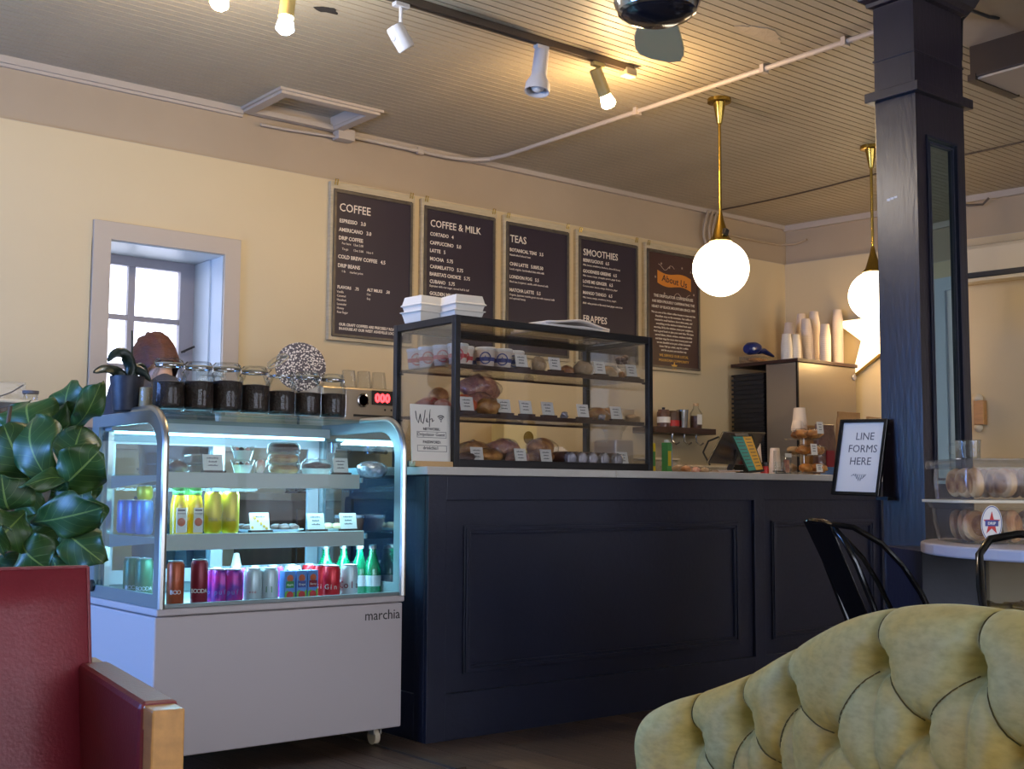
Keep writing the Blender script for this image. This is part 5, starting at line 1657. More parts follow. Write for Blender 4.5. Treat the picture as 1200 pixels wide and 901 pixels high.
# tiered pastry stand
ts = thing('tiered_stand', 'three-tier clear pastry stand on the counter', 'cake stand', ((5.376,4.16,1.077)[0], 4.16, ZW))
TXs, TYs = ts.location.x, ts.location.y
tz = [.012, .105, .192]
tr_ = [.125, .118, .105]
for k in range(3):
    MB().lathe([(.0, tz[k]), (tr_[k] * .9, tz[k]), (tr_[k], tz[k] + .006), (tr_[k] * .9, tz[k] + .003), (0, tz[k] + .003)], 32).build('tier_plate', M['glass'], ts, smooth=True)
MB().cyl((0, 0, 0), (0, 0, .235), .005).build('rod', M['alu'], ts, smooth=True)
MB().lathe([(.05, 0), (.05, .006), (.01, .012)], 24).build('foot', M['alu'], ts, smooth=True)
ii = 0
for k, items in enumerate(([(-.05, -.05, 'pastry'), (.0, -.07, 'bread'), (.055, -.045, 'pastry'), (.06, .03, 'bread'), (-.06, .03, 'cookie')],
                           [(-.055, -.04, 'pastry'), (-.01, -.062, 'bread'), (.045, -.045, 'pastry'), (.055, .02, 'pastry'), (-.02, .04, 'cookie')],
                           [(-.05, -.03, 'pastry'), (-.01, -.055, 'pastry'), (.035, -.04, 'bread'), (.05, .01, 'pastry'), (0, .03, 'bread')])):
    for q, (dx, dy, m_) in enumerate(items):
        t = thing('wrapped_pastry', 'golden wrapped pastry on the %s tier of the stand, %s' % (('lowest', 'middle', 'top')[k], ('left', 'front left', 'front right', 'right', 'rear')[q]), 'pastry', (TXs + dx * 1.22, TYs + dy * 1.22, ZW + tz[k] + .007), group='pastries on the tiered stand')
        lumpy('crumb', M[m_], t, (0, 0, .022), .042, .034, .022, 200 + ii, .25, n=14)
        if k and q < 4:
            lumpy('film_wrap', M['film'], t, (0, 0, .024), .047, .038, .026, 220 + ii, .35, n=12)
        ii += 1
papercup(TXs - .05, TYs - .0, ZW + .24, 'small upside-down white cup on top of the pastry stand', r=.033, h=.03, n=2)
papercup(TXs - .005, TYs + .02, ZW + .235, 'tall upside-down white cup stack crowning the pastry stand', r=.040, h=.085, n=4)
for lb, w_, y_, z_, s_ in (('white card on the top tier of the pastry stand', (5.381,4.06,1.266), 4.05, None, .062), ('white card on the middle tier of the pastry stand', (5.313,4.06,1.151), 4.04, None, .058), ('small white card at the foot of the pastry stand', (5.355,4.05,1.062), 4.04, None, .04)):
    t = placecard(lb, w_[0], y_, w_[2], .052, s_, base=False, rows=3, tilt=6)

# clear jar left of the stand
t = thing('glass_canister', 'tall clear glass canister with a printed card inside', 'canister', ((5.035,4.02,1.061)[0], 4.03, ZW))
MB().lathe([(.044, 0), (.046, .004), (.046, .118), (.048, .122)], 30, caps=False).build('canister_wall', M['jarg'], t, smooth=True)
MB().lathe([(0, .003), (.043, .003), (.043, .012), (0, .012)], 24).build('canister_base', M['jarg'], t, smooth=True)
MB().box((-.02, -.034, .088), (.03, -.032, .108)).build('printed_card', M['white'], t)
MB().box((-.01, -.02, .01), (.03, -.015, .075)).build('inner_card', M['berry'], t)
t = thing('glass_cup', 'upturned small glass in front of the clear canister', 'glass', ((4.914,3.95,1.05)[0], 3.95, ZW))
MB().lathe([(.03, 0), (.031, .002), (.024, .06), (.0, .062)], 24, caps=False).build('glass_wall', M['jarg'], t, smooth=True)
t = thing('wire_loop', 'coil of thin dark cable lying by the clipboard', 'cable', (4.98, 4.0, ZW))
MB().tube([(.045 * math.cos(a), .03 * math.sin(a), .004 + .012 * (math.sin(a) > 0)) for a in [2 * PI * i / 20 for i in range(20)]], .003, 6, closed=True).build('coil', M['blackp'], t, smooth=True)

# kraft coffee bags behind
for i, (w_, y_, m_, sc_, lb) in enumerate((((5.83,4.42,1.136), 4.36, 'choc', 1.5, 'dark plum coffee bag behind the pastry stand'), ((6.173,4.42,1.142), 4.44, 'kraft', 1.95, 'kraft coffee bag with a red ring print'), ((6.44,4.42,1.148), 4.43, 'kraft', 1.85, 'kraft coffee bag next to the column'), ((5.881,4.5,1.188), 4.48, 'kraft', 1.5, 'kraft coffee bag half hidden behind the plum one'))):
    t = thing('coffee_bag', lb, 'coffee bag', (w_[0], y_, ZW), group='coffee bags')
    a, b, h = .058 * sc_, .035, .20 * sc_
    rows = []
    for v in range(9):
        f = v / 8
        dy = b * (1 - .85 * f ** 3)
        loop = []
        for u in range(17):
            an = 2 * PI * u / 16
            cx_ = math.copysign(abs(math.cos(an)) ** .5, math.cos(an)) * a
            cy_ = math.copysign(abs(math.sin(an)) ** .5, math.sin(an)) * dy
            loop.append((cx_ + .003 * math.sin(3 * f + u), cy_ + .003 * math.sin(u * 2 + v), h * f * .93))
        rows.append(loop)
    MB().grid(rows).build('bag_body', M[m_], t, smooth=True)
    MB().box((-a * .95, -.006, h * .90), (a * .95, .006, h)).build('folded_top', M[m_], t, bevel=.003)
    if i == 1:
        c = [2 * PI * k / 24 for k in range(24)]
        MB().ring([(.03 * math.cos(v), .03 * math.sin(v)) for v in c], [(.022 * math.cos(v), .022 * math.sin(v)) for v in c], .002, T=FRONT((-.012, -.034, .14))).build('ring_print', M['red'], t)
    if i == 0:
        MB().box((-.035, -.040, .05), (.035, -.034, .15)).build('bag_label', M['maroonc'], t)

# clear sheet of paper under the sign
t = thing('blue_tray', 'pale blue tray edge beside the coffee bags', 'tray', ((5.676,4.2,1.082)[0] + .05, 4.2, ZW))
MB().box((-.09, -.05, 0), (.09, .05, .05)).build('tray_body', M['boxblue'], t, bevel=.004)

# ================================================================== BACK COUNTER
ZK = 0.9355
# steel machine, board on top, black trays
mh = thing('steel_machine', 'tall stainless steel machine in the back right corner', 'machine', (7.2, 5.5, ZK))
MB().box((6.87, 5.36, ZK), (7.545, 5.635, 1.86)).build('casing', M['steel'], mh, world=True, bevel=.004)
MB().box((6.855, 5.345, 1.86), (7.55, 5.95, 1.885)).build('top_board', M['wood'], mh, world=True, bevel=.003)
MB().box((6.868, 5.357, ZK), (6.882, 5.371, 1.86)).build('corner_seam', M['blackm'], mh, world=True)
MB().lathe([(.02, 0), (.024, .004), (.02, .008)], 18, T=FRONT((7.52, 5.358, 1.79))).build('round_badge', M['silverwrap'], mh, world=True)
n_ = 26
for k in range(n_):
    z = ZK + .0335 * k
    t = thing('black_tray', 'black serving tray in a tall stack, tray %s' % ('at the bottom' if k == 0 else 'at the top' if k == n_ - 1 else 'in the middle part'), 'tray', (7.03, 5.80, z), group='stacked black trays')
    if k not in (0, n_ - 1):
        t['label'] = 'black serving tray in the middle of the tall stack beside the steel machine'
    MB().box((-.155, -.14, .0), (.155, .14, .018)).box((-.17, -.148, .018), (.17, .148, .0325)).build('tray_body', M['blackp'], t)

# cup stacks on the machine
cups = [((922,418), 5.50, 10, 'short cream cup stack, left of the pair in front', .0), ((932,419), 5.48, 10, 'short cream cup stack, right of the pair in front', 0.0),
        ((944,420), 5.52, 22, 'leaning cup stack beside the short pair', -.10), ((957,420), 5.53, 28, 'tall cup stack in the middle', -.04), ((970,421), 5.405, 18, 'cup stack in front right', .0),
        ((977,421), 5.50, 31, 'tallest cup stack at the right', 0.0), ((926,410), 5.72, 22, 'cup stack behind the cream pair', 0.0), ((938,410), 5.76, 30, 'cup stack behind, second', 0.0), ((950,405), 5.78, 32, 'thin cup stack far behind the middle one', 0), ((964,405), 5.75, 27, 'cup stack half hidden between the two tallest', 0)]
cupx = [(6.934,5.5,1.91)[0], (7.004,5.48,1.908)[0], (7.211,5.52,1.92)[0], (7.304,5.5,1.925)[0], (7.25,5.4,1.907)[0], (7.53,5.54,1.938)[0], (7.243,5.72,2.002)[0], (7.44,5.78,2.022)[0], (7.624,5.85,2.075)[0], (7.691,5.75,2.071)[0]]
for i, ((p, y_, n, lb, ln), x_) in enumerate(zip(cups, cupx)):
    papercup(x_, y_, 1.886, lb + ' on the steel machine', r=.040, h=.075, n=n, group='cup stacks on the machine', name='cup_stack', m='cupw' if i > 1 else 'foam', lean=(ln, 0))
t = thing('glass_tray', 'shallow clear box of nuts on the machine top', 'box', (6.98, 5.80, 1.886))
MB().box((-.11, -.08, 0), (.11, .08, .05)).build('clear_box', M['plasticc'], t)
lumpy('nuts', M['pastry'], t, (0, 0, .022), .09, .06, .02, 5, .2)
t = thing('blue_scoop', 'dark blue plastic scoop lying on the clear box', 'scoop', (6.98, 5.78, 1.937))
MB().lathe([(.03, 0), (.045, .03), (.045, .10), (.03, .14), (.02, .15)], 20, T=Matrix.Translation((-.15, 0, .045)) @ Matrix.Rotation(R(82), 4, 'Y') @ Matrix.Rotation(R(0), 4, 'Z')).build('scoop_bowl', M['bluep'], t, smooth=True)
MB().tube([(-.02, 0, .035), (.04, 0, .045), (.13, -.02, .01)], [.03, .034, .012], 12, flat=.6).build('scoop_handle', M['bluep'], t, smooth=True)
MB().sphere((-.12, -.045, .045), .012).build('rivet', M['white'], t, smooth=True)

# wall shelf
ws = thing('wall_shelf', 'short dark floating shelf on the back wall with jars', 'shelf', (6.2, 5.9, 1.352))
MB().box((5.90, 5.78, 1.352), (6.50, 6.0, 1.392)).build('shelf_board', M['wood'], ws, world=True, bevel=.002)
for i in range(3):
    MB().tube([(6.1 + .12 * i, 5.82, 1.352), (6.1 + .12 * i, 5.82, 1.30), (6.12 + .12 * i, 5.80, 1.275), (6.15 + .12 * i, 5.80, 1.29)], .006, 8).build('hook', M['chrome'], ws, world=True, smooth=True)
zs_ = 1.3925
t = thing('spice_jar', 'brown filled glass jar at the left of the wall shelf', 'jar', ((6.069,5.86,1.396)[0], 5.87, zs_))
MB().lathe([(.045, 0), (.046, .10), (.038, .112), (.038, .12), (0, .121)], 24).build('jar_body', M['choc'], t, smooth=True)
MB().lathe([(.0465, .03), (.0465, .07)], 24, caps=False).build('jar_label', M['white'], t, smooth=True)
MB().lathe([(.01, .12), (.012, .135), (0, .138)], 12).build('lid_knob', M['blackp'], t, smooth=True)
t = thing('spice_jar', 'dark jar with red label second on the wall shelf', 'jar', ((6.153,5.86,1.393)[0], 5.87, zs_))
MB().lathe([(.05, 0), (.05, .105), (.04, .115), (0, .116)], 24).build('jar_body', M['cabinet'], t, smooth=True)
MB().lathe([(.0505, .01), (.0505, .05)], 24, caps=False).build('jar_label', M['red'], t, smooth=True)
t = thing('steel_cup', 'steel shaker cup on the wall shelf', 'cup', ((6.255,5.86,1.391)[0], 5.87, zs_))
MB().lathe([(.032, 0), (.042, .125), (.044, .127), (.04, .125)], 24, caps=True).build('cup_body', M['chrome'], t, smooth=True)
t = thing('syrup_bottle', 'clear shouldered bottle with white label at the right of the wall shelf', 'bottle', ((6.393,5.86,1.39)[0], 5.87, zs_))
MB().lathe([(.042, 0), (.044, .005), (.044, .11), (.02, .145), (.018, .165)], 24, caps=False).build('bottle_wall', M['jarg'], t, smooth=True)
MB().lathe([(.038, .004), (.040, .01), (.040, .09), (0, .092)], 24).build('dark_syrup', M['choc'], t, smooth=True)
MB().lathe([(.021, .16), (.021, .18), (0, .181)], 18).build('bottle_cap', M['bamboo'], t, smooth=True)
MB().box((-.036, -.046, .03), (.012, -.0435, .10)).build('bottle_label', M['white'], t)

# espresso machine
em = thing('espresso_machine', 'steel espresso machine with a red 000 display behind the jars', 'espresso machine', (3.3, 5.5, ZK))
MB().box((3.16, 5.46, 1.20), (3.66, 5.85, 1.485)).build('head', M['steel'], em, world=True, bevel=.01)
MB().box((3.18, 5.62, ZK), (3.62, 5.85, 1.20)).build('back_panel', M['steel'], em, world=True)
MB().box((3.18, 5.40, ZK), (3.66, 5.86, .985)).build('drip_tray', M['steel'], em, world=True, bevel=.004)
mb = MB()
mb.text('000', .062, FRONT((3.475, 5.452, 1.415)), bold=.003, depth=.001)
mb.build('digits', M['redled'], em, world=True)
MB().box((3.46, 5.453, 1.40), (3.615, 5.461, 1.475)).build('display_window', M['blackp'], em, world=True)
for k in range(2):
    MB().lathe([(0, 0), (.006, .002)], 10, T=FRONT((3.54 + .04 * k, 5.457, 1.375))).build('button', M['blackp'], em, world=True)
MB().lathe([(.0, 0), (.036, .001), (.036, .006), (.028, .008), (.026, .002)], 28, T=FRONT((3.405, 5.459, 1.42))).build('dial_ring', M['chrome'], em, world=True, smooth=True)
MB().lathe([(.0, .003), (.026, .003)], 24, T=FRONT((3.405, 5.457, 1.42))).build('dial_face', M['maroonc'], em, world=True)
for k in range(2):
    MB().lathe([(.032, .0), (.034, .05), (.02, .055)], 20, T=Matrix.Translation((3.28 + .22 * k, 5.53, 1.145))).cyl((3.28 + .22 * k, 5.5, 1.16), (3.28 + .22 * k, 5.38, 1.15), .012).build('portafilter', M['chrome'], em, world=True, smooth=True)
MB().box((3.35, 5.452, 1.335), (3.62, 5.46, 1.345)).build('trim_line', M['blackp'], em, world=True)
# cups on the espresso machine
for i in range(3):
    t = thing('plastic_cup_stack', 'stack of clear plastic cups on the espresso machine, %s' % ORD[i], 'cup stack', (3.40 + .095 * i, 5.6, 1.486), group='clear cup stacks')
    MB().lathe([(.045, 0), (.034, .10), (.0, .101)], 22, caps=False).lathe([(.045, 0), (.047, .002), (.045, .006)], 22, caps=False).build('cup_wall', M['plasticc'], t, smooth=True)
# woven round fan
wvm = bpy.data.materials.new('woven check')
wvm.use_nodes = True
nt = wvm.node_tree
b_ = nt.nodes['Principled BSDF']
tc_ = nt.nodes.new('ShaderNodeTexCoord')
vo = nt.nodes.new('ShaderNodeTexVoronoi')
vo.inputs['Scale'].default_value = 95
rp = nt.nodes.new('ShaderNodeValToRGB')
rp.color_ramp.elements[0].position, rp.color_ramp.elements[1].position = .35, .5
rp.color_ramp.elements[0].color = s2l(215, 205, 190) + (1,)
rp.color_ramp.elements[1].color = s2l(70, 62, 66) + (1,)
nt.links.new(tc_.outputs['Object'], vo.inputs['Vector'])
nt.links.new(vo.outputs['Distance'], rp.inputs['Fac'])
nt.links.new(rp.outputs['Color'], b_.inputs['Base Color'])
MX = (3.056,5.5,1.574)
t = thing('patterned_mat', 'round black and white patterned mat standing up behind the jars', 'mat', (MX[0], 5.5, ZK))
hm = MX[2] - ZK
MB().lathe([(0, 0), (.115, 0), (.128, .004), (.128, .010), (0, .012)], 40, T=Matrix.Translation((0, 0, hm)) @ Matrix.Rotation(R(-22), 4, 'Z') @ Matrix.Rotation(R(78), 4, 'X')).build('mat_disc', wvm, t, smooth=True)
MB().cyl((0, .012, hm), (0, .012, .004), .007).lathe([(.06, 0), (.06, .008)], 20, c=(0, .012, 0)).build('mat_stand', M['blackm'], t)

# things seen through the bakery case on the back counter
for i, (x_, lb, w_, h_) in enumerate(((5.0, 'clear food bin on the back counter behind the case, left', .13, .10), (5.66, 'clear food bin on the back counter behind the case, middle', .15, .13), (6.1, 'wide clear food bin on the back counter below the wall shelf', .18, .09))):
    t = thing('food_bin', lb, 'bin', (x_, 5.62, ZK), group='clear food bins')
    MB().ring([(-w_, -.13), (w_, -.13), (w_, .13), (-w_, .13)], [(-w_ + .006, -.124), (w_ - .006, -.124), (w_ - .006, .124), (-w_ + .006, .124)], h_ + .09).build('bin_wall', M['plasticc'], t)
    MB().box((-w_ - .008, -.138, h_ + .09), (w_ + .008, .138, h_ + .102)).build('bin_lid', M['pvc'], t, bevel=.003)
    MB().box((-w_ + .01, -.12, .003), (w_ - .01, .12, h_)).build('bin_filling', M['foam'], t, bevel=.01)
t = thing('grinder', 'grey coffee grinder with a clear funnel hopper on the back counter', 'grinder', (5.36, 5.62, ZK))
MB().box((-.08, -.10, 0), (.08, .10, .34)).build('grinder_body', M['steel'], t, bevel=.01)
MB().lathe([(.05, .34), (.055, .38), (.13, .50), (.13, .53), (0, .535)], 26, caps=False).build('hopper', M['plasticc'], t, smooth=True)
t = thing('yellow_carton', 'pale yellow carton with a gold seal on the back counter', 'carton', (4.70, 5.80, 1.25))
t.location.z = ZK
MB().box((-.13, -.06, 0), (.13, .06, .42)).build('carton_body', M['palebox'], t, bevel=.003)
MB().lathe([(0, 0), (.04, .002)], 24, T=FRONT((.06, -.061, .34))).build('gold_seal', M['brass'], t)
t = thing('black_sack', 'black coffee sack with a round emblem on the back counter', 'sack', (4.50, 5.6, ZK))
lumpy('sack_body', M['blackp'], t, (0, 0, .15), .10, .07, .16, 33, .1, flat=.1)
MB().lathe([(0, 0), (.035, .002)], 20, T=FRONT((.01, -.075, .18))).build('emblem', M['white'], t)
t = thing('paper_stack', 'upright stack of white napkins on the back counter', 'napkins', (4.74, 5.5, ZK))
for k in range(6):
    MB().box((-.08, -.05 + .018 * k, 0), (.08, -.034 + .018 * k, .26 + .01 * (k % 3))).build('napkin_bundle', M['foam'], t, bevel=.002)

# ================================================================== PERSON behind the chilled case
pe = thing('person', 'person with auburn hair in charcoal clothes bent over behind the jars', 'person', (2.115, 4.80, 0), R(4))


def skin_mesh(name, parent, verts, edges, radii, m, sub=2, root=0):
    me = bpy.data.meshes.new(name)
    me.from_pydata(verts, edges, [])
    me.materials.append(m)
    o = bpy.data.objects.new(name, me)
    COL.objects.link(o)
    o.parent = parent
    sk = o.modifiers.new('skin', 'SKIN')
    sk.use_smooth_shade = True
    if not me.skin_vertices:
        me.attributes.new
    lay = me.skin_vertices[0] if me.skin_vertices else None
    return o, sk, lay


def body_mesh(name, parent, chains, m, seg=14):
    mb = MB()
    for pts, rs, fl_ in chains:
        mb.tube(pts, rs, seg, flat=fl_)
    return mb.build(name, m, parent, smooth=True, ang=80)


# figure built facing local +y, bent at the waist; one remeshed body surface
mb = MB()
HP = (0, 0, .90)
CH = (0, .13, 1.27)
NK = (0, .20, 1.42)
mb.tube([(0, -.01, .84), HP, (0, .03, 1.02), (0, .08, 1.15), CH, (0, .17, 1.36), NK], [.15, .165, .14, .145, .165, .13, .055], 18, flat=.68)
for s_ in (-1, 1):
    mb.tube([(s_ * .09, 0, .92), (s_ * .10, .0, .70), (s_ * .10, .02, .48), (s_ * .10, 0, .28), (s_ * .10, -.01, .10), (s_ * .10, -.01, .05)], [.10, .09, .065, .06, .042, .04], 14)
    mb.tube([(s_ * .10, -.04, .035), (s_ * .105, .06, .035), (s_ * .11, .17, .03)], [.04, .042, .03], 12)
    mb.tube([(s_ * .08, .17, 1.37), (s_ * .18, .17, 1.35), (s_ * .215, .19, 1.22), (s_ * .225, .22, 1.10), (s_ * .19, .36, 1.06), (s_ * .15, .46, 1.06)], [.06, .065, .05, .042, .036, .026], 12)
bd = mb.build('body', M['cloth'], pe, smooth=True, ang=80)
rm = bd.modifiers.new('remesh', 'REMESH')
rm.mode = 'VOXEL'
rm.voxel_size = .014
rm.use_smooth_shade = True
sm = bd.modifiers.new('smooth', 'SMOOTH')
sm.iterations = 6
# hands
for s_ in (-1, 1):
    h_ = MB()
    h_.tube([(s_ * .15, .45, 1.06), (s_ * .145, .49, 1.058), (s_ * .14, .54, 1.052)], [.024, .038, .034], 12, flat=.45)
    for k in range(4):
        a = (k - 1.5) * .018
        L = (.055, .065, .062, .05)[k]
        h_.tube([(s_ * .14 + a, .53, 1.052), (s_ * .14 + a * 1.1, .53 + L * .5, 1.045), (s_ * .14 + a * 1.1, .53 + L, 1.025)], [.0095, .0088, .007], 8)
    h_.tube([(s_ * .14 - s_ * .03, .48, 1.055), (s_ * .14 - s_ * .052, .515, 1.05), (s_ * .14 - s_ * .058, .545, 1.04)], [.011, .0095, .008], 8)
    h_ = h_.build('hand', M['skin'], pe, smooth=True)
    rm = h_.modifiers.new('remesh', 'REMESH')
    rm.mode = 'VOXEL'
    rm.voxel_size = .004
    rm.use_smooth_shade = True
# head tilted down and forward
TH = Matrix.Translation((0, .25, 1.495)) @ Matrix.Rotation(R(-38), 4, 'X')
hd = MB()
rows = []
for j in range(15):
    t_ = PI * j / 14
    loop = []
    for i in range(25):
        a = 2 * PI * i / 24
        x_ = .076 * math.sin(t_) * math.cos(a)
        y_ = .094 * math.sin(t_) * math.sin(a)
        z_ = -.115 * math.cos(t_)
        if z_ < 0:
            k_ = 1 + z_ * 2.2
            x_ *= k_
            y_ = y_ * k_ + .012 * (-z_ / .115)
        loop.append(tuple(TH @ Vector((x_, y_, z_))))
    rows.append(loop)
hd.grid(rows)
hd.tube([tuple(TH @ Vector((0, .09, .015))), tuple(TH @ Vector((0, .112, -.018))), tuple(TH @ Vector((0, .09, -.03)))], [.007, .013, .01], 10)
for s_ in (-1, 1):
    hd.sphere((s_ * .075, 0, -.005), .024, 12, 8, sc=(.35, .7, 1), T=TH)
hd.tube([tuple(TH @ Vector((0, -.02, -.06))), (0, .19, 1.39)], [.05, .055], 14)
hd.build('head', M['skin'], pe, smooth=True, ang=80)
for s_ in (-1, 1):
    MB().sphere((s_ * .03, .086, .012), .011, 12, 8, T=TH).build('eye', M['white'], pe, smooth=True)
MB().tube([tuple(TH @ Vector((-.024, .088, -.058))), tuple(TH @ Vector((0, .096, -.06))), tuple(TH @ Vector((.024, .088, -.058)))], [.003, .006, .003], 8).build('mouth', M['berry'], pe, smooth=True)
hb = MB()
rows = []
rn = random.Random(2)
for j in range(22):
    t_ = PI * (.30 + .70 * j / 21)
    loop = []
    for i in range(49):
        a = 2 * PI * i / 48
        r_ = 1.16 + .035 * math.sin(a * 9 + 1.5 * math.sin(3 * t_)) + .025 * math.sin(a * 17 + 5 * t_)
        if math.sin(a) > .35 and t_ < PI * .62:
            r_ = .98
        loop.append(tuple(TH @ Vector((.080 * r_ * math.sin(t_) * math.cos(a), .098 * r_ * math.sin(t_) * math.sin(a) - .008, -.118 * r_ * math.cos(t_) * .98))))
    rows.append(loop)
hb.grid(rows)
hb.build('hair', M['hair'], pe, smooth=True, ang=80)
ap = MB().tube([(0, .07, .55), (0, .10, .8), (0, .115, 1.0), (0, .20, 1.2)], [.17, .16, .15, .12], 16, flat=.6)
ap.build('apron', M['navy'], pe, smooth=True)

# ================================================================== RIGHT SIDE: table, bread tubs, bin
from mathutils import Euler
RZ = R(-38.894)
LA, DE = Vector((.7783, -.6279, 0)), Vector((.6279, .7783, 0))


def LD(l, d, z=0.0):
    v = LA * l + DE * d
    return (v.x, v.y, z)


TBZ = .800
st_ = thing('serving_table', 'white table with a rounded edge carrying the bread tubs', 'table', LD(1.80, 3.72), RZ)
MB().prism([(.53 * math.cos(2 * PI * i / 48), .62 * math.sin(2 * PI * i / 48)) for i in range(48)], .035, Matrix.Translation((0, 0, TBZ - .035))).build('table_top', M['whitebody'], st_, bevel=.006)
MB().lathe([(.24, 0), (.25, .012), (.04, .03), (.035, TBZ - .07), (.16, TBZ - .04), (.16, TBZ - .035)], 28, c=(.12, -.25, 0)).build('pedestal', M['blackm'], st_, smooth=True)
cab = thing('side_cabinet', 'low navy stepped cabinet under the white table', 'cabinet', LD(1.66, 4.30), RZ)
MB().box((-.29, -.17, 0), (-.075, .22, .76)).build('tall_body', M['navy'], cab, bevel=.003)
MB().box((-.075, -.17, 0), (.42, .22, .47)).build('low_body', M['navy'], cab, bevel=.003)
MB().box((-.06, -.182, .04), (.40, -.17, .44)).build('door', M['navy'], cab, bevel=.003)


def tub(name, label, loc, L, Wd, H, rz, taper=.03):
    t = thing(name, label, 'tub', loc, rz, group='bread tubs')

    def loop(o, z):
        a, b = L / 2 + o, Wd / 2 + o
        r_ = .045
        out = []
        for sx, sy, a0 in ((1, 1, 0), (-1, 1, 90), (-1, -1, 180), (1, -1, 270)):
            for k in range(5):
                an = R(a0 + 22.5 * k)
                out.append((sx * (a - r_) + r_ * math.cos(an), sy * (b - r_) + r_ * math.sin(an), z))
        return out + [out[0]]
    MB().grid([loop(-taper - .02, .002), loop(-taper, .0), loop(-taper * .5, H * .5), loop(-.008, H - .02), loop(.0, H - .018), loop(.004, H)]).build('tub_wall', M['plasticc'], t, smooth=True, ang=60)
    MB().prism([p[:2] for p in loop(-taper - .01, 0)[:-1]], .002).build('tub_bottom', M['plasticc'], t)
    return t, loop


TLOC = LD(1.655, 3.84, TBZ + .001)
TR2 = RZ - R(4)
t1, lp = tub('bread_tub', 'lower clear bread tub with an oval star sticker', TLOC, .62, .38, .122, TR2, .022)
MB().prism([p[:2] for p in lp(.016, 0)[:-1]], .009, Matrix.Translation((0, 0, .122))).build('tub_lid', M['pvc'], t1, bevel=.002)
ZU = TBZ + .1325
t2, lp = tub('bread_tub', 'upper clear bread tub with brown rolls pressed against the side', (TLOC[0], TLOC[1], ZU), .60, .37, .118, TR2, .010)
MB().prism([p[:2] for p in lp(.012, 0)[:-1]], .006, Matrix.Translation((0, 0, .118))).build('tub_lid', M['plasticc'], t2, bevel=.002)
MB().grid([lp(.013, .098), lp(.015, .108), lp(.013, .119)]).build('tub_rim', M['plasticc'], t2)
TSK = face_T((-.215, -.187, .062), (1, 0, 0), (0, -.11, 1))
c = [2 * PI * i / 32 for i in range(32)]
MB().prism([(.031 * math.cos(v), .054 * math.sin(v)) for v in c], .0012, TSK).build('oval_sticker', M['white'], t1)
MB().ring([(.029 * math.cos(v), .052 * math.sin(v)) for v in c], [(.0275 * math.cos(v), .0495 * math.sin(v)) for v in c], .0018, TSK).build('sticker_border', M['blue'], t1)
MB().prism([(x_ * .8, y_ * 1.15) for x_, y_ in star_poly(.032)], .0018, TSK).build('sticker_star', M['red'], t1)
MB().box((-.019, -.008, .0018), (.019, .010, .0024), T=TSK).build('sticker_band', M['blue'], t1)
MB().text('DRIP', .011, TSK @ Matrix.Translation((0, -.003, .0025)), align='CENTER', depth=.0002, bold=.0003).build('lettering', M['white'], t1)
rn = random.Random(5)
MT = Matrix.Translation((TLOC[0], TLOC[1], 0)) @ Matrix.Rotation(TR2, 4, 'Z')
ORDW = ['first', 'second', 'third', 'fourth', 'fifth', 'sixth']


def roll(p, ax, r, lb):
    t = thing('bread_roll', lb, 'bread roll', tuple(MT @ Vector(p)), group='rolls in the tubs')
    T = ax.to_matrix().to_4x4()
    h = r * .36
    MB().lathe([(0, -h), (r * .72, -h), (r * .93, -h * .6), (r, 0), (r * .93, h * .6), (r * .72, h), (0, h)], 22, T=T).build('roll_body', M['bagelm'], t, smooth=True)
    for s_ in (-1, 1):
        MB().lathe([(0, h * 1.06), (r * .62, h * 1.05), (r * .76, h * .9)] if s_ > 0 else [(r * .76, -h * .9), (r * .62, -h * 1.05), (0, -h * 1.06)], 20, T=T, caps=False).build('browned_face', M['bread'], t, smooth=True)
    return t


for i in range(5):
    for j in range(3):
        p = (-.235 + .108 * i, -.105 + .095 * j, TBZ + .052 + .001)
        roll(p, Euler((R(84), 0, R(-20 + 40 * math.sin(i * 2.3 + j)))), .048 + .002 * ((i + j) % 2), 'muffin roll in the lower tub, %s from the left, %s row' % (ORDW[i], ('front', 'middle', 'rear')[j]))
for i in range(6):
    for j in range(3):
        p = (-.235 + .088 * i, -.105 + .095 * j, ZU + .052)
        roll(p, Euler((R(86), 0, R(48 + 22 * math.sin(i * 1.9 + j)))), .047, 'muffin roll in the upper tub, %s from the left, %s row' % (ORDW[i], ('front', 'middle', 'rear')[j]))
mg = thing('glass_mug', 'clear glass mug standing on the upper bread tub before the mirror', 'mug', LD(1.46, 3.93, ZU + .1255), RZ)
MB().lathe([(0, .003), (.034, .003), (.036, .0), (.038, .004), (.040, .062), (.042, .064), (.038, .062), (.036, .006)], 28, caps=False).build('mug_wall', M['jarg'], mg, smooth=True)
MB().tube([(-.038, 0, .052), (-.06, 0, .05), (-.066, 0, .034), (-.058, 0, .016), (-.038, 0, .012)], .004, 8).build('handle', M['jarg'], mg, smooth=True)
bn = thing('clear_bin', 'clear bin of browning bananas under the white table', 'bin', LD(1.80, 4.28, .4705), RZ)
MB().ring([(-.215, -.17), (.215, -.17), (.215, .15), (-.215, .15)], [(-.211, -.166), (.211, -.166), (.211, .146), (-.211, .146)], .28).build('bin_wall', M['plasticc'], bn)
MB().box((-.21, .135, .0), (.21, .145, .28)).build('bin_back', M['pvc'], bn)
MB_ = Matrix.Translation(bn.location) @ Matrix.Rotation(RZ, 4, 'Z')
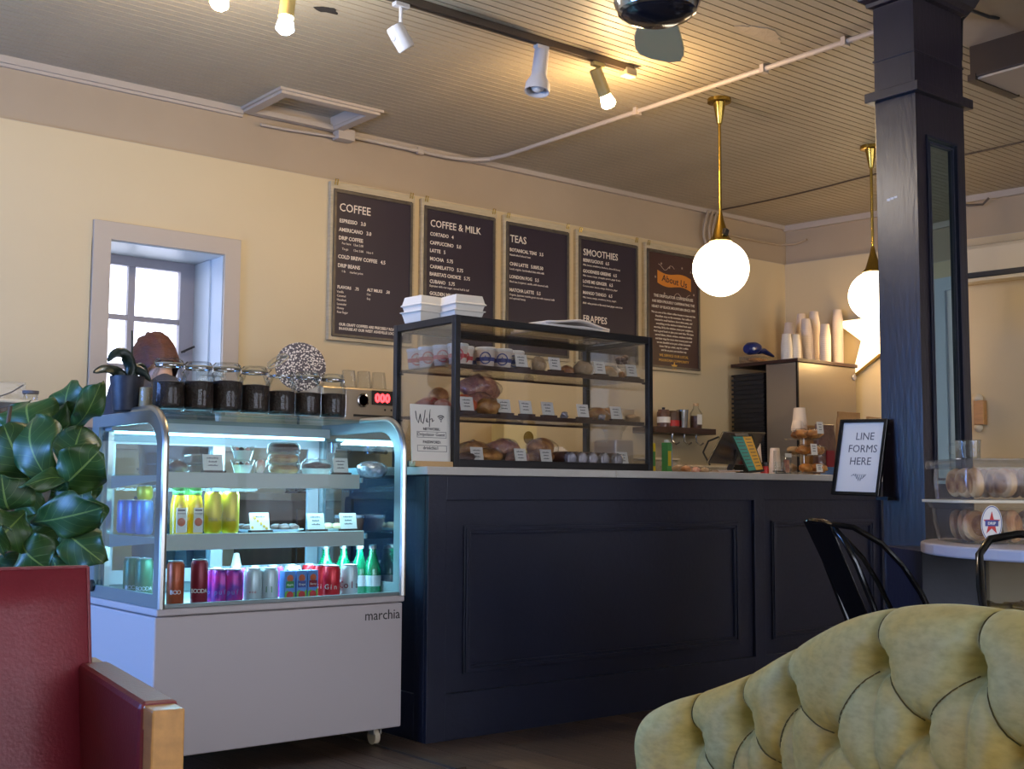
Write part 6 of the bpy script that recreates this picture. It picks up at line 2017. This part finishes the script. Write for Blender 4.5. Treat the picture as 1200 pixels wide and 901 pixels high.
for i in range(18):
    px, py, pz = -.15 + .085 * (i % 4) + rn.uniform(-.015, .015), -.10 + .06 * ((i // 4) % 3), .025 + .035 * (i // 6)
    t = thing('banana', 'ripe spotted banana lying in the clear bin', 'banana', tuple(MB_ @ Vector((px, py, pz))), rn.uniform(-1.2, .6), group='bananas in the clear bin')
    pts = [(.07 * math.sin(R(v)) * 1.0, .06 * (1 - math.cos(R(v))) * .8, .03 * (1 - math.cos(R(v)))) for v in range(-60, 61, 20)]
    MB().tube(pts, [.006, .013, .017, .018, .017, .012, .005], 8).build('banana_fruit', M['banana'], t, smooth=True)

# ================================================================== METAL CHAIRS
def metal_chair(label, loc, rz, arms):
    t = thing('metal_chair', label, 'chair', loc, rz, group='black metal chairs')
    m = M['blackg']
    MB().prism([(-.17, -.18), (.17, -.18), (.185, .0), (.16, .12), (-.16, .12), (-.185, 0)], .02, Matrix.Translation((0, 0, .44))).build('seat', m, t, bevel=.008)
    bp = [(-.185, .06, .45), (-.2, .12, .62), (-.198, .165, .74), (-.185, .20, .815), (-.15, .222, .85), (-.08, .235, .862), (.08, .235, .862), (.15, .222, .85), (.185, .20, .815), (.198, .165, .74), (.2, .12, .62), (.185, .06, .45)]
    MB().tube(bp, .0095, 10).build('back_frame', m, t, smooth=True)
    a = .06 if not arms else .165
    MB()._add([(-a * .7, .055, .45), (a * .7, .055, .45), (a, .232, .858), (-a, .232, .858), (-a * .7, .061, .45), (a * .7, .061, .45), (a, .238, .858), (-a, .238, .858)], [(0, 1, 2, 3), (7, 6, 5, 4), (0, 4, 5, 1), (1, 5, 6, 2), (2, 6, 7, 3), (3, 7, 4, 0)]).build('back_splat', m, t, bevel=.002)
    if arms:
        for s_ in (-1, 1):
            MB().tube([(s_ * .16, .225, .855), (s_ * .19, .17, .848), (s_ * .205, .09, .80), (s_ * .21, .03, .735), (s_ * .215, -.02, .655), (s_ * .215, -.07, .55), (s_ * .19, -.11, .46)], .0085, 8).build('arm', m, t, smooth=True)
    for sx in (-1, 1):
        for sy in (-1, 1):
            MB().tube([(sx * .15, sy * .13, .44), (sx * .20, sy * .20, .0)], [.018, .012], 8).build('leg', m, t, smooth=True)
        MB().tube([(sx * .17, -.16, .2), (-sx * .17, .16, .2)], .006, 6).build('stretcher', m, t)
    return t


metal_chair('black metal armchair seen from the side against the navy counter', (3.385, 2.285, 0), R(51), True)
metal_chair('black metal chair at the right edge behind the green sofa', (2.735, 1.32, -.008), RZ, False)

# ================================================================== GREEN TUFTED SOFA
sv = bpy.data.materials.new('green gold velvet')
sv.use_nodes = True
nt = sv.node_tree
b_ = nt.nodes['Principled BSDF']
b_.inputs['Roughness'].default_value = .62
b_.inputs['Sheen Weight'].default_value = .4
b_.inputs['Sheen Roughness'].default_value = .35
b_.inputs['Sheen Tint'].default_value = s2l(200, 196, 150) + (1,)
tc_ = nt.nodes.new('ShaderNodeTexCoord')
n1 = nt.nodes.new('ShaderNodeTexNoise')
n1.inputs['Scale'].default_value = 5.5
n1.inputs['Detail'].default_value = 3
n2 = nt.nodes.new('ShaderNodeTexNoise')
n2.inputs['Scale'].default_value = 45
n2.inputs['Detail'].default_value = 6
mpp = nt.nodes.new('ShaderNodeMapping')
mpp.inputs['Scale'].default_value = (1, 1, 2.2)
rp = nt.nodes.new('ShaderNodeValToRGB')
rp.color_ramp.elements[0].position, rp.color_ramp.elements[1].position = .36, .64
rp.color_ramp.elements[0].color = s2l(206, 168, 72) + (1,)
rp.color_ramp.elements[1].color = s2l(200, 188, 124) + (1,)
rp2 = nt.nodes.new('ShaderNodeValToRGB')
rp2.color_ramp.elements[0].position, rp2.color_ramp.elements[1].position = .32, .6
rp2.color_ramp.elements[0].color = (.74, .71, .62, 1)
rp2.color_ramp.elements[1].color = (1, 1, 1, 1)
mxx = nt.nodes.new('ShaderNodeMix')
mxx.data_type = 'RGBA'
mxx.blend_type = 'MULTIPLY'
mxx.inputs['Factor'].default_value = .7
bpn = nt.nodes.new('ShaderNodeBump')
bpn.inputs['Strength'].default_value = .18
bpn.inputs['Distance'].default_value = .004
nt.links.new(tc_.outputs['Object'], n1.inputs['Vector'])
nt.links.new(tc_.outputs['Object'], mpp.inputs['Vector'])
nt.links.new(mpp.outputs[0], n2.inputs['Vector'])
nt.links.new(n1.outputs['Fac'], rp.inputs['Fac'])
nt.links.new(n2.outputs['Fac'], rp2.inputs['Fac'])
nt.links.new(rp.outputs['Color'], mxx.inputs['A'])
nt.links.new(rp2.outputs['Color'], mxx.inputs['B'])
nt.links.new(mxx.outputs['Result'], b_.inputs['Base Color'])
nt.links.new(n2.outputs['Fac'], bpn.inputs['Height'])
nt.links.new(bpn.outputs['Normal'], b_.inputs['Normal'])

ridge_v = [(1.915,1.892,0.432), (1.911,1.877,0.478), (1.903,1.815,0.515), (1.905,1.733,0.545), (1.903,1.64,0.58), (1.889,1.543,0.622), (1.864,1.443,0.671), (1.834,1.345,0.715), (1.805,1.262,0.745), (1.779,1.178,0.765), (1.76,1.089,0.777), (1.737,1.003,0.779), (1.72,0.94,0.779)]
so = thing('tufted_sofa', 'olive green velvet button-tufted sofa with a curved back', 'sofa', (2.2, .9, 0))
rv = [Vector(v) for v in ridge_v]
# continue beyond the frame: level run, then a mirrored far arm
dr = Vector((rv[-1].x - rv[-3].x, rv[-1].y - rv[-3].y, 0)).normalized()
last = rv[-1]
for k in range(1, 9):
    last_z = .775 - .012 * math.cos(k)
    rv.append(Vector((rv[12].x + dr.x * .11 * k, rv[12].y + dr.y * .11 * k, last_z)))
for k, z_ in enumerate((.75, .70, .64, .60, .57)):
    rv.append(Vector((rv[20].x + dr.x * .1 * (k + 1), rv[20].y + dr.y * .1 * (k + 1), z_)))


def cr_pt(P_, u):
    n = len(P_)
    k = max(0, min(int(u), n - 2))
    f = u - k
    p0, p1, p2, p3 = P_[max(k - 1, 0)], P_[k], P_[k + 1], P_[min(k + 2, n - 1)]
    return .5 * ((2 * p1) + (p2 - p0) * f + (2 * p0 - 5 * p1 + 4 * p2 - p3) * f * f + (3 * p1 - p0 - 3 * p2 + p3) * f ** 3)


# arc-length table
tab = [(0.0, 0.0)]
pp_ = cr_pt(rv, 0)
NU = (len(rv) - 1) * 12
for i in range(1, NU + 1):
    q_ = cr_pt(rv, i / 12)
    tab.append((tab[-1][0] + (q_ - pp_).length, i / 12))
    pp_ = q_
SL = tab[-1][0]


def at_s(s_):
    lo, hi = 0, len(tab) - 1
    while hi - lo > 1:
        md = (lo + hi) // 2
        if tab[md][0] < s_:
            lo = md
        else:
            hi = md
    a, b = tab[lo], tab[hi]
    f = (s_ - a[0]) / max(b[0] - a[0], 1e-6)
    return cr_pt(rv, a[1] + (b[1] - a[1]) * f)


def s_of(idx):
    for s_, u in tab:
        if u >= idx:
            return s_
    return SL


# seam positions on the ridge (index in ridge list)
seams = [s_of(3.0), s_of(4.55), s_of(6.0), s_of(8.8), s_of(11.3)]
gap = seams[-1] - seams[-2]
while seams[-1] + gap < SL - .06:
    seams.append(seams[-1] + gap)
D1, D2, D3 = .115, .215, .315
b1 = [(s_, D1) for s_ in seams]
b2 = [((a + b) / 2, D2) for a, b in zip(seams, seams[1:])]
b3 = [(s_, D3) for s_ in seams]
segs = []
for s_ in seams:
    segs.append(((s_, -.03), (s_, D1), 1.0))
for (s0, d0) in b1 + b3:
    for (s2, d2) in b2:
        if abs(s0 - s2) < gap * .75:
            segs.append(((s0, d0), (s2, d2), .55))
buttons = b1 + b2 + b3


def segdist(p, a, b):
    ax, ay = a
    bx, by = b
    dx, dy = bx - ax, by - ay
    t_ = max(0, min(1, ((p[0] - ax) * dx + (p[1] - ay) * dy) / (dx * dx + dy * dy + 1e-12)))
    return math.hypot(p[0] - ax - dx * t_, p[1] - ay - dy * t_)


def puff(s_, d_):
    v = 1.0
    for a, b, wgt in segs:
        if wgt > .9:
            wgt = .30 + .70 * max(0, min(1, d_ / D1)) ** 2
        if abs(a[0] - s_) > .12 and abs(b[0] - s_) > .12:
            continue
        q_ = segdist((s_, d_), a, b)
        v = min(v, 1 - wgt * math.exp(-q_ / (.0035 + .009 * max(0, min(1, d_ / D1))))) if q_ < .08 else v
    h = .026 * v
    for bs, bd_ in buttons:
        q_ = math.hypot(bs - s_, bd_ - d_)
        if q_ < .12:
            h -= .056 * math.exp(-(q_ / .022) ** 1.1)
            if q_ < .075:   # small gathers fanning out of each button
                an = math.atan2(d_ - bd_, s_ - bs)
                h += .0035 * math.cos(10 * an) * math.exp(-q_ / .03) * (q_ / .02 if q_ < .02 else 1)
    # broad pillow between seams
    near = min(abs(s_ - q2) for q2 in seams)
    h += .016 * ((1 - math.exp(-near / .035)) * max(0, min(1, d_ / D1)) + .8 * (1 - max(0, min(1, d_ / D1))))
    return h


TH_ = .062
NS = 620
ds_ = [-.42, -.30, -.2, -.12, -.09] + [-.07 + .007 * k for k in range(0, 61)] + [.42, .50]
UP = Vector((0, 0, 1))


def frame_at(s_):
    p = at_s(s_)
    tg = (at_s(min(s_ + .02, SL)) - at_s(max(s_ - .02, 0)))
    th = Vector((tg.x, tg.y, 0)).normalized()
    nrm = Vector((th.y, -th.x, 0))
    slope = max(-.55, min(.55, tg.z / max(math.hypot(tg.x, tg.y), 1e-5)))
    return p, th, nrm, slope


def surf(s_, d_, fr_, lift=0.0):
    p, th, nrm, slope = fr_
    end = min(1.0, s_ / .08, (SL - s_) / .08)
    tk = TH_ * math.sqrt(max(0.0, 1 - (1 - end) ** 2)) + .004
    rr = TH_
    arc = rr * PI / 2
    if d_ <= 0:
        a = max(-PI / 2, d_ / rr)
        off = math.sin(a) * tk
        drop = (1 - math.cos(a)) * rr + max(0, -d_ - arc)
    else:
        a = min(PI / 2, d_ / rr)
        extra = max(0, d_ - arc)
        off = math.sin(a) * tk + extra * .12
        drop = (1 - math.cos(a)) * rr + extra * .98
    nd = nrm * math.sin(a) + UP * math.cos(a)
    q_ = p + nrm * off - UP * (drop + .008) + th * (slope * drop * .75)
    h = puff(s_, d_) if d_ > -.09 else .026
    fade = 1.0 if d_ > -.03 else max(0, 1 + (d_ + .03) / .06)
    q_ = q_ + nd * ((h * fade + .026 * (1 - fade) - .030 + lift) * min(1, end * 1.2))
    q_.z = max(q_.z, .12)
    return q_


frs = [frame_at(SL * i / NS) for i in range(NS + 1)]
rows = [[surf(SL * i / NS, d_, frs[i]) for i in range(NS + 1)] for d_ in ds_]
MB().grid(rows).build('tufted_back', sv, so, smooth=True, world=True, ang=180)
M['seamc'] = mat('dark olive seam thread', s2l(104, 86, 40), .8)  # dark tubes along the tufting, their colour standing for crease shade
for a_, b_, wgt in segs:
    n_ = 14 if wgt > .9 else 9
    if a_[1] > D1 + .01 and wgt < .9:
        continue
    bow_ = .0
    pts = []
    for k in range(n_ + 1):
        f = k / n_
        s_ = a_[0] + (b_[0] - a_[0]) * f
        d_ = a_[1] + (b_[1] - a_[1]) * f
        if math.hypot(s_ - b_[0], d_ - b_[1]) < .012 or (wgt < .9 and math.hypot(s_ - a_[0], d_ - a_[1]) < .012):
            continue
        pts.append(surf(s_, d_, frame_at(s_), .0034))
    if len(pts) > 2:
        MB().tube(pts, .0012, 5).build('seam', M['seamc'], so, smooth=True, world=True)
for k, (bs, bd_) in enumerate(buttons):
    p = at_s(bs)
    tg = at_s(min(bs + .02, SL)) - at_s(max(bs - .02, 0))
    th = Vector((tg.x, tg.y, 0)).normalized()
    nrm = Vector((th.y, -th.x, 0))
    slope = max(-.55, min(.55, tg.z / max(math.hypot(tg.x, tg.y), 1e-5)))
    drop = TH_ + (bd_ - TH_ * PI / 2) * .98
    q_ = p + nrm * (TH_ + (bd_ - TH_ * PI / 2) * .12 - .046) - UP * drop + th * (slope * drop * .75)
    MB().sphere(tuple(q_), .009, 12, 8, sc=(1, 1, 1)).build('button', sv, so, world=True, smooth=True)
# seat, base, legs (below the frame of the photograph)
pL, pR = at_s(.10), at_s(SL - .10)
th = Vector((pR.x - pL.x, pR.y - pL.y, 0))
Ls = th.length
th.normalize()
nrm = Vector((th.y, -th.x, 0))
TSo = Matrix(((th.x, nrm.x, 0, pL.x), (th.y, nrm.y, 0, pL.y), (0, 0, 1, 0), (0, 0, 0, 1)))
MB().box((.42, -.05, .12), (Ls - .02, .46, .28), T=TSo).build('seat_base', sv, so, world=True, bevel=.02)
for k in range(2):
    MB().box((.44 + k * (Ls / 2 - .22), .02, .28), (Ls / 2 + .215 + k * (Ls / 2 - .235), .48, .38), T=TSo).build('seat_cushion', sv, so, world=True, bevel=.04)
for x_ in (.48, Ls - .08):
    for y_ in (.02, .42):
        MB().lathe([(.016, 0), (.028, .12)], 12, T=TSo @ Matrix.Translation((x_, y_, 0))).build('leg', M['cabinet'], so, world=True, smooth=True)

# ================================================================== BURGUNDY ARMCHAIR
ar = thing('armchair', 'burgundy leather armchair with square golden oak arms', 'armchair', (.487, 2.2, 0.0), R(-9))
# local: +x to the picture's right arm, front towards -y
ARX = .30
MB().box((ARX + .014, -.43, .0), (ARX + .062, -.382, .632)).build('front_post', M['oak'], ar, bevel=.003)
MB().box((ARX + .014, -.382, .596), (ARX + .062, .20, .632)).build('arm_rail', M['oak'], ar, bevel=.003)
MB().box((ARX, .12, .0), (ARX + .062, .18, .582)).build('rear_post', M['oak'], ar, bevel=.003)
MB().box((ARX + .008, -.380, .36), (ARX + .067, .10, .637)).build('arm_panel', M['leather'], ar, bevel=.010)
MB().box((-ARX - .36, -.43, .0), (-ARX - .298, -.36, .618)).box((-ARX - .36, .12, 0), (-ARX - .298, .18, .618)).build('left_posts', M['oak'], ar, bevel=.003)
MB().box((-ARX - .36, -.36, .582), (-ARX - .298, .20, .618)).build('arm_rail', M['oak'], ar, bevel=.003)
MB().box((-ARX - .37, -.355, .34), (-ARX - .29, .10, .58)).build('arm_panel', M['leather'], ar, bevel=.012)
MB().box((-ARX - .29, -.36, .26), (ARX - .01, .10, .44)).build('seat_cushion', M['leather'], ar, bevel=.03)
MB().box((-ARX - .29, -.33, .20), (ARX - .01, .12, .26)).build('seat_frame', M['oak'], ar)
bkm = MB()
rows = []
for j in range(13):
    v = j / 12
    z_ = .40 + .405 * v
    row = []
    for i in range(17):
        u = i / 16
        x_ = (-ARX - .285) + (2 * ARX + .315) * u
        edge = min(1, min(u, 1 - u) / .06)
        e2 = min(1, (1 - v) / .05)
        row.append((x_, .03 + .12 * v - .035 * math.sqrt(max(0, 1 - (1 - edge) ** 2)) * math.sqrt(max(0, 1 - (1 - e2) ** 2)) - .012 * math.sin(PI * u), z_))
    rows.append(row)
back_rows = [[(p[0], p[1] + .085 if True else 0, p[2]) for p in r_] for r_ in rows]
bkm.grid(rows)
bkm.grid([[(p[0], .03 + .12 * (j / 12) + .07, p[2]) for p in r_][::-1] for j, r_ in enumerate(rows)])
# rims
bkm.grid([rows[-1], [(p[0], .15 + .07, p[2]) for p in rows[-1]]])
bkm.grid([[r_[0] for r_ in rows], [(r_[0][0], .03 + .12 * (j / 12) + .07, r_[0][2]) for j, r_ in enumerate(rows)]])
bkm.grid([[(r_[-1][0], .03 + .12 * (j / 12) + .07, r_[-1][2]) for j, r_ in enumerate(rows)], [r_[-1] for r_ in rows]])
bkm.build('backrest', M['leather'], ar, smooth=True, ang=40)
pip = [(rows[0][-1][0], rows[0][-1][1], rows[0][-1][2])] + [(r_[-1][0], r_[-1][1], r_[-1][2]) for r_ in rows] + [(p[0], p[1], p[2]) for p in rows[-1][::-1]]
MB().tube(pip, .004, 6).build('piping', M['leather'], ar, smooth=True)

# ================================================================== FIDDLE-LEAF FIG
lm_ = bpy.data.materials.new('fig leaf')
lm_.use_nodes = True
nt = lm_.node_tree
b_ = nt.nodes['Principled BSDF']
b_.inputs['Roughness'].default_value = .42
uvn = nt.nodes.new('ShaderNodeUVMap')
sep = nt.nodes.new('ShaderNodeSeparateXYZ')
nt.links.new(uvn.outputs['UV'], sep.inputs['Vector'])


def mth(op, a, b=None, c=None):
    n = nt.nodes.new('ShaderNodeMath')
    n.operation = op
    for k_, v in enumerate((a, b, c)):
        if v is None:
            continue
        if isinstance(v, (int, float)):
            n.inputs[k_].default_value = v
        else:
            nt.links.new(v, n.inputs[k_])
    return n.outputs[0]


ax_ = mth('ABSOLUTE', mth('SUBTRACT', sep.outputs[0], .5))
mid = mth('LESS_THAN', ax_, .018)
vv = mth('SUBTRACT', sep.outputs[1], mth('MULTIPLY', ax_, .55))
sv_ = mth('ABSOLUTE', mth('SUBTRACT', mth('FRACT', mth('MULTIPLY', vv, 7.0)), .5))
sdv = mth('LESS_THAN', sv_, .03)
vein = mth('MAXIMUM', mth('MULTIPLY', mid, .7), mth('MULTIPLY', sdv, .26))
vnz = nt.nodes.new('ShaderNodeTexNoise')
vnz.inputs['Scale'].default_value = 9
tcc = nt.nodes.new('ShaderNodeTexCoord')
nt.links.new(tcc.outputs['Object'], vnz.inputs['Vector'])
r1 = nt.nodes.new('ShaderNodeValToRGB')
r1.color_ramp.elements[0].color = s2l(22, 54, 20) + (1,)
r1.color_ramp.elements[1].color = s2l(62, 98, 40) + (1,)
nt.links.new(vnz.outputs['Fac'], r1.inputs['Fac'])
mxl = nt.nodes.new('ShaderNodeMix')
mxl.data_type = 'RGBA'
nt.links.new(vein, mxl.inputs['Factor'])
nt.links.new(r1.outputs['Color'], mxl.inputs['A'])
mxl.inputs['B'].default_value = s2l(136, 160, 78) + (1,)
nt.links.new(mxl.outputs['Result'], b_.inputs['Base Color'])
bb = nt.nodes.new('ShaderNodeBump')
bb.inputs['Strength'].default_value = .5
bb.inputs['Distance'].default_value = .004
bb.invert = True
nt.links.new(vein, bb.inputs['Height'])
nt.links.new(bb.outputs['Normal'], b_.inputs['Normal'])

fig = thing('fiddle_leaf_fig', 'large fiddle-leaf fig with broad dark green leaves left of the chilled case', 'potted plant', (1.05, 3.75, 0))
FB = Vector((1.05, 3.75, 0))
VD = Vector((.628, .778, 0))


def fig_leaf(base, tip, w, twist=0.0, bow=.05, cup=.18, seed=0):
    b = Vector(base)
    t_ = Vector(tip)
    L = (t_ - b).length
    ax = (t_ - b).normalized()
    side = ax.cross(VD)
    if side.length < .1:
        side = Vector((0, 0, 1))
    side.normalize()
    side = (Matrix.Rotation(R(twist), 3, ax) @ side).normalized()
    nn = side.cross(ax).normalized()
    if nn.dot(VD) > 0:
        nn = -nn
    rn = random.Random(seed)
    ph = rn.uniform(0, 6)
    rows, uvs = [], []
    NL, NW = 18, 10
    for i in range(NL + 1):
        v = i / NL
        wv = w * (math.sin(PI * min(1, v * .96 + .02)) ** .62) * (.62 + .52 * v - .10 * math.sin(2 * PI * v + .6))
        row = []
        for j in range(NW + 1):
            u = j / NW * 2 - 1
            ripple = .020 * math.sin(11 * v + ph + (1.5 if u > 0 else 0)) * abs(u) ** 2
            q_ = b + ax * (L * v) + side * (wv * u) + nn * (bow * math.sin(PI * v) - cup * wv * abs(u) ** 1.5 + ripple)
            row.append(q_ - FB)
            uvs.append((j / NW, v))
        rows.append(row)
    mb = MB().grid(rows)
    o = mb.build('leaf', lm_, fig, smooth=True, ang=180)
    me = o.data
    ul = me.uv_layers.new(name='UVMap')
    for lp_ in me.loops:
        ul.data[lp_.index].uv = uvs[lp_.vertex_index]
    so_ = o.modifiers.new('thick', 'SOLIDIFY')
    so_.thickness = .0018
    return o


LV = [
    ((1.385,4.02,1.141), (1.402,4.052,1.307), .075, -25), ((1.387,3.992,1.146), (1.422,3.845,1.288), .045, 40),
    ((1.273,3.987,1.093), (1.285,4.091,1.229), .095, 10), ((1.353,3.985,1.109), (1.359,4.097,1.222), .075, -15),
    ((1.179,3.691,0.957), (1.083,3.684,1.134), .085, 12), ((1.192,3.553,0.95), (1.167,3.678,1.157), .085, -8),
    ((1.2,3.547,0.945), (1.266,3.416,1.058), .078, 20), ((1.333,3.822,0.984), (1.366,3.841,1.145), .075, 10),
    ((1.227,3.527,0.926), (1.068,3.459,0.952), .03, 60), ((1.112,3.499,0.858), (1.211,3.219,0.903), .062, 18),
    ((1.183,3.444,0.835), (1.239,3.279,0.752), .062, -15), ((1.111,3.623,0.903), (1.041,3.541,0.989), .08, 10),
    ((1.099,3.506,0.886), (1.001,3.466,0.796), .075, -20), ((1.099,3.512,0.827), (1.146,3.42,0.729), .075, 15),
    ((1.025,3.377,0.843), (0.999,3.34,0.779), .025, 10), ((1.195,3.571,0.763), (1.259,3.533,0.642), .07, 0),
    ((1.33,3.695,0.984), (1.371,3.679,0.83), .06, 20), ((1.219,3.908,1.036), (1.113,3.987,1.088), .08, 0), ((1.29,3.868,0.879), (1.378,3.809,0.774), .09, 10),
    ((1.208,3.687,0.783), (1.139,3.759,0.632), .09, 0), ((1.296,3.98,0.985), (1.239,4.038,0.876), .10, 10), ((1.339,3.946,0.985), (1.398,3.91,0.877), .10, -10), ((1.177,3.833,0.854), (1.262,3.773,0.778), .09, 0),
    ((1.08,3.768,0.981), (0.978,3.842,1.055), .08, 0), ((1.056,3.67,0.883), (0.967,3.753,0.786), .08, 10), ((1.323,4.075,1.097), (1.261,4.241,1.213), .08, 0), ((1.228,3.812,0.675), (1.337,3.741,0.522), .08, 0), ((1.156,3.74,0.682), (1.066,3.827,0.557), .08, 0),
]
for i, (b, t_, w_, tw) in enumerate(LV):
    fig_leaf(b, t_, w_, tw, bow=.02 + .02 * (i % 3), seed=i)
# stems
sp_ = [Vector((1.05, 3.75, .42)), Vector((1.03, 3.74, .75))]
for (tx_, ty_, tz_) in ((.95, 3.7, 1.05), (1.15, 3.85, 1.20), (1.02, 3.6, .95)):
    MB().tube([(1.05, 3.75, .36), (1.04, 3.74, .62), ((tx_ + 1.05) / 2, (ty_ + 3.75) / 2, .85), (tx_, ty_, tz_)], [.014, .012, .009, .006], 8).build('stem', M['stem'], fig, world=True, smooth=True)
MB().lathe([(.13, 0), (.16, .02), (.19, .36), (.195, .38), (.18, .38), (.175, .33)], 32, caps=True).build('planter', M['basket'], fig, smooth=True)
MB().lathe([(0, .34), (.176, .34)], 32, caps=False).build('soil', M['soil'], fig)

# ================================================================== TABLE AND TRAYS BEHIND THE FIG
zt = (1.613,5.2,1.304)[2]
gt = thing('back_table', 'brown stand behind the fig carrying wrapped bread', 'table', (.9, 5.2, 0))
MB().box((.35, 4.95, zt - .135), (1.68, 5.5, zt - .105)).build('table_top', M['cabinet'], gt, world=True)
for x_ in (.4, 1.64):
    for y_ in (5.0, 5.45):
        MB().box((x_ - .02, y_ - .02, 0), (x_ + .02, y_ + .02, zt - .135)).build('leg', M['cabinet'], gt, world=True)
bt_ = thing('bread_tub', 'clear tub with amber bread and a cream lid behind the fig', 'tub', (1.43, 5.2, zt - .104), group='bread tubs')
MB().ring([(-.20, -.16), (.20, -.16), (.20, .16), (-.20, .16)], [(-.196, -.156), (.196, -.156), (.196, .156), (-.196, .156)], .09).build('tub_wall', M['plasticc'], bt_)
MB().box((-.215, -.175, .09), (.215, .175, .104)).build('tub_lid', M['pvc'], bt_, bevel=.004)
for k in range(3):
    t = thing('bread_loaf', 'amber bread loaf inside the clear tub behind the fig, %s' % ORD[k], 'bread', (1.43 - .12 + .11 * k, 5.18, zt - .1035), group='loaves behind the fig')
    lumpy('loaf', M['pastry'], t, (0, 0, .042), .052, .11, .04, 40 + k, flat=.1)
for k, (dx, dz, r_) in enumerate(((-.16, .0, .085), (-.02, 0, .075))):
    t = thing('wrapped_loaf', 'pale loaf wrapped in film on the cream lid, %s' % ('left', 'right')[k], 'bread', (1.40 + dx, 5.16, zt + .001), group='loaves on the cream lid')
    lumpy('loaf', M['cookie'], t, (0, 0, r_ * .5), r_ * .8, .08, r_ * .5, 44 + k, flat=.1)
    lumpy('film_wrap', M['film'], t, (0, 0, r_ * .54), r_ * .86, .09, r_ * .62, 46 + k, .15, flat=.1)
t = thing('clear_box', 'clear plastic box tilted behind the wrapped loaves', 'box', (1.56, 5.28, zt + .001))
MB().box((-.06, -.05, 0), (.06, .05, .085)).build('box_wall', M['plasticc'], t)
MB().tube([(-.05, -.052, .02), (0, -.052, .04), (.05, -.052, .075)], .003, 6).build('handle_line', M['inkg'], t)
t = thing('lidded_pot', 'small glass pot with a dark lid right of the clear box', 'pot', (1.60, 5.10, zt + .001))
MB().lathe([(.028, 0), (.03, .03)], 20).build('pot_wall', M['jarg'], t, smooth=True)
MB().lathe([(.032, .03), (.032, .042), (0, .043)], 20).build('pot_lid', M['inkg'], t, smooth=True)
